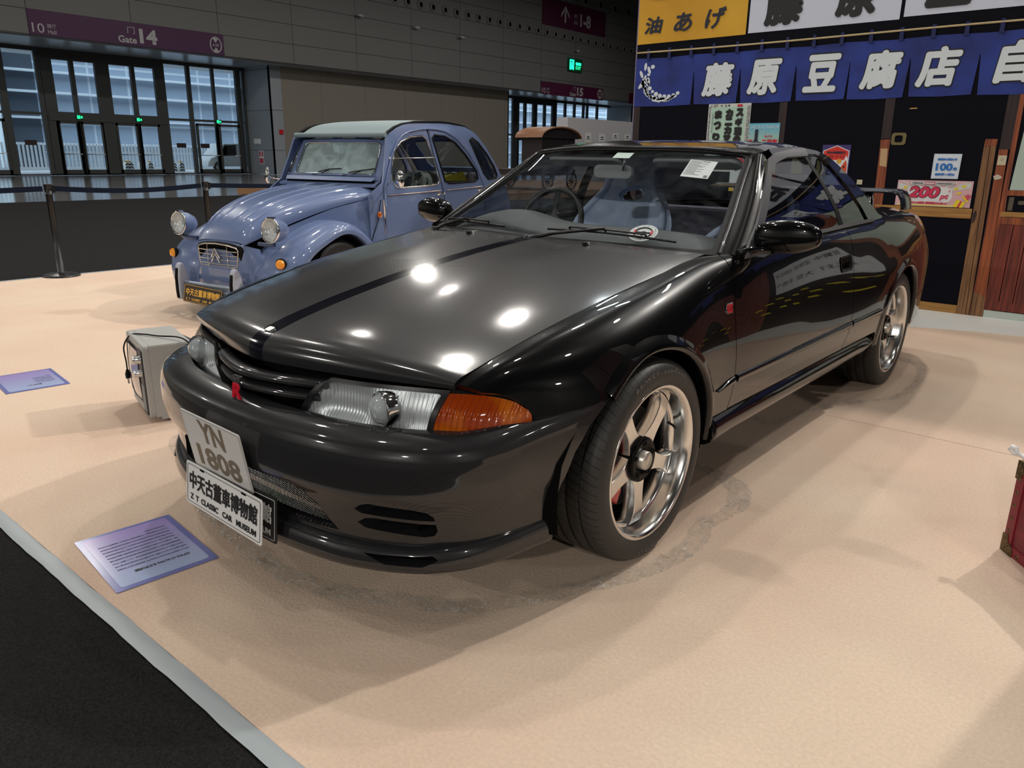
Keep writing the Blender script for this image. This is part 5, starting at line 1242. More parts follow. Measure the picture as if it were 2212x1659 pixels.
# bonnet: s across (-1..1), v back 0..1
HT = [(0, .190, .590), (.04, .215, .640), (.12, .275, .718), (.25, .400, .800), (.42, .60, .872), (.62, .85, .925), (.82, 1.10, .957), (1, 1.33, .975)]
hvv = [p[0] for p in HT]
HWd = [.255, .275, .30, .345, .40, .455, .505, .55]
HS = [.560, .575, .60, .655, .725, .795, .845, .880]   # height of the lower side edge
HSy = [.20, .225, .285, .41, .61, .86, 1.11, 1.36]
def bon(s, v):
    a = abs(s); y, z = cv(hvv, [p[1] for p in HT], v), cv(hvv, [p[2] for p in HT], v); w, zs, ys = cv(hvv, HWd, v), cv(hvv, HS, v), cv(hvv, HSy, v)
    # superellipse-like section: flat top, rounded shoulder, then down the side
    th = a**1.25*PI/2; cx = math.sin(th)**.80 if th > 0 else 0; cz = math.cos(th)**.72 if a < 1 else 0
    x = w*cx; zz = zs+(z-zs)*cz
    rib = 0
    for c in (.17, .36, .55): rib += .007*math.exp(-((a-c)/.022)**2)
    rib *= min(1, max(0, (v-.06)/.1))
    return Vector((math.copysign(x, s) if s else 0, y+(ys-y)*a**2, zz+rib))
panel('bonnet', bon, [(-1, 0), (1, 0), (1, 1), (-1, 1)], blue, bc, (.012, .03), flange=.02)
# nose panel around the grille
NG = Grid([0, 1, 2, 3, 4], [
 [(0, .188, .590), (.15, .190, .582), (.235, .205, .566), (.262, .225, .556), (.31, .30, .53)],
 [(0, .168, .50), (.15, .172, .50), (.245, .190, .49), (.285, .22, .485), (.34, .29, .47)],
 [(0, .158, .38), (.15, .162, .38), (.255, .182, .38), (.30, .212, .38), (.37, .28, .38)],
 [(0, .165, .28), (.16, .170, .28), (.28, .192, .28), (.34, .225, .28), (.42, .29, .28)],
 [(0, .20, .20), (.18, .205, .20), (.30, .225, .20), (.37, .26, .20), (.44, .31, .21)]], [0, .4, .7, .82, 1])
ng = lambda a, b: (lambda p: Vector((p.x if a >= 0 else -p.x, p.y, p.z)))(NG(b, abs(a)))
panel('nose_panel', ng, [(-1, 0), (1, 0), (1, 4), (-1, 4)], blue, bc, (.06, .12), flange=.012, flip=True)
# grille
gr = empty('grille', (0, .155, 0), 0, bc)
gout = [(-.235, .392), (-.20, .380), (.20, .380), (.235, .392), (.252, .53), (.235, .552), (.14, .572), (0, .580), (-.14, .572), (-.235, .552), (-.252, .53)]
bm = NB(); prism(bm, gout, lambda a, b, d: Vector((a, .022-d+.4*a*a, b)), -.02, .020, bev=.008); obj('grille_surround', bm, seal, gr)
bm = NB(); prism(bm, [(a*.90, .482+(b-.482)*.86) for a, b in gout], lambda a, b, d: Vector((a, .022-d+.4*a*a, b)), .018, .022); obj('grille_opening', bm, dark, gr)
bm = NB(); gp = [(a*.89, .482+(b-.482)*.85) for a, b in gout]
tube(bm, [(a, -.004+.4*a*a, b) for a, b in gp], .0055, 8, closed=True)
for zc, h in ((.415, .215), (.448, .222), (.481, .224), (.513, .226)):
    tube(bm, [(x/10*h, -.004+.4*(x/10*h)**2, zc) for x in range(-10, 11)], .0038, 6)
for xc in (-.10, .12): tube(bm, [(xc, 0, .398), (xc, 0, .560)], .003, 6)
obj('grille_bars', bm, mat('bar_metal', (.55, .52, .46), .3, .9), gr)
bm = NB()
for oy in (0, -.034):
    tube(bm, [(-.045, -.012, .462+oy), (0, -.014, .530+oy)], .006, 4); tube(bm, [(0, -.014, .530+oy), (.045, -.012, .462+oy)], .006, 4)
obj('grille_chevrons', bm, mat('chevron_alloy', (.68, .64, .60), .35, .7), gr)
# headlamps
for sx in (-1, 1):
    h = empty('headlamp', (sx*.513, .235, .684), 0, bc); h.rotation_euler = (math.radians(-4), 0, 0)
    F = Matrix.Rotation(PI/2, 4, 'X')   # local z -> -y (forwards)
    bm = NB(); lathe(bm, [(0, -.15), (.035, -.143), (.062, -.115), (.080, -.07), (.088, -.02), (.090, 0)], 36, F); obj('headlamp_shell', bm, blue, h)
    bm = NB(); lathe(bm, [(.090, -.004), (.093, .004), (.090, .012), (.082, .014), (.080, .008)], 36, F); obj('headlamp_rim', bm, chrome, h)
    bm = NB(); lathe(bm, [(.082, .010), (.07, -.02), (.045, -.045), (0, -.055)], 30, F); lathe(bm, [(0, .0), (.016, -.004), (.02, -.03)], 14, F); obj('headlamp_reflector', bm, reflm, h)
    bm = NB(); lathe(bm, [(0, .022), (.04, .019), (.068, .012), (.082, .008)], 36, F); obj('headlamp_glass', bm, lensm, h)
    bm = NB(); box(bm, -.018, .018, -.012, .03, .088, .096); obj('headlamp_clip', bm, chrome, h)
    bm = NB(); tube(bm, [(0, .02, -.075), (0, .03, -.10), (-sx*.05, .03, -.106), (-sx*.17, .04, -.106)], .015, 10); obj('headlamp_bracket', bm, mat('bracket_blue', (.03, .05, .12), .4, 0, .6), h)
# front wings, one smooth shell each
for mir in (False, True):
    FA = [-40, -15, 10, 35, 60, 90, 115, 140, 160, 176]
    FR = [(.60, .50), (.60, .47), (.585, .43), (.54, .395), (.45, .385), (.40, .40), (.395, .415), (.42, .43), (.475, .46), (.54, .50)]
    rows = []
    for a, (ry, rz) in zip(FA, FR):
        t = math.radians(a); cyy, czz = .78, .325; row = []
        for x, f_ in ((.27, .93), (.38, .985), (.50, 1.0), (.60, .985), (.675, .93), (.712, .84), (.715, .76)):
            row.append((x-(.05 if a < 20 else 0)*(1 if x > .45 else .4)*(20-a)/60, cyy-ry*math.cos(t)*f_, max(.20, czz+rz*math.sin(t)*f_) if True else 0))
        rows.append(row)
    WG = Grid(FA, rows, [0, 1, 2, 3, 4, 5, 6])
    panel('front_wing', lambda a, b: WG(a, b), [(-38, 0), (176, 0), (176, 6), (-38, 6)], blue, bc, (6, .3), flange=.03, mirror=mir, flip=True)
    bm = NB(); pr = None
    for k in range(20):
        t = math.radians(200-220*k/19); rg = [bm.verts.new(((-1 if mir else 1)*x, .78-rr*math.cos(t), .32+rr*math.sin(t))) for x, rr in ((.69, .30), (.42, .31), (.42, .02))]
        if pr:
            for j in range(2): bm.faces.new((pr[j], pr[j+1], rg[j+1], rg[j]))
        pr = rg
    obj('wheel_liner', bm, dark, bc)
# body side (doors etc.): surface U(y,z)
bz = [.20, .45, .65, .90, 1.05, 1.20, 1.32, 1.42, 1.50]; bx = [.625, .648, .655, .645, .618, .585, .560, .535, .50]
def U(y, z, off=0.0):
    x = cv(bz, bx, z); x -= .085*max(0, (1.75-y)/.5)**1.5*.55 + .10*max(0, (y-2.55)/.9)**2; return Vector((x+off, y, z))
prof_top = [(1.50, 1.345), (1.557, 1.390), (1.64, 1.430), (1.734, 1.458), (1.92, 1.485), (2.109, 1.495), (2.30, 1.503), (2.45, 1.500), (2.665, 1.480), (2.78, 1.445), (2.863, 1.405), (3.006, 1.295), (3.139, 1.160), (3.26, 1.020), (3.40, .82), (3.52, .60), (3.60, .40)]
win1 = [(1.515, .957), (1.575, .950), (1.91, .957), (2.075, .967), (2.106, .996), (2.088, 1.12), (2.052, 1.25), (2.026, 1.352), (1.975, 1.380), (1.80, 1.365), (1.66, 1.320), (1.560, 1.240), (1.496, 1.10), (1.475, 1.02)]
win2 = [(2.189, .992), (2.244, .972), (2.66, .980), (2.735, 1.003), (2.722, 1.076), (2.588, 1.222), (2.446, 1.330), (2.306, 1.382), (2.148, 1.390), (2.112, 1.362)]
win3 = [(2.929, .998), (3.12, 1.006), (3.145, 1.035), (3.103, 1.116), (2.990, 1.232), (2.849, 1.338), (2.745, 1.380), (2.700, 1.358), (2.786, 1.20), (2.865, 1.05)]
d1 = [(1.375, .26), (1.362, .80), (1.37, .95), (1.437, 1.066), (1.522, 1.208), (1.62, 1.318), (1.70, 1.370), (1.80, 1.400), (1.95, 1.422), (2.055, 1.430), (2.075, 1.25), (2.10, 1.12), (2.13, .95), (2.165, .75), (2.20, .55), (2.215, .26)]
d2 = [(2.085, 1.432), (2.20, 1.430), (2.321, 1.418), (2.475, 1.362), (2.635, 1.245), (2.757, 1.084), (2.820, .94), (2.835, .75), (2.83, .50), (2.80, .26), (2.245, .26), (2.23, .55), (2.195, .75), (2.16, .95), (2.13, 1.12), (2.105, 1.25)]
glass_b = glass_mat('car_glass', (.70, .76, .78), .0, .02); glass_bw = glass_mat('dust_sheen_windscreen', (.70, .80, .82), .2, .08, dust=.62, dustcol=(.55, .72, .74), dscale=5, haze_min=.30)  # pale base of the windscreen dust paints in a bright reflection
def inset(P, d):
    cx = sum(p[0] for p in P)/len(P); cz = sum(p[1] for p in P)/len(P)
    return [(cx+(y-cx)*(1-d), cz+(z-cz)*(1-d)) for y, z in P]
for mir in (False, True):
    sg = -1 if mir else 1
    RS = (.04, .04)
    shell = [(1.20, .26)] + [(1.20, .90), (1.37, 1.0), (1.44, 1.17)] + prof_top + [(3.58, .26)]
    doorcut = [(y, z) for y, z in d1[:10]] + [(2.075, 1.433)] + d2[:10]
    panel('body_side', U, shell, blue, bc, RS, flange=.012, mirror=mir, holes=[doorcut + [(2.80, .26)], win3], hole_depth=.015)
    a = panel('front_door', U, inset(d1, .006), blue, bc, RS, flange=.015, mirror=mir, holes=[win1], hole_depth=.015)
    b = panel('rear_door', U, inset(d2, .006), blue, bc, RS, flange=.015, mirror=mir, holes=[win2], hole_depth=.015)
    for w_, par in ((win1, a), (win2, b), (win3, bc)):
        panel('side_window', lambda y, z: U(y, z, -.010), w_, glass_b, par, RS, flange=0, mirror=mir)
        bm = NB(); tube(bm, [(sg*(U(y, z).x+.002), y, z) for y, z in w_], .007 if par is a else .009, 6, closed=True); obj('window_rubber', bm, chrome if par is a else seal, par)
    bm = NB(); tube(bm, [(sg*(U(y, .89+.02*(y-1.3)/.78, .006).x), y, .891+.021*(y-1.3)/.78) for y in (1.40, 1.6, 1.8, 2.0, 2.10)], .0045, 6); obj('belt_trim', bm, mat('trim_copper', (.5, .42, .38), .35, .8), a)
    bm = NB(); tube(bm, [(sg*(U(y, .915, .006).x), y, .914+.016*(y-2.16)/.54) for y in (2.19, 2.4, 2.6, 2.79)], .0045, 6); obj('belt_trim', bm, bpy.data.materials['trim_copper'], b)
    for (y, z, par) in ((2.07, .888, a), (2.735, .905, b)):
        bm = NB(); x = U(y, z).x; lathe(bm, [(0, .01), (.016, .008), (.02, 0)], 16, Matrix.Translation((sg*x, y, z)) @ Matrix.Rotation(sg*PI/2, 4, 'Y')); tube(bm, [(sg*(x+.03), y+.005, z), (sg*(x+.035), y+.045, z+.002)], [.011, .007], 10); tube(bm, [(sg*x, y, z), (sg*(x+.03), y+.002, z)], .008, 8); obj('door_handle', bm, chrome, par)
    bm = NB(); tube(bm, [(sg*U(1.50, 1.19, .008).x, 1.50, 1.186), (sg*U(2.08, 1.2, .008).x, 2.085, 1.196)], .004, 6); lathe(bm, [(0, .012), (.012, .008), (.013, 0)], 12, Matrix.Translation((sg*U(1.50, 1.19).x, 1.50, 1.186)) @ Matrix.Rotation(sg*PI/2, 4, 'Y')); obj('flap_window_bar', bm, steel, a)
    # drip moulding over the doors, hinge rail and scuttle
    bm = NB(); tube(bm, [(sg*U(y, z, .008).x, y, z+.008) for y, z in d1[1:10]+d2[1:9]], .007, 6); obj('drip_rail', bm, blue, bc)
    bm = NB(); tube(bm, [(sg*U(y, z, .006).x, y, z) for y, z in ((2.072, 1.42), (2.09, 1.25), (2.115, 1.12), (2.145, .95), (2.18, .75), (2.215, .55), (2.23, .28))], .010, 6); obj('door_pillar', bm, blue, bc)
    bm = NB(); tube(bm, [(sg*U(1.35, z, .003).x, 1.35, z) for z in (.28, .5, .7, .86)], .008, 6); obj('hinge_rail', bm, chrome, bc)
    # scuttle side between bonnet and door
    SG = Grid([0, 1, 2], [[(.55, 1.34, .90), (.60, 1.25, .68), (.61, 1.15, .30)], [(.56, 1.36, .92), (.612, 1.29, .68), (.62, 1.22, .30)], [(.575, 1.37, .955), (.625, 1.355, .68), (.63, 1.352, .28)]], [0, 1, 2])
    panel('scuttle_side', lambda a_, b_: SG(a_, b_), [(0, 0), (2, 0), (2, 2), (0, 2)], blue, bc, (.25, .2), flange=.01, mirror=mir, flip=True)
    EG2 = Grid([0, 1, 2, 3], [[(.345, .42, .650), (.36, .40, .58), (.36, .40, .30)], [(.46, .86, .790), (.47, .85, .62), (.47, .85, .30)], [(.515, 1.11, .842), (.54, 1.08, .66), (.55, 1.05, .30)], [(.55, 1.35, .880), (.605, 1.27, .66), (.612, 1.17, .30)]], [0, 1, 2])
    panel('engine_bay_side', lambda a_, b_: EG2(a_, b_), [(0, 0), (3, 0), (3, 2), (0, 2)], blue, bc, (.25, .2), flange=.01, mirror=mir, flip=True)
    bm = NB(); tube(bm, [(sg*.622, 1.31, .86), (sg*.622, 1.27, .70), (sg*.60, 1.20, .52)], .0035, 5); obj('scuttle_seam', bm, seal, bc)
    bm = NB(); lathe(bm, [(0, .016), (.018, .013), (.026, .004), (.027, 0)], 20, Matrix.Translation((sg*.622, 1.29, .742)) @ Matrix.Rotation(sg*PI/2, 4, 'Y')); obj('side_repeater', bm, amber, bc)
    bm = NB(); lathe(bm, [(0, .035), (.02, .032), (.033, .015), (.036, 0)], 22, Matrix.Translation((sg*.60, .225, .45)) @ Matrix.Rotation(PI/2, 4, 'X') @ Matrix.Rotation(sg*.35, 4, 'Y')); obj('indicator', bm, mat('indicator_orange', (.9, .32, .01), .12, 0, 1.), bc)
    bm = NB(); lathe(bm, [(.036, .004), (.042, .002), (.042, -.02)], 22, Matrix.Translation((sg*.60, .225, .45)) @ Matrix.Rotation(PI/2, 4, 'X') @ Matrix.Rotation(sg*.35, 4, 'Y')); obj('indicator_rim', bm, seal, bc)
    # door mirrors on a stem
    m2 = empty('door_mirror', (sg*.60, 1.44, .995), 0, bc)
    bm = NB(); tube(bm, [(0, 0, 0), (sg*.08, -.03, 0), (sg*.15, -.055, .01)], .006, 8); obj('mirror_stem', bm, chrome, m2)
    bm = NB(); lathe(bm, [(0, .030), (.035, .026), (.055, .012), (.06, 0), (.056, -.004)], 28, Matrix.Translation((sg*.17, -.055, .03)) @ Matrix.Rotation(sg*.25, 4, 'Z') @ Matrix.Diagonal((.62, 1, 1.22, 1)) @ Matrix.Rotation(PI/2, 4, 'X')); obj('mirror_shell', bm, chrome, m2)
# windscreen frame, scuttle flap and roof
def bw(a, b): # a -1..1, b 0 base .. 1 top
    w = .515+(.487-.515)*b; return Vector((a*w, 1.385+.165*b+.0*a-.03*(a*a)*-1, 1.015+.325*b-.012*a*a))
# rounded screen opening in (a,b)
scr = rq(-.90, .90, .13, .93, .10, 6)
panel('windscreen_frame', bw, [(-1.03, 0), (1.03, 0), (1.03, 1.02), (-1.03, 1.02)], blue, bc, (.06, .06), flange=.03, holes=[[(a, b) for a, b in scr]], hole_depth=.012)
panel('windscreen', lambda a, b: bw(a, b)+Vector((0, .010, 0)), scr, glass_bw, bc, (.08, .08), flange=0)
bm = NB(); tube(bm, [bw(a, b)+Vector((0, -.004, .002)) for a, b in scr], .007, 6, closed=True); obj('windscreen_rubber', bm, chrome, bc)
bm = NB(); prism(bm, [(-.50, 0), (.50, 0), (.515, .045), (-.515, .045)], lambda a, b, d: Vector((a, 1.345+b*.8+d*.4, 1.000+b*.75-d*.0)), -.006, .006, bev=.003); tube(bm, [(-.51, 1.385, 1.045), (.51, 1.385, 1.045)], .006, 6); obj('vent_flap', bm, blue, bc)
bm = NB(); box(bm, -.50, .50, 1.36, 1.39, .975, 1.005); obj('vent_gap', bm, dark, bc)
bm = NB(); prism(bm, [(-.555, 1.32), (.555, 1.32), (.53, 1.42), (-.53, 1.42)], lambda a, b, d: Vector((a, b, d+(b-1.32)*.3)), .955, .972); obj('scuttle_top', bm, blue, bc)
for cx in (-.20, .15):
    wpr = empty('windscreen_wiper', (cx, 1.375, 1.045), 0, bc)
    q = lambda a, b: bw(a, b)+Vector((-cx, -1.375-.014, -1.045+.006))
    a0 = cx/.51; bm = NB(); tube(bm, [(0, 0, 0), q(a0+.17, .10), q(a0+.34, .20)], .0045, 6); obj('wiper_arm', bm, blk, wpr)
    bm = NB(); tube(bm, [q(a0+.10, .145), q(a0+.34, .215), q(a0+.60, .235 if cx < 0 else .28)], .0055, 6); obj('wiper_blade', bm, blk, wpr)
RGr = Grid([0, 1, 2, 3, 4, 5, 6, 7, 8, 9], [[(0, 1.52, 1.372), (.30, 1.52, 1.370), (.48, 1.525, 1.362), (.515, 1.53, 1.350)],
 [(0, 1.56, 1.408), (.30, 1.56, 1.403), (.47, 1.565, 1.393), (.508, 1.575, 1.378)],
 [(0, 1.74, 1.478), (.30, 1.74, 1.473), (.45, 1.735, 1.465), (.50, 1.735, 1.452)],
 [(0, 2.11, 1.515), (.30, 2.11, 1.512), (.45, 2.11, 1.503), (.498, 2.11, 1.490)],
 [(0, 2.45, 1.525), (.30, 2.45, 1.520), (.44, 2.45, 1.510), (.495, 2.45, 1.497)],
 [(0, 2.70, 1.505), (.30, 2.69, 1.500), (.43, 2.67, 1.490), (.485, 2.665, 1.474)],
 [(0, 2.92, 1.430), (.30, 2.90, 1.425), (.42, 2.88, 1.415), (.478, 2.87, 1.400)],
 [(0, 3.08, 1.310), (.30, 3.06, 1.305), (.41, 3.03, 1.300), (.47, 3.01, 1.290)],
 [(0, 3.36, 1.02), (.30, 3.34, 1.02), (.40, 3.29, 1.02), (.45, 3.265, 1.012)],
 [(0, 3.72, .40), (.30, 3.70, .40), (.42, 3.64, .40), (.50, 3.60, .40)]], [0, .55, .9, 1])
rg_ = lambda a, b: (lambda p: Vector((p.x if a >= 0 else -p.x, p.y, p.z)))(RGr(b, abs(a)))
panel('fabric_roof', rg_, [(-1, 0), (1, 0), (1, 6.3), (-1, 6.3)], fab, bc, (.08, .12), flange=.01)
panel('tail_panel', rg_, [(-1.02, 6.3), (1.02, 6.3), (1.10, 9), (-1.10, 9)], blue, bc, (.08, .12), flange=.01, holes=[rq(-.7, .7, 6.7, 7.8, .15, 5)], hole_depth=.012)
panel('rear_window', lambda a, b: rg_(a, b)+Vector((0, -.008, 0)), rq(-.72, .72, 6.68, 7.82, .15, 5), glass_b, bc, (.1, .1), flange=0)
bm = NB(); cyl(bm, (-.522, 1.515, 1.372), (.522, 1.515, 1.372), .020, n=16); obj('roof_roll', bm, fab, bc)
bm = NB()
for sx in (-1, 1): tube(bm, [(sx*.512, 1.53, 1.375)]+[(sx*(.505-.01*i/10), y, z+.004) for i, (y, z) in enumerate(prof_top[1:11])], .012, 8)
obj('roof_seal', bm, seal, bc)
# bumper, overriders, plate
bm = NB()
for z, r in ((.268, .012), (.222, .012)): tube(bm, [(x/10*.53, .055+.16*abs(x/10)**3.2, z) for x in range(-10, 11)], r, 8)
prism(bm, [(-.52, .228), (.52, .228), (.52, .262), (-.52, .262)], lambda a, b, d: Vector((a, .055+.16*abs(a/.53)**3.2+d, b)), 0, .01) if False else None
pr = None
for x in range(-20, 21):
    a = x/20*.53; rg = [bm.verts.new((a, .060+.16*abs(a/.53)**3.2, z)) for z in (.222, .268)]
    if pr: bm.faces.new((pr[0], rg[0], rg[1], pr[1]))
    pr = rg
obj('front_bumper', bm, mat('bumper_grey', (.30, .36, .46), .3, .5), bc)
for sx in (-.33, .29):
    ov = empty('overrider', (sx, .045, 0), 0, bc)
    pts = [(-.010, .13), (-.014, .20), (-.012, .30), (.0, .38), (.012, .405), (.035, .41), (.055, .37), (.075, .30), (.095, .22), (.10, .13)]
    bm = NB(); prism(bm, pts, lambda a, b, d: Vector((d, a, b)), -.026, .026, bev=.010); obj('overrider_body', bm, mat('overrider_grey', (.40, .42, .50), .5), ov)
    bm = NB(); prism(bm, [(-.022, .14), (-.026, .20), (-.024, .30), (-.012, .37), (0, .37), (0, .14)], lambda a, b, d: Vector((d, a, b)), -.012, .012, bev=.006); obj('overrider_pad', bm, seal, ov)
pm = thing('museum_plate', 'black museum name plate with golden characters on the front of the blue saloon', 'sign', (0, 0, 0), TH)
pm.location = (-3.475, .853+.02, .188); pm.rotation_euler = (math.radians(-12), math.radians(2), TH)
yel = mat('plate_gold', (.75, .42, .06), .5)
bm = NB(); prism(bm, rrect(.43, .135, .009, 5), lambda a, b, d: Vector((a, -d, b)), 0, .003, bev=.001); obj('plate_sheet', bm, mat('plate_black', (.03, .025, .022), .4), pm)
bm = NB(); tube(bm, [(a, -.0036, b) for a, b in rrect(.415, .12, .006, 4)], .0016, 4, closed=True); obj('plate_border', bm, yel, pm)
text('中天古董車博物館', .05, yel, pm, 'plate_characters', PM(0, .012), bold=.0012, fit=(.38, .056), extrude=.0004)
text('Z  T  CLASSIC   CAR   MUSEUM', .02, yel, pm, 'plate_lettering', PM(0, -.041), bold=.0006, fit=(.37, .017), extrude=.0004)
# wheels and inside
bw0 = empty('road_wheel', (.60, .78, .292), 0, bc)
bm = NB(); lathe(bm, [(.19, .055), (.21, .066), (.25, .068), (.278, .058), (.290, .040), (.292, 0), (.290, -.04), (.278, -.058), (.25, -.068), (.19, -.055)], 48, MX); obj('tyre', bm, rubber, bw0)
bm = NB(); lathe(bm, [(0, .045), (.06, .045), (.09, .03), (.15, .025), (.185, .05), (.195, .05), (.195, -.05)], 40, MX); obj('wheel_disc', bm, mat('wheel_grey', (.35, .36, .38), .4), bw0)
for x, y in ((-.60, .78), (.60, 3.12), (-.60, 3.12)):
    d = dup_tree(bw0, bc); d.location = (x, y, .292)
    if x < 0: d.rotation_euler = (0, 0, PI)
ivory = mat('seat_pattern', (.32, .32, .28), .9); noise_col(ivory, (.30, .30, .27), (.05, .05, .05), 16, 1, lo=.52, hi=.56)
ls = mat('seat_leather', (.16, .145, .13), .6)
bm = NB()
for cx in (-.30, .30): prism(bm, rrect(.46, .56, .12, 6), lambda a, b, d: Vector((a+cx, 2.06+d+.18*b, .80+b)), -.06, .06, bev=.02)
obj('front_seats', bm, ivory, bc)
bm = NB()
for k in range(9): prism(bm, rrect(.125, .56, .05, 4), lambda a, b, d: Vector((a-.5+.125*k, 2.78+d+.2*b, .78+b)), -.05, .05, bev=.02)
obj('rear_bench', bm, ls, bc)
bm = NB(); box(bm, -.55, .55, 1.4, 1.5, .78, .96); box(bm, -.56, .56, 1.3, 3.3, .22, .30); box(bm, -.56, .56, 1.30, 1.34, .3, .92); box(bm, -.5, .5, .5, 1.2, .22, .55); obj('cabin_floor', bm, mat('cabin_dark', (.03, .03, .035), .8), bc)
bm = NB(); tube(bm, [(-.25+.17*math.cos(t), 1.62+.05*math.sin(t), .96+.16*math.sin(t)) for t in [2*PI*k/30 for k in range(30)]], .010, 8, closed=True); obj('steering_wheel', bm, mat('cream_plastic', (.5, .5, .46), .4), bc)
bm = NB(); prism(bm, rrect(.20, .06, .025, 5), lambda a, b, d: Vector((a, 1.56+d, 1.255+b)), -.01, .01, bev=.003); tube(bm, [(0, 1.555, 1.27), (0, 1.55, 1.32)], .006, 8); obj('interior_mirror', bm, mat('mirror_grey', (.35, .42, .42), .4), bc)
bm = NB(); prism(bm, [(-.12, 0), (.16, .0), (.10, .09), (-.10, .03)], lambda a, b, d: Vector((.50, 2.50+a*1.5, .985+b)), 0, .002)
add_mesh(bm, [(.48, 2.28, .985), (.48, 2.60, .990), (.42, 2.58, 1.05), (.42, 2.40, 1.03)], [(0, 1, 2, 3)]); obj('yellow_card', bm, mat('card_yellow', (.55, .45, .05), .7), bc)
# ================================================================== PROPS
# barrier posts with a belt
def stanchion(x, y, lab):
    t = thing('barrier_post', lab, 'barrier post', (x, y, 0))
    bm = NB(); lathe(bm, [(0, .038), (.04, .036), (.06, .030), (.155, .020), (.168, .014), (.170, 0)], 40); obj('post_base', bm, blackplastic, t)
    bm = NB(); cyl(bm, (0, 0, .03), (0, 0, .80), .030, n=24); obj('post_tube', bm, mat('post_black', (.008, .009, .010), .4), t)
    bm = NB(); cyl(bm, (0, 0, .80), (0, 0, .895), .036, n=24); box(bm, -.022, .022, .03, .055, .815, .885); obj('belt_head', bm, blackplastic, t)
    return t
stanchion(-6.50, .985, 'black barrier post with round base standing left of the blue saloon'); stanchion(-6.50, 2.615, 'black barrier post standing behind the headlamps of the blue saloon'); 
belt = mat('belt_navy', (.008, .012, .024), .9, spec=.1)
for y0, y1, lab in ((-3.2, .985, 'dark belt stretched from the left barrier post out of the picture to the left'), (.985, 2.615, 'dark belt stretched between the two barrier posts'), (2.615, 6.2, 'dark belt running from the right barrier post behind the blue saloon')):
    bm = NB(); pr = None
    for k in range(17):
        f = k/16; y = y0+.05+(y1-y0-.1)*f; sag = -.035*math.sin(PI*f); rg = [bm.verts.new((-6.50+dx, y, z+sag)) for dx, z in ((-.001, .828), (.001, .828), (.001, .878), (-.001, .878))]
        if pr:
            for j in range(4): bm.faces.new((pr[j], pr[(j+1) % 4], rg[(j+1) % 4], rg[j]))
        pr = rg
    tag(obj('barrier_belt', bm, belt), lab, 'barrier belt')
stanchion(-6.50, 6.2, 'black barrier post hidden beyond the blue saloon'); 
# placards lying on the carpet
plm = mat('placard_blue', (.20, .22, .52), .15, 0, .6); plf = mat('placard_lilac', (.42, .42, .74), .15, 0, .6)
b_ = plf.node_tree.nodes['Principled BSDF']; v = coords(plf); s_ = nd(plf, 'ShaderNodeSeparateXYZ'); lk(plf, v, s_.inputs[0]); mr = nd(plf, 'ShaderNodeMapRange'); mr.inputs['From Min'].default_value = -.2; mr.inputs['From Max'].default_value = .2; lk(plf, s_.outputs[0], mr.inputs['Value'])
cr = nd(plf, 'ShaderNodeValToRGB'); cr.color_ramp.elements[0].color = (.40, .30, .66, 1); cr.color_ramp.elements[1].color = (.44, .55, .80, 1); lk(plf, mr.outputs[0], cr.inputs[0]); lk(plf, cr.outputs[0], b_.inputs['Base Color'])
dprint = mat('placard_ink', (.06, .06, .16), .5)
def placard(x, y, rz, title, lines, lab):
    t = thing('placard', lab, 'placard', (x, y, .001), rz)
    bm = NB(); prism(bm, rrect(.405, .300, .004, 2), lambda a, b, d: Vector((a, b, d)), 0, .002); obj('placard_sheet', bm, plm, t)
    bm = NB(); prism(bm, rrect(.370, .262, .012, 4, -.002, 0), lambda a, b, d: Vector((a, b, d)), .002, .0024); obj('placard_face', bm, plf, t)
    PMt = lambda ox, oy: planeM((ox, oy, .0027), (0, -1, 0), (1, 0, 0))
    w = .165 if len(title) > 10 else .07
    text(title, .02, black, t, 'placard_title', PMt(.112, .012 if w > .1 else .0), bold=.0006, fit=(w, .019))
    for i, ln_ in enumerate(lines):
        w = .215*min(1, len(ln_)/36.0); text(ln_, .01, dprint, t, 'placard_text', PMt(.076-.0225*i, .108-w/2), bold=.00015, fit=(w, .0105))
L1 = ['日产R32 GT-R是由日产汽车在1989至1994年间生产的一款高性能跑车,是日产天际线家族', '的成员,也被称为GT-R,R32 GT-R搭载一台2.6升直列六缸双涡轮增压发动机,最大功率', '约280马力,配备了ATTESA四轮驱动系统和后轮转向系统。R32 GT-R赢得了全日本', '房车锦标赛的冠军,并创下了29连胜的纪录,因此被冠以哥斯拉的称号,具有很高的收藏', '价值。不仅如此,R32 GT-R的设计也相当出色,外观线条流畅而富有力量感,内饰则采用', '了运动化的设计风格。R32 GT-R在澳大利亚的比赛中也取得了优异成绩,使它闻名世界', '汽车电子稳定系统和主动前轮分配系统等先进的技术,让车手可以更好地控制车辆', '深受车迷的喜爱,至今仍是日本性能车的代表之作,被誉为传奇的经典跑车,也是动漫', '头文字D中的经典车型之一,中里毅的座驾,它的影响力一直延续到今天,并且成', '为许多车迷心中的梦想。']
L2 = ['这是一款法国生产的经典小型汽车', '以其独特的外形和简单的机械结构', '受到了许多人的喜爱,它的设计目标', '是让普通家庭也能拥有一辆汽车', '轻便的车身和柔软的悬挂系统使它', '可以在乡间小路上平稳行驶,成为', '时代。']
placard(-.357, -1.034, math.radians(-5.5), '日产R32 GT-R(1994) 头文字D同款', L1, 'purple-edged printed placard on the carpet in front of the black coupe')
placard(-2.685, -.585, math.radians(-6.5), '雪铁龙 2CV', L2, 'purple-edged printed placard on the carpet at the left edge, nearer the blue saloon')
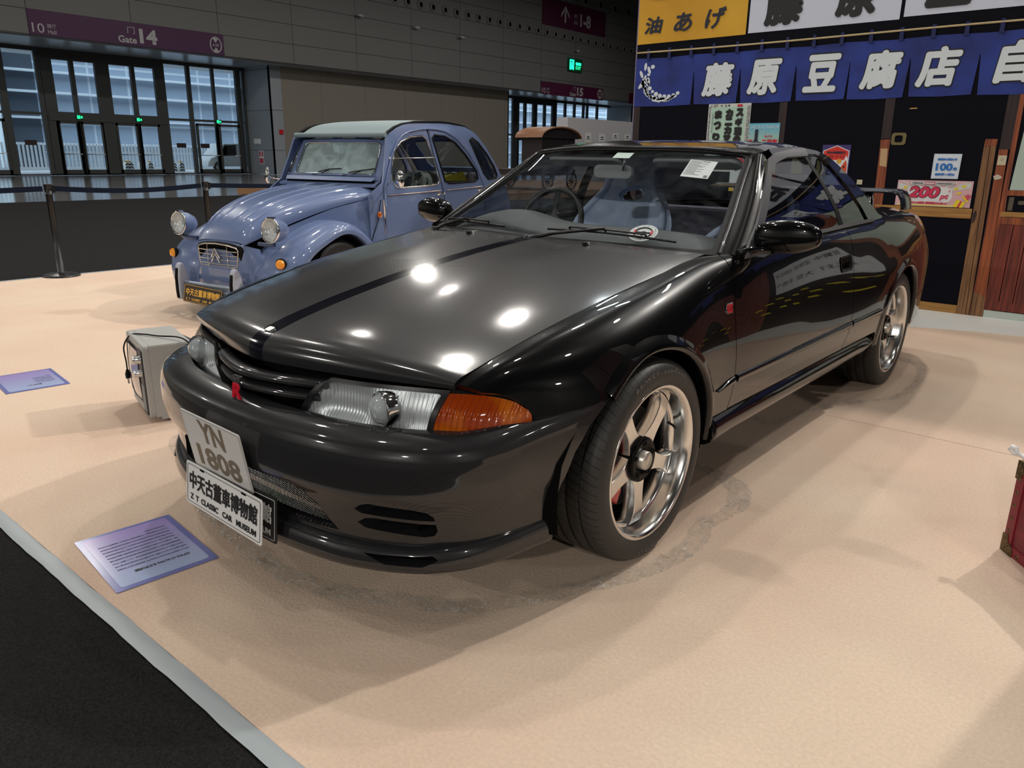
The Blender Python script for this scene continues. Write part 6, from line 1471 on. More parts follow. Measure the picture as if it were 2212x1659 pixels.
# old television set
tv = thing('television', 'old grey tube television with trailing black cord standing beside the nose of the black coupe', 'television', (-1.668, -.272, 0), math.radians(-14.5))
tvm = mat('tv_grey', (.36, .36, .345), .45); tvd = mat('tv_dark', (.03, .03, .032), .5)
bm = NB(); box(bm, -.20, .20, -.125, .065, .022, .372, bev=.010); obj('cabinet', bm, tvm, tv)
bm = NB(); prism(bm, [(-.20, .012), (.20, .012), (.20, .035), (-.20, .035)], lambda a, b, d: Vector((a, d, b)), -.10, .05, bev=.003); obj('cabinet_foot', bm, tvm, tv)
bm = NB()
A = [bm.verts.new((x, .065, z)) for x, z in ((-.17, .06), (.17, .06), (.17, .35), (-.17, .35))]; D = [bm.verts.new((x, .20, z)) for x, z in ((-.09, .09), (.09, .09), (.09, .27), (-.09, .27))]
for k in range(4): bm.faces.new((A[k], A[(k+1) % 4], D[(k+1) % 4], D[k]))
bm.faces.new(D); bmesh.ops.recalc_face_normals(bm, faces=bm.faces[:]); obj('tube_housing', bm, tvd, tv)
bm = NB(); prism(bm, rrect(.40, .350, .02, 4, 0, .197), lambda a, b, d: Vector((a, d, b)), -.150, -.120, bev=.008); obj('front_bezel', bm, tvm, tv)
bm = NB(); prism(bm, rrect(.285, .27, .03, 5, -.045, .205), lambda a, b, d: Vector((a, d, b)), -.152, -.149); obj('screen_surround', bm, tvd, tv)
SC = Grid([0, .5, 1], [[(-.175, -.153, .085), (-.045, -.158, .080), (.085, -.153, .085)], [(-.180, -.158, .205), (-.045, -.172, .205), (.090, -.158, .205)], [(-.175, -.153, .325), (-.045, -.158, .330), (.085, -.153, .325)]], [0, .5, 1])
panel('screen', lambda a, b: SC(a, b), [(0, 0), (1, 0), (1, 1), (0, 1)], mat('screen_glass', (.16, .15, .17), .1, 0, 1.), tv, (.1, .1), flange=.003)
bm = NB(); box(bm, .105, .190, -.156, -.149, .04, .345); obj('control_panel', bm, tvd, tv)
for z, r in ((.30, .020), (.235, .018)):
    bm = NB(); lathe(bm, [(0, .032), (r*.8, .032), (r, .004), (r*1.1, 0)], 18, Matrix.Translation((.150, -.156, z)) @ Matrix.Rotation(PI/2, 4, 'X')); obj('control_knob', bm, steel, tv)
bm = NB()
for k in range(14): box(bm, .115, .182, -.158, -.155, .055+.009*k, .059+.009*k)
obj('speaker_slots', bm, tvm, tv)
cpts = [(.27, .05, .37), (.17, .02, .387), (.05, -.05, .379), (-.03, -.10, .378), (-.10, -.145, .365), (-.16, -.172, .30), (-.165, -.170, .22), (-.15, -.172, .18)]
bm = NB(); sp_ = []
for i in range(60):
    u = i/59*(len(cpts)-1); sp_.append([cv(list(range(len(cpts))), [p[c] for p in cpts], u) for c in range(3)])
tube(bm, sp_, .0035, 8); pl_ = empty('plug', (0, 0, 0), 0, None); bpy.data.objects.remove(pl_)
tube(bm, [(-.15, -.172, .185), (-.14, -.174, .165), (-.13, -.176, .145)], [.006, .012, .010], 10); obj('power_cord', bm, seal, tv)
bm = NB(); box(bm, -.135, -.130, -.18, -.172, .122, .145); box(bm, -.122, -.117, -.18, -.172, .122, .145); obj('plug_pins', bm, chrome, tv)
# red trunk at the right edge
tr = thing('travel_trunk', 'dark red leather trunk with studded edges and brass corners right of the black coupe', 'trunk', (1.716, .826, 0), math.radians(0))
ra = math.radians(-52); tr.rotation_euler = (0, 0, ra)
rl = mat('red_leather', (.17, .012, .022), .5); noise_col(rl, (.14, .010, .018), (.20, .016, .028), 30, 3, bump=.15, bscale=200, dist=.002); brass = mat('aged_brass', (.14, .10, .05), .4, .9)
bm = NB(); box(bm, .0, .42, .0, .34, .0, .31, bev=.012); obj('trunk_body', bm, rl, tr)
bm = NB()
for (x0, x1, z0, z1) in ((.0, .034, .0, .31), (.386, .42, 0, .31), (0, .42, .0, .030), (0, .42, .280, .31)): box(bm, x0-.003, x1+.003, -.005, .02, z0-.0, z1+.003, bev=.002)
obj('edge_binding', bm, mat('binding_red', (.20, .014, .026), .42), tr)
bm = NB()
for k in range(5):
    for x in (.016, .404): lathe(bm, [(0, .004), (.005, .003), (.007, 0)], 10, Matrix.Translation((x, -.005, .075+.045*k)) @ Matrix.Rotation(PI/2, 4, 'X'))
for k in range(7): lathe(bm, [(0, .004), (.005, .003), (.007, 0)], 10, Matrix.Translation((.08+.045*k, -.005, .015)) @ Matrix.Rotation(PI/2, 4, 'X'))
st_ = obj('edge_studs', bm, brass, tr)
for x0, z0, sx, sz in ((-.006, -.001, 1, 1), (.426, -.001, -1, 1), (-.006, .314, 1, -1), (.426, .314, -1, -1)):
    bm = NB(); prism(bm, [(x0, z0), (x0+sx*.062, z0), (x0+sx*.056, z0+sz*.030), (x0+sx*.030, z0+sz*.040), (x0+sx*.024, z0+sz*.062), (x0, z0+sz*.062)], lambda a, b, d: Vector((a, d, b)), -.009, .05, bev=.002)
    for (ax_, az_) in ((.012, .048), (.045, .012), (.015, .015), (.028, .026)): lathe(bm, [(0, .004), (.005, .003), (.006, 0)], 10, Matrix.Translation((x0+sx*ax_, -.009, z0+sz*az_)) @ Matrix.Rotation(PI/2, 4, 'X'))
    obj('corner_guard', bm, brass, tr)
hd = thing('white_ribbon', 'knotted white ribbon on top of the dark red trunk', 'ribbon', (1.700, .835, .325)); bm = NB()
tube(bm, [(0, 0, 0), (-.012, .0, .006), (-.022, .003, .014), (-.018, .0, .024), (-.006, -.004, .022), (-.004, 0, .008), (.02, -.02, .004), (.06, -.055, .004), (.11, -.09, .008)], [.006, .008, .009, .008, .008, .007, .007, .007, .006], 8); obj('ribbon_knot', bm, white, hd)
# thin clear film laid under the tyres, ruffled along its edge
film_m = glass_mat('clear_film', (.95, .95, .94), -.12, .10)
nt = film_m.node_tree; v = coords(film_m, (1, 1, .2)); n = nd(film_m, 'ShaderNodeTexNoise'); n.inputs['Scale'].default_value = 28; n.inputs['Detail'].default_value = 4; n.inputs['Distortion'].default_value = 1.2; lk(film_m, v, n.inputs['Vector'])
bp = nd(film_m, 'ShaderNodeBump'); bp.inputs['Strength'].default_value = .5; bp.inputs['Distance'].default_value = .01; lk(film_m, n.outputs['Fac'], bp.inputs['Height'])
for n_ in nt.nodes:
    if n_.type == 'BSDF_GLOSSY': lk(film_m, bp.outputs[0], n_.inputs['Normal'])
film_rim = bpy.data.materials.new('film_rim'); film_rim.use_nodes = True; film_rim.node_tree.nodes.clear()
o_ = nd(film_rim, 'ShaderNodeOutputMaterial'); t_ = nd(film_rim, 'ShaderNodeBsdfTransparent'); t_.inputs[0].default_value = (.97, .97, .96, 1); g_ = nd(film_rim, 'ShaderNodeBsdfGlossy'); g_.inputs['Roughness'].default_value = .22; d_ = nd(film_rim, 'ShaderNodeBsdfDiffuse'); d_.inputs[0].default_value = (.8, .8, .78, 1)
v = coords(film_rim); n = nd(film_rim, 'ShaderNodeTexNoise'); n.inputs['Scale'].default_value = 38; n.inputs['Detail'].default_value = 5; n.inputs['Distortion'].default_value = 2.5; lk(film_rim, v, n.inputs['Vector'])
bp = nd(film_rim, 'ShaderNodeBump'); bp.inputs['Strength'].default_value = 1; bp.inputs['Distance'].default_value = .03; lk(film_rim, n.outputs['Fac'], bp.inputs['Height']); lk(film_rim, bp.outputs[0], g_.inputs['Normal'])
m1 = nd(film_rim, 'ShaderNodeMixShader'); m1.inputs[0].default_value = .35; lk(film_rim, g_.outputs[0], m1.inputs[1]); lk(film_rim, d_.outputs[0], m1.inputs[2])
cr = nd(film_rim, 'ShaderNodeMapRange'); cr.inputs['From Min'].default_value = .48; cr.inputs['From Max'].default_value = .62; cr.inputs['To Min'].default_value = .03; cr.inputs['To Max'].default_value = .45; lk(film_rim, n.outputs['Fac'], cr.inputs['Value'])
m2 = nd(film_rim, 'ShaderNodeMixShader'); lk(film_rim, cr.outputs[0], m2.inputs[0]); lk(film_rim, t_.outputs[0], m2.inputs[1]); lk(film_rim, m1.outputs[0], m2.inputs[2]); lk(film_rim, m2.outputs[0], o_.inputs[0])
def film(name, pts, label, ruffle):
    n = len(pts); out = []
    for i in range(n):
        for k in range(10):
            f = k/10; p0, p1, p2, p3 = [pts[(i+j) % n] for j in (-1, 0, 1, 2)]
            out.append(tuple(.5*((2*p1[c])+(-p0[c]+p2[c])*f+(2*p0[c]-5*p1[c]+4*p2[c]-p3[c])*f*f+(-p0[c]+3*p1[c]-3*p2[c]+p3[c])*f**3) for c in (0, 1)))
    cx = sum(p[0] for p in out)/len(out); cyy = sum(p[1] for p in out)/len(out); bm = NB(); rings = []
    rnd = random.Random(3)
    for s_, z in ((1.0, .0015), (.985, .006), (.97, .0025), (.95, .005), (.925, .002)):
        rings.append([bm.verts.new((cx+(x-cx)*s_+(rnd.uniform(-.006, .006) if s_ > .9 else 0), cyy+(y-cyy)*s_+(rnd.uniform(-.006, .006) if s_ > .9 else 0), z+(rnd.uniform(0, ruffle) if .9 < s_ < 1 else 0))) for x, y in out])
    for ri, (A, D) in enumerate(zip(rings[:-1], rings[1:])):
        for k in range(len(out)):
            f_ = bm.faces.new((A[k], A[(k+1) % len(out)], D[(k+1) % len(out)], D[k])); f_.smooth = True; f_.material_index = 1
    bmesh.ops.recalc_face_normals(bm, faces=bm.faces[:])
    tag(obj(name, bm, [film_rim, film_rim]), label, 'plastic film')
film('plastic_film', [(-1.30, -.45), (-.95, -.62), (-.59, -.76), (-.14, -.84), (.19, -.84), (.44, -.74), (.66, -.60), (.80, -.38), (.93, -.10), (.97, .15), (.93, .35), (.95, .58), (.80, .78), (.30, .85), (-.5, .8), (-1.1, .6), (-1.35, .1)], 'clear crinkled plastic film under the front wheels of the black coupe', .010)
film('plastic_film', [(.55, 1.52), (.66, 1.50), (.71, 1.75), (.76, 1.92), (.84, 2.1), (1.0, 2.38), (1.02, 2.7), (.98, 3.05), (.86, 3.3), (.3, 3.35), (-.7, 3.2), (-.9, 2.4), (-.6, 1.9), (.2, 1.8)], 'clear plastic film under the rear wheels of the black coupe', .004)
# ================================================================== PRINTED SHOP-FRONT BACKDROP
bk = thing('shopfront_backdrop', 'tall printed backdrop of an old shop front with blue curtains and signs behind the black coupe', 'backdrop', (0, 5.27, 0))
pb = mat('print_black', (.004, .004, .008), .5, spec=.08); navy = mat('noren_blue', (.012, .028, .22), .6); noise_col(navy, (.008, .018, .14), (.018, .045, .30), 3.5, 4, lo=.3, hi=.7)
yb = mat('board_yellow', (.62, .33, .012), .55); noise_col(yb, (.56, .27, .010), (.72, .42, .03), 1.2, 2)
wb = mat('board_white', (.62, .67, .80), .55); wchar = mat('cloth_white', (.68, .75, .80), .6); inkb = mat('ink_blue', (.010, .012, .03), .5)
gold_r = mat('rod_bamboo', (.50, .40, .22), .5)
def wood(name, c1, c2, sc=(30, 30, 1.2)):
    m = mat(name, c1, .5); return noise_col(m, c1, c2, 2.2, 6, sc, lo=.35, hi=.68)
w_or = wood('wood_orange', (.33, .085, .025), (.12, .025, .012)); w_br = wood('wood_brown', (.26, .13, .05), (.10, .04, .018)); w_lt = wood('wood_light', (.42, .22, .06), (.25, .12, .03), (1.5, 30, 30)); w_rd = wood('wood_red', (.20, .035, .018), (.07, .012, .008)); w_dk = wood('wood_dark', (.028, .012, .012), (.010, .005, .006))
def P(name, poly, y, m, par=None, d=.003, bev=0):
    """flat printed shape at depth y in front of the sheet (local y<0 is towards the viewer)"""
    bm = NB(); prism(bm, poly, lambda a, b, dd: Vector((a, -y-dd, b)), -d, 0); return obj(name, bm, m, par or bk)
def RC(x0, x1, z0, z1): return [(x0, z0), (x1, z0), (x1, z1), (x0, z1)]
BM = lambda x, z, y=.012: planeM((x, -y, z), (1, 0, 0), (0, 0, 1))
bm = NB(); box(bm, -2.545, 3.9, 0, .10, 0, 3.6); obj('backdrop_sheet', bm, pb, bk)
P('signboard', [(-2.545, 2.312), (-1.395, 2.318), (-1.395, 3.1), (-2.545, 3.1)], .004, yb)
s1 = P('signboard', RC(-1.372, -.080, 2.325, 3.1), .004, wb); s2 = P('signboard', RC(-.050, 1.25, 2.34, 3.1), .004, wb); P('signboard', RC(1.29, 2.6, 2.34, 3.1), .004, wb)
T = lambda tx, x, z, w, h, m, y=.010, bold=0, par=None, name='lettering', shear=0: text(tx, .3, m, par or bk, name, BM(x, z, y), bold=bold, fit=(w, h), shear=shear)
T('油', -2.365, 2.478, .205, .155, inkb, bold=.006, shear=.15); T('あ', -2.045, 2.480, .195, .170, inkb, bold=.006, shear=.15); T('げ', -1.705, 2.485, .21, .185, inkb, bold=.006, shear=.2)
T('と', -2.33, 2.79, .21, .16, inkb, bold=.006); T('う', -2.05, 2.80, .17, .17, inkb, bold=.006); T('ふ', -1.72, 2.80, .2, .17, inkb, bold=.006)
T('藤', -1.055, 2.535, .35, .345, black, bold=.018); T('原', -.44, 2.535, .33, .32, black, bold=.018); T('豆', .26, 2.555, .33, .34, black, bold=.022); T('腐', .86, 2.555, .33, .34, black, bold=.018); T('店', 1.6, 2.555, .33, .34, black, bold=.018); T('(', 2.1, 2.555, .1, .34, black)
# curtain: one header cloth and seven hanging widths, with loops over a bamboo rod
bm = NB(); tube(bm, [(x, -.016, 2.234-.006*math.sin((x+2.5)*1.5)) for x in [-2.54+.2*k for k in range(31)]], .008, 8); obj('curtain_rod', bm, gold_r, bk)
P('curtain_header', [(-2.545, 2.02)]+[(3.5, 2.02), (3.5, 2.178)]+[(3.4-.35*k, 2.176+(.006 if k % 2 else -.004)) for k in range(17)]+[(-2.545, 2.182)], .006, navy)
edges = [(-2.545, -1.904, -1.890), (-1.866, -1.43, -1.412), (-1.385, -.905, -.888), (-.858, -.440, -.424), (-.415, .030, .050), (.077, .530, .548), (.575, 1.06, 1.075), (1.10, 1.60, 1.615), (1.64, 2.12, 2.14), (2.17, 2.66, 2.68), (2.71, 3.2, 3.22)]
for i, (a, b_, c_) in enumerate(edges):
    z0 = 1.722+(.004 if i % 2 else 0); top = 2.03; aa = a if i == 0 else edges[i-1][2]+.004
    P('curtain_width', [(a, z0+.002), ((a+b_)/2, z0-.004), (b_, z0+.003), (c_, top), (aa, top)], .0065, navy)
for k in range(26):
    x = -2.40+.236*k; P('curtain_loop', [(x-.017, 2.16), (x+.017, 2.16), (x+.014, 2.262), (x-.014, 2.262)], .021, mat('loop_navy', (.010, .016, .09), .7) if k == 0 else bpy.data.materials['loop_navy'], d=.002)
for tx, x0, x1, z0, z1 in (('藤', -1.791, -1.471, 1.791, 2.091), ('原', -1.330, -1.015, 1.787, 2.093), ('豆', -.808, -.500, 1.791, 2.100), ('腐', -.326, -.005, 1.795, 2.100), ('店', .111, .430, 1.795, 2.098), ('自', .663, .93, 1.802, 2.105), ('家', 1.15, 1.47, 1.80, 2.10), ('用', 1.70, 2.0, 1.80, 2.10)):
    T(tx, (x0+x1)/2, (z0+z1)/2, (x1-x0)*1.06, (z1-z0)*1.08, black, .0095, .022, name='curtain_character_edge', shear=.12); T(tx, (x0+x1)/2, (z0+z1)/2, x1-x0, z1-z0, wchar, .0125, .014, name='curtain_character', shear=.12)
# leafy crest at the left end of the curtain
bm = NB(); rnd = random.Random(5)
for k in range(26):
    t = k/25; a = math.radians(150+150*t); cx = -2.21+.245*math.cos(a)*1.0; cz = 1.985+.205*math.sin(a)
    if t < .22: cx, cz = -2.43+.05*math.sin(k*2.1), 2.10-.035*k
    l = .030+.012*rnd.random(); ang = a+PI/2+rnd.uniform(-.9, .9); pts = [(cx+l*math.cos(q)*math.cos(ang)-l*.42*math.sin(q)*math.sin(ang), cz+l*math.cos(q)*math.sin(ang)+l*.42*math.sin(q)*math.cos(ang)) for q in [2*PI*j/10 for j in range(10)]]
    prism(bm, pts, lambda a_, b, dd: Vector((a_, -.010-dd, b)), -.001, .001)
    if k % 2: 
        cx += .04; cz += .03; pts = [(cx+l*.6*math.cos(q), cz+l*.5*math.sin(q)) for q in [2*PI*j/8 for j in range(8)]]; prism(bm, pts, lambda a_, b, dd: Vector((a_, -.010-dd, b)), -.001, .001)
tube(bm, [(-2.33, -.011, 1.775), (-2.26, -.011, 1.765), (-2.18, -.011, 1.775), (-2.12, -.011, 1.81)], .008, 5); obj('curtain_crest', bm, wchar, bk)
# posts and joinery
P('edge_post', RC(-2.545, -2.47, 0, 1.72), .004, w_dk); P('back_rail', [(-1.0, 1.72), (-.93, 1.72), (-.92, .2), (-.99, .2)], .003, w_dk)
P('post', [(-.088, 1.392), (-.013, 1.395), (.0, .80), (-.072, .80)], .005, w_or); P('post_patch', [(-.078, 1.32), (-.022, 1.32), (-.012, 1.17), (-.068, 1.18)], .007, mat('peeled_wood', (.50, .33, .17), .6)); P('post_upper', [(-.094, 1.72), (-.018, 1.72), (-.013, 1.40), (-.088, 1.40)], .004, w_dk)
bm = NB(); rr_ = rrect(.115, .098, .022, 4, .052, 1.398); r2_ = rrect(.062, .056, .016, 4, .052, 1.398)
for i in range(len(rr_)):
    j = (i+1) % len(rr_); add_mesh(bm, [(rr_[i][0], -.006, rr_[i][1]), (rr_[j][0], -.006, rr_[j][1]), (r2_[j][0], -.006, r2_[j][1]), (r2_[i][0], -.006, r2_[i][1])], [(0, 1, 2, 3)])
obj('faded_crest', bm, mat('crest_olive', (.16, .13, .05), .6), bk)
P('lamp_glint', [(.10, 1.632), (.16, 1.634), (.155, 1.642), (.105, 1.640)], .005, mat('glint_amber', (.6, .32, .10), .5))
P('counter_rail', RC(-.06, .684, .780, .858), .006, w_lt); P('ground_sill', RC(-2.3, .700, .0, .072), .006, w_lt)
P('post', [(.687, 1.340), (.727, 1.343), (.770, .0), (.703, .0)], .007, w_br); P('post', [(.732, 1.343), (.770, 1.343), (.800, .0), (.774, .0)], .008, w_br); P('post_top', [(.686, 1.342), (.770, 1.345), (.772, 1.395), (.690, 1.395)], .0065, w_or)
P('post_knot', [(.695, .82), (.712, .85), (.722, .82), (.714, .76), (.700, .74)], .009, w_dk)
P('wide_post', [(.793, 1.317), (.854, 1.316), (.868, .8), (.900, .0), (.803, .0), (.800, .75)], .006, w_or); P('post_base', [(.803, .0), (.897, .0), (.89, .16), (.803, .20)], .0075, w_br); P('post_upper', [(.790, 1.72), (.900, 1.72), (.90, 1.317), (.793, 1.317)], .004, w_dk)
P('nameplate', RC(.798, .856, 1.200, 1.272), .010, mat('name_cream', (.55, .50, .36), .6)); T('〇', .828, 1.242, .018, .022, inkb, .0135)
P('rope_knot', [(.788, 1.115), (.815, 1.130), (.840, 1.118), (.850, 1.105), (.830, 1.092), (.80, 1.088)], .010, mat('knot_cream', (.52, .46, .38), .7))
P('door_stile', [(.900, 1.72), (.905, 1.0), (.950, .06), (.905, .06), (.872, .76), (.870, 1.0), (.868, 1.72)], .005, w_or)
P('door_rail', RC(.895, 1.75, .972, 1.012), .007, w_or); P('door_rail', RC(.885, 1.75, .810, .848), .007, w_lt); P('door_rail', RC(.874, 1.75, .752, .806), .008, w_or); P('door_lock_plate', RC(.912, 1.75, .850, .970), .004, pb)
P('lock_cast', RC(.925, .958, .858, .960), .007, mat('cast_olive', (.09, .075, .05), .6)); P('lock_badge', rrect(.045, .03, .01, 3, 1.01, .92), .007, bpy.data.materials['cast_olive'])
P('frosted_pane', [(.915, 1.014), (1.75, 1.014), (1.75, 1.70), (.945, 1.70), (.932, 1.38)], .004, mat('pane_mint', (.42, .52, .46), .4))
for k in range(9): P('door_board', RC(.895+.097*k, .895+.097*k+.091, .135, .750), .006, w_rd)
P('door_rail', RC(.893, 1.75, .068, .138), .008, w_rd); P('threshold', RC(.890, 1.75, .0, .062), .006, mat('threshold_marble', (.50, .56, .52), .3)); P('door_stile', RC(1.75, 1.86, 0, 1.72), .008, w_or)
# right-hand stretch of the print (seen reflected in the paintwork)
P('wall_poster', RC(2.0, 2.9, .62, 1.30), .006, wchar); P('wall_board', RC(3.0, 3.6, 0, 1.5), .005, w_rd)
for k in range(6): T(('営業中', '定休日', 'お知らせ', '配達します', '大豆', '手造り')[k], 2.16+.3*(k % 3), 1.13-.28*(k//3), .24, .12, inkb, .012)
def yellowstep(x, z): P('chain_link', [(x, z), (x+.10, z+.012), (x+.13, z+.04), (x+.03, z+.03)], .008, mat('chain_yellow', (.7, .62, .02), .5) if x == 2.0 else bpy.data.materials['chain_yellow'])
for k in range(9): yellowstep(2.0+.13*k, .50-.05*(k % 3)); 
for k in range(5): yellowstep(2.05+.22*k, .28+.03*(k % 2))
# posters
pg = mat('poster_mint', (.42, .62, .52), .55); pc = mat('poster_paper', (.58, .62, .60), .55)
po = P('poster', RC(-1.700, -1.270, 1.10, 1.722), .008, pc); P('poster_panel', RC(-1.665, -1.318, 1.14, 1.690), .0095, pg, po)
for tx, x, z in (('ス', -1.375, 1.640), ('ギ', -1.378, 1.555), ('ヨ', -1.380, 1.470), ('の', -1.383, 1.395), ('カ', -1.480, 1.635), ('ニ', -1.480, 1.560), ('カ', -1.482, 1.480), ('マ', -1.484, 1.400), ('ま', -1.592, 1.625), ('つ', -1.594, 1.525), ('り', -1.598, 1.420)):
    T(tx, x, z, .080, .080, black, .013, .010, po)
T('1.27 → 2.4', -1.575, 1.705, .19, .022, black, .013, .004, po); P('poster_stamp', RC(-1.405, -1.355, 1.692, 1.712), .012, red, po); T('日本橋三越', -1.648, 1.55, .012, .2, inkb, .012, 0, po)
bm = NB()
for x_ in (-1.302, -1.290, -1.280, -1.680, -1.688):
    z_ = 1.70
    while z_ > 1.2: h_ = rnd.uniform(.01, .05); box(bm, x_, x_+.004, -.0120, -.0115, z_-h_, z_); z_ -= h_+.008
obj('poster_small_print', bm, inkb, po)
skyp = mat('poster_sky', (.2, .55, .6), .55); b_ = skyp.node_tree.nodes['Principled BSDF']; v = coords(skyp); s_ = nd(skyp, 'ShaderNodeSeparateXYZ'); lk(skyp, v, s_.inputs[0]); mr = nd(skyp, 'ShaderNodeMapRange'); mr.inputs['From Min'].default_value = 1.25; mr.inputs['From Max'].default_value = 1.52; lk(skyp, s_.outputs[2], mr.inputs['Value']); cr = nd(skyp, 'ShaderNodeValToRGB'); cr.color_ramp.elements[0].color = (.60, .62, .30, 1); cr.color_ramp.elements[1].color = (.12, .45, .62, 1); lk(skyp, mr.outputs[0], cr.inputs[0]); lk(skyp, cr.outputs[0], b_.inputs['Base Color'])
po = P('poster', RC(-1.268, -.976, 1.10, 1.541), .007, skyp); T('SAKE DE FUTSUKAICHI', -1.120, 1.510, .270, .030, wchar, .012, 0, po)
P('bottle', [(-1.235, 1.10), (-1.155, 1.10), (-1.155, 1.34), (-1.178, 1.40), (-1.178, 1.485), (-1.207, 1.485), (-1.207, 1.40), (-1.235, 1.34)], .012, inkb, po)
T('酒', -1.245, 1.375, .04, .04, red, .014, .003, po); T('二日市', -1.06, 1.378, .15, .045, red, .014, .003, po); T('めぐる', -1.075, 1.425, .07, .022, red, .014, .001, po)
for a in (25, 50, 75, 105, 130, 155): 
    c_, s__ = math.cos(math.radians(a)), math.sin(math.radians(a)); P('ray', [(-1.19+.10*c_-.002*s__, 1.38+.10*s__+.002*c_), (-1.19+.10*c_+.002*s__, 1.38+.10*s__-.002*c_), (-1.19+.13*c_, 1.38+.13*s__)], .012, wchar, po)
po = P('poster', RC(-.565, -.322, 1.0, 1.350), .008, mat('poster_violet', (.045, .03, .16), .55))
P('poster_shield', [(-.555, 1.01), (-.330, 1.01), (-.330, 1.300), (-.440, 1.345), (-.555, 1.300)], .0095, wchar, po); P('poster_band', [(-.548, 1.222), (-.337, 1.222), (-.337, 1.296), (-.440, 1.338), (-.548, 1.296)], .011, mat('poster_red', (.62, .03, .02), .55), po)
T('冬の味覚祭り', -.44, 1.285, .16, .022, inkb, .014, .002, po); T('1.26 → 2.7', -.44, 1.252, .14, .018, inkb, .014, .002, po); T('の', -.475, 1.19, .055, .055, inkb, .014, .003, po); T('ど', -.485, 1.12, .055, .055, inkb, .014, .003, po); P('sun_spot', [(-.408+.020*math.cos(q), 1.212+.020*math.sin(q)) for q in [2*PI*j/16 for j in range(16)]], .0125, yb, po)
fr_ = mat('fish_red', (.62, .07, .015), .5); P('fish', [(-.418, 1.06), (-.40, 1.14), (-.372, 1.19), (-.350, 1.225), (-.340, 1.19), (-.336, 1.12), (-.345, 1.04), (-.38, 1.02)], .012, fr_, po); P('fish_head_tip', [(-.378, 1.19), (-.352, 1.262), (-.333, 1.225), (-.336, 1.19)], .0115, wchar, po)
bm = NB(); lathe(bm, [(0, .0165), (.009, .016)], 14, Matrix.Rotation(PI/2, 4, 'X')); e_ = obj('fish_eye', bm, inkb, po); e_.location = (-.362, 0, 1.165)
P('small_poster', RC(-.235, -.19, 1.02, 1.06), .008, mat('cream', (.5, .48, .34), .6))
# papers and glass door behind the car, seen through its windows
po = P('poster', RC(-1.42, -1.09, .92, 1.33), .009, mat('coupon_yellow', (.66, .48, .05), .55)); P('poster_note', RC(-1.42, -1.12, .99, 1.33), .0105, wchar, po)
T('200', -1.35, 1.235, .17, .10, mat('coupon_red', (.60, .04, .06), .5), .014, .012, po); T('円OFF', -1.19, 1.255, .11, .034, bpy.data.materials['coupon_red'], .014, .004, po); T('クーポン', -1.19, 1.205, .11, .030, bpy.data.materials['coupon_red'], .014, .003, po); T('ント!', -1.31, 1.13, .13, .045, inkb, .014, .004, po)
P('post', RC(-1.02, -.965, .6, 1.33), .006, w_or); 
for x0 in (-.83, -.60): 
    po = P('paper_charm', RC(x0, x0+.10, 1.10, 1.28), .008, mat('charm_yellow', (.42, .42, .14), .6) if x0 == -.83 else bpy.data.materials['charm_yellow']); T('御守', x0+.05, 1.20, .05, .06, inkb, .012, 0, po)
P('lattice_band', RC(-.95, -.35, 1.045, 1.09), .006, mat('lattice_grey', (.25, .26, .28), .6))
po = P('poster', [(.345, 1.085), (.543, 1.086), (.546, 1.281), (.343, 1.281)], .010, mat('coupon_white', (.60, .70, .80), .5)); cb_ = mat('coupon_blue', (.02, .16, .50), .5); P('poster_inner', RC(.355, .535, 1.096, 1.271), .0115, mat('coupon_face', (.66, .73, .82), .5), po)
T('次回のご購入で', .446, 1.238, .145, .020, cb_, .015, .003, po); T('100', .432, 1.178, .125, .060, cb_, .015, .014, po); T('円', .512, 1.163, .026, .026, cb_, .015, .004, po); T('OFFクーポン', .444, 1.120, .150, .024, cb_, .015, .005, po)
po = P('banner', [(.10, .862), (.664, .864), (.662, 1.072), (.10, 1.068)], .010, mat('banner_pink', (.66, .40, .44), .5)); pk = mat('banner_crimson', (.60, .03, .09), .45); wh2 = mat('banner_white', (.72, .72, .74), .5)
for k in range(8):
    a = math.radians(10+22*k); c_, s__ = math.cos(a), math.sin(a); x2 = .38+max(-.27, min(.27, .3*c_)); z2 = .965+max(-.095, min(.095, .3*s__)); x3 = .38+max(-.27, min(.27, .3*math.cos(a+.16))); z3 = .965+max(-.095, min(.095, .3*math.sin(a+.16))); P('banner_ray', [(.38, .965), (x2, z2), (x3, z3)], .0115, bpy.data.materials['poster_paper'], po)
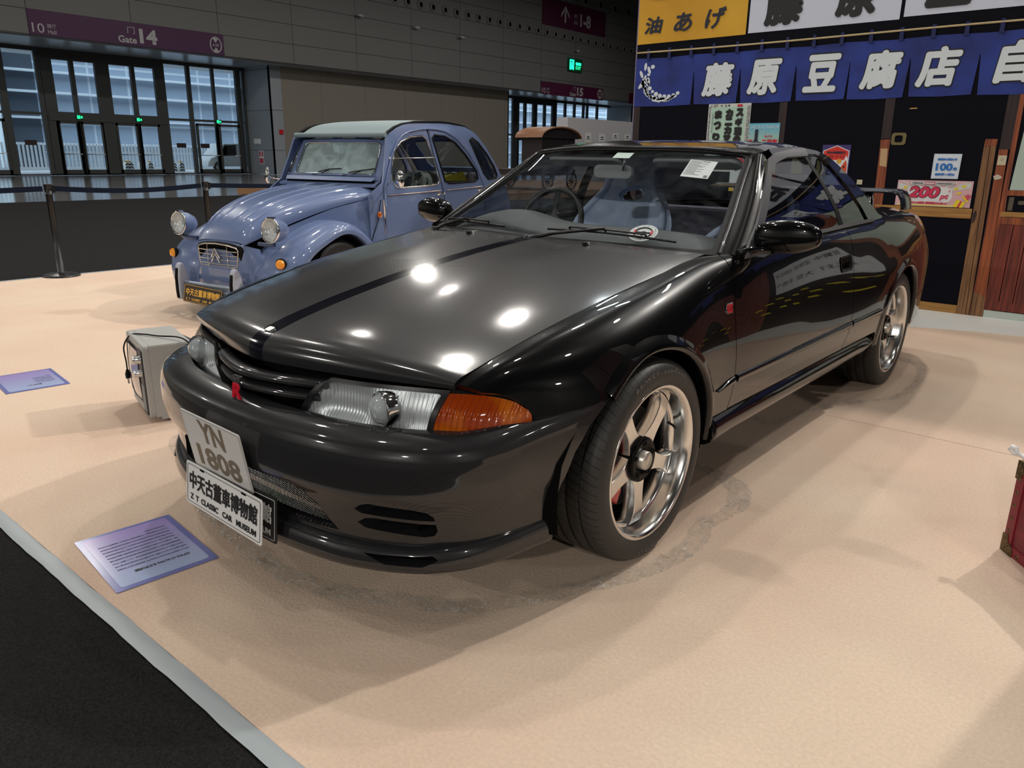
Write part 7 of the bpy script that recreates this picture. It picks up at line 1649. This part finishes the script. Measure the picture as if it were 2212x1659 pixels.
P('banner_bubble', rrect(.335, .026, .013, 4, .365, 1.047), .014, inkb, po); P('banner_bubble_face', rrect(.330, .0225, .011, 4, .365, 1.047), .0155, wh2, po); T('dマガジンを', .255, 1.047, .085, .013, inkb, .019, .003, po); P('banner_tag', RC(.307, .388, 1.038, 1.056), .0175, pk, po); T('継続利用', .347, 1.047, .07, .012, wh2, .021, .003, po); T('いただいた方へ', .460, 1.047, .13, .013, inkb, .019, .003, po)
P('banner_cloud', rrect(.34, .13, .06, 6, .355, .955), .0125, wh2, po); T('200', .310, .975, .250, .100, inkb, .014, .020, po, shear=.2); T('200', .310, .975, .238, .090, pk, .017, .012, po, shear=.2); T('pt', .468, .938, .066, .052, pk, .017, .010, po, shear=.2)
P('d_mark', rrect(.036, .030, .008, 4, .500, .990), .015, wh2, po); T('d', .500, .991, .014, .018, pk, .019, .003, po); P('banner_foot', RC(.12, .60, .866, .878), .012, mat('banner_lemon', (.75, .68, .22), .5), po)
T('dポイント(期間・用途限定)プレゼント', .350, .890, .300, .024, pk, .017, .006, po)
gb = P('gift_box', [(.540, .868), (.610, .862), (.630, .905), (.562, .925)], .016, mat('gift_yellow', (.75, .60, .02), .45), po); P('gift_ribbon', [(.572, .866), (.586, .864), (.604, .913), (.592, .917)], .018, pk, gb); P('gift_lid', [(.600, .945), (.612, .958), (.652, .915), (.640, .905)], .018, bpy.data.materials['gift_yellow'], gb)
bm = NB()
for sg in (-1, 1): tube(bm, [(.640, -.022, .930), (.640+sg*.022, -.022, .958), (.640+sg*.006, -.022, .968), (.640, -.022, .930)], .004, 5)
obj('gift_bow', bm, pk, gb)
for (x, z) in ((.145, .955), (.165, 1.01), (.570, .975), (.60, 1.03), (.545, 1.01), (.20, .905)): P('coin', [(x+.018*math.cos(q), z+.009*math.sin(q)+.006*math.cos(q)) for q in [2*PI*j/12 for j in range(12)]], .014, bpy.data.materials['gift_yellow'], po)
# side return of the backdrop
obj('backdrop_edge', B(-2.56, -2.545, 0, .30, 0, 3.6), mat('edge_sheen', (.20, .18, .28), .25), bk)
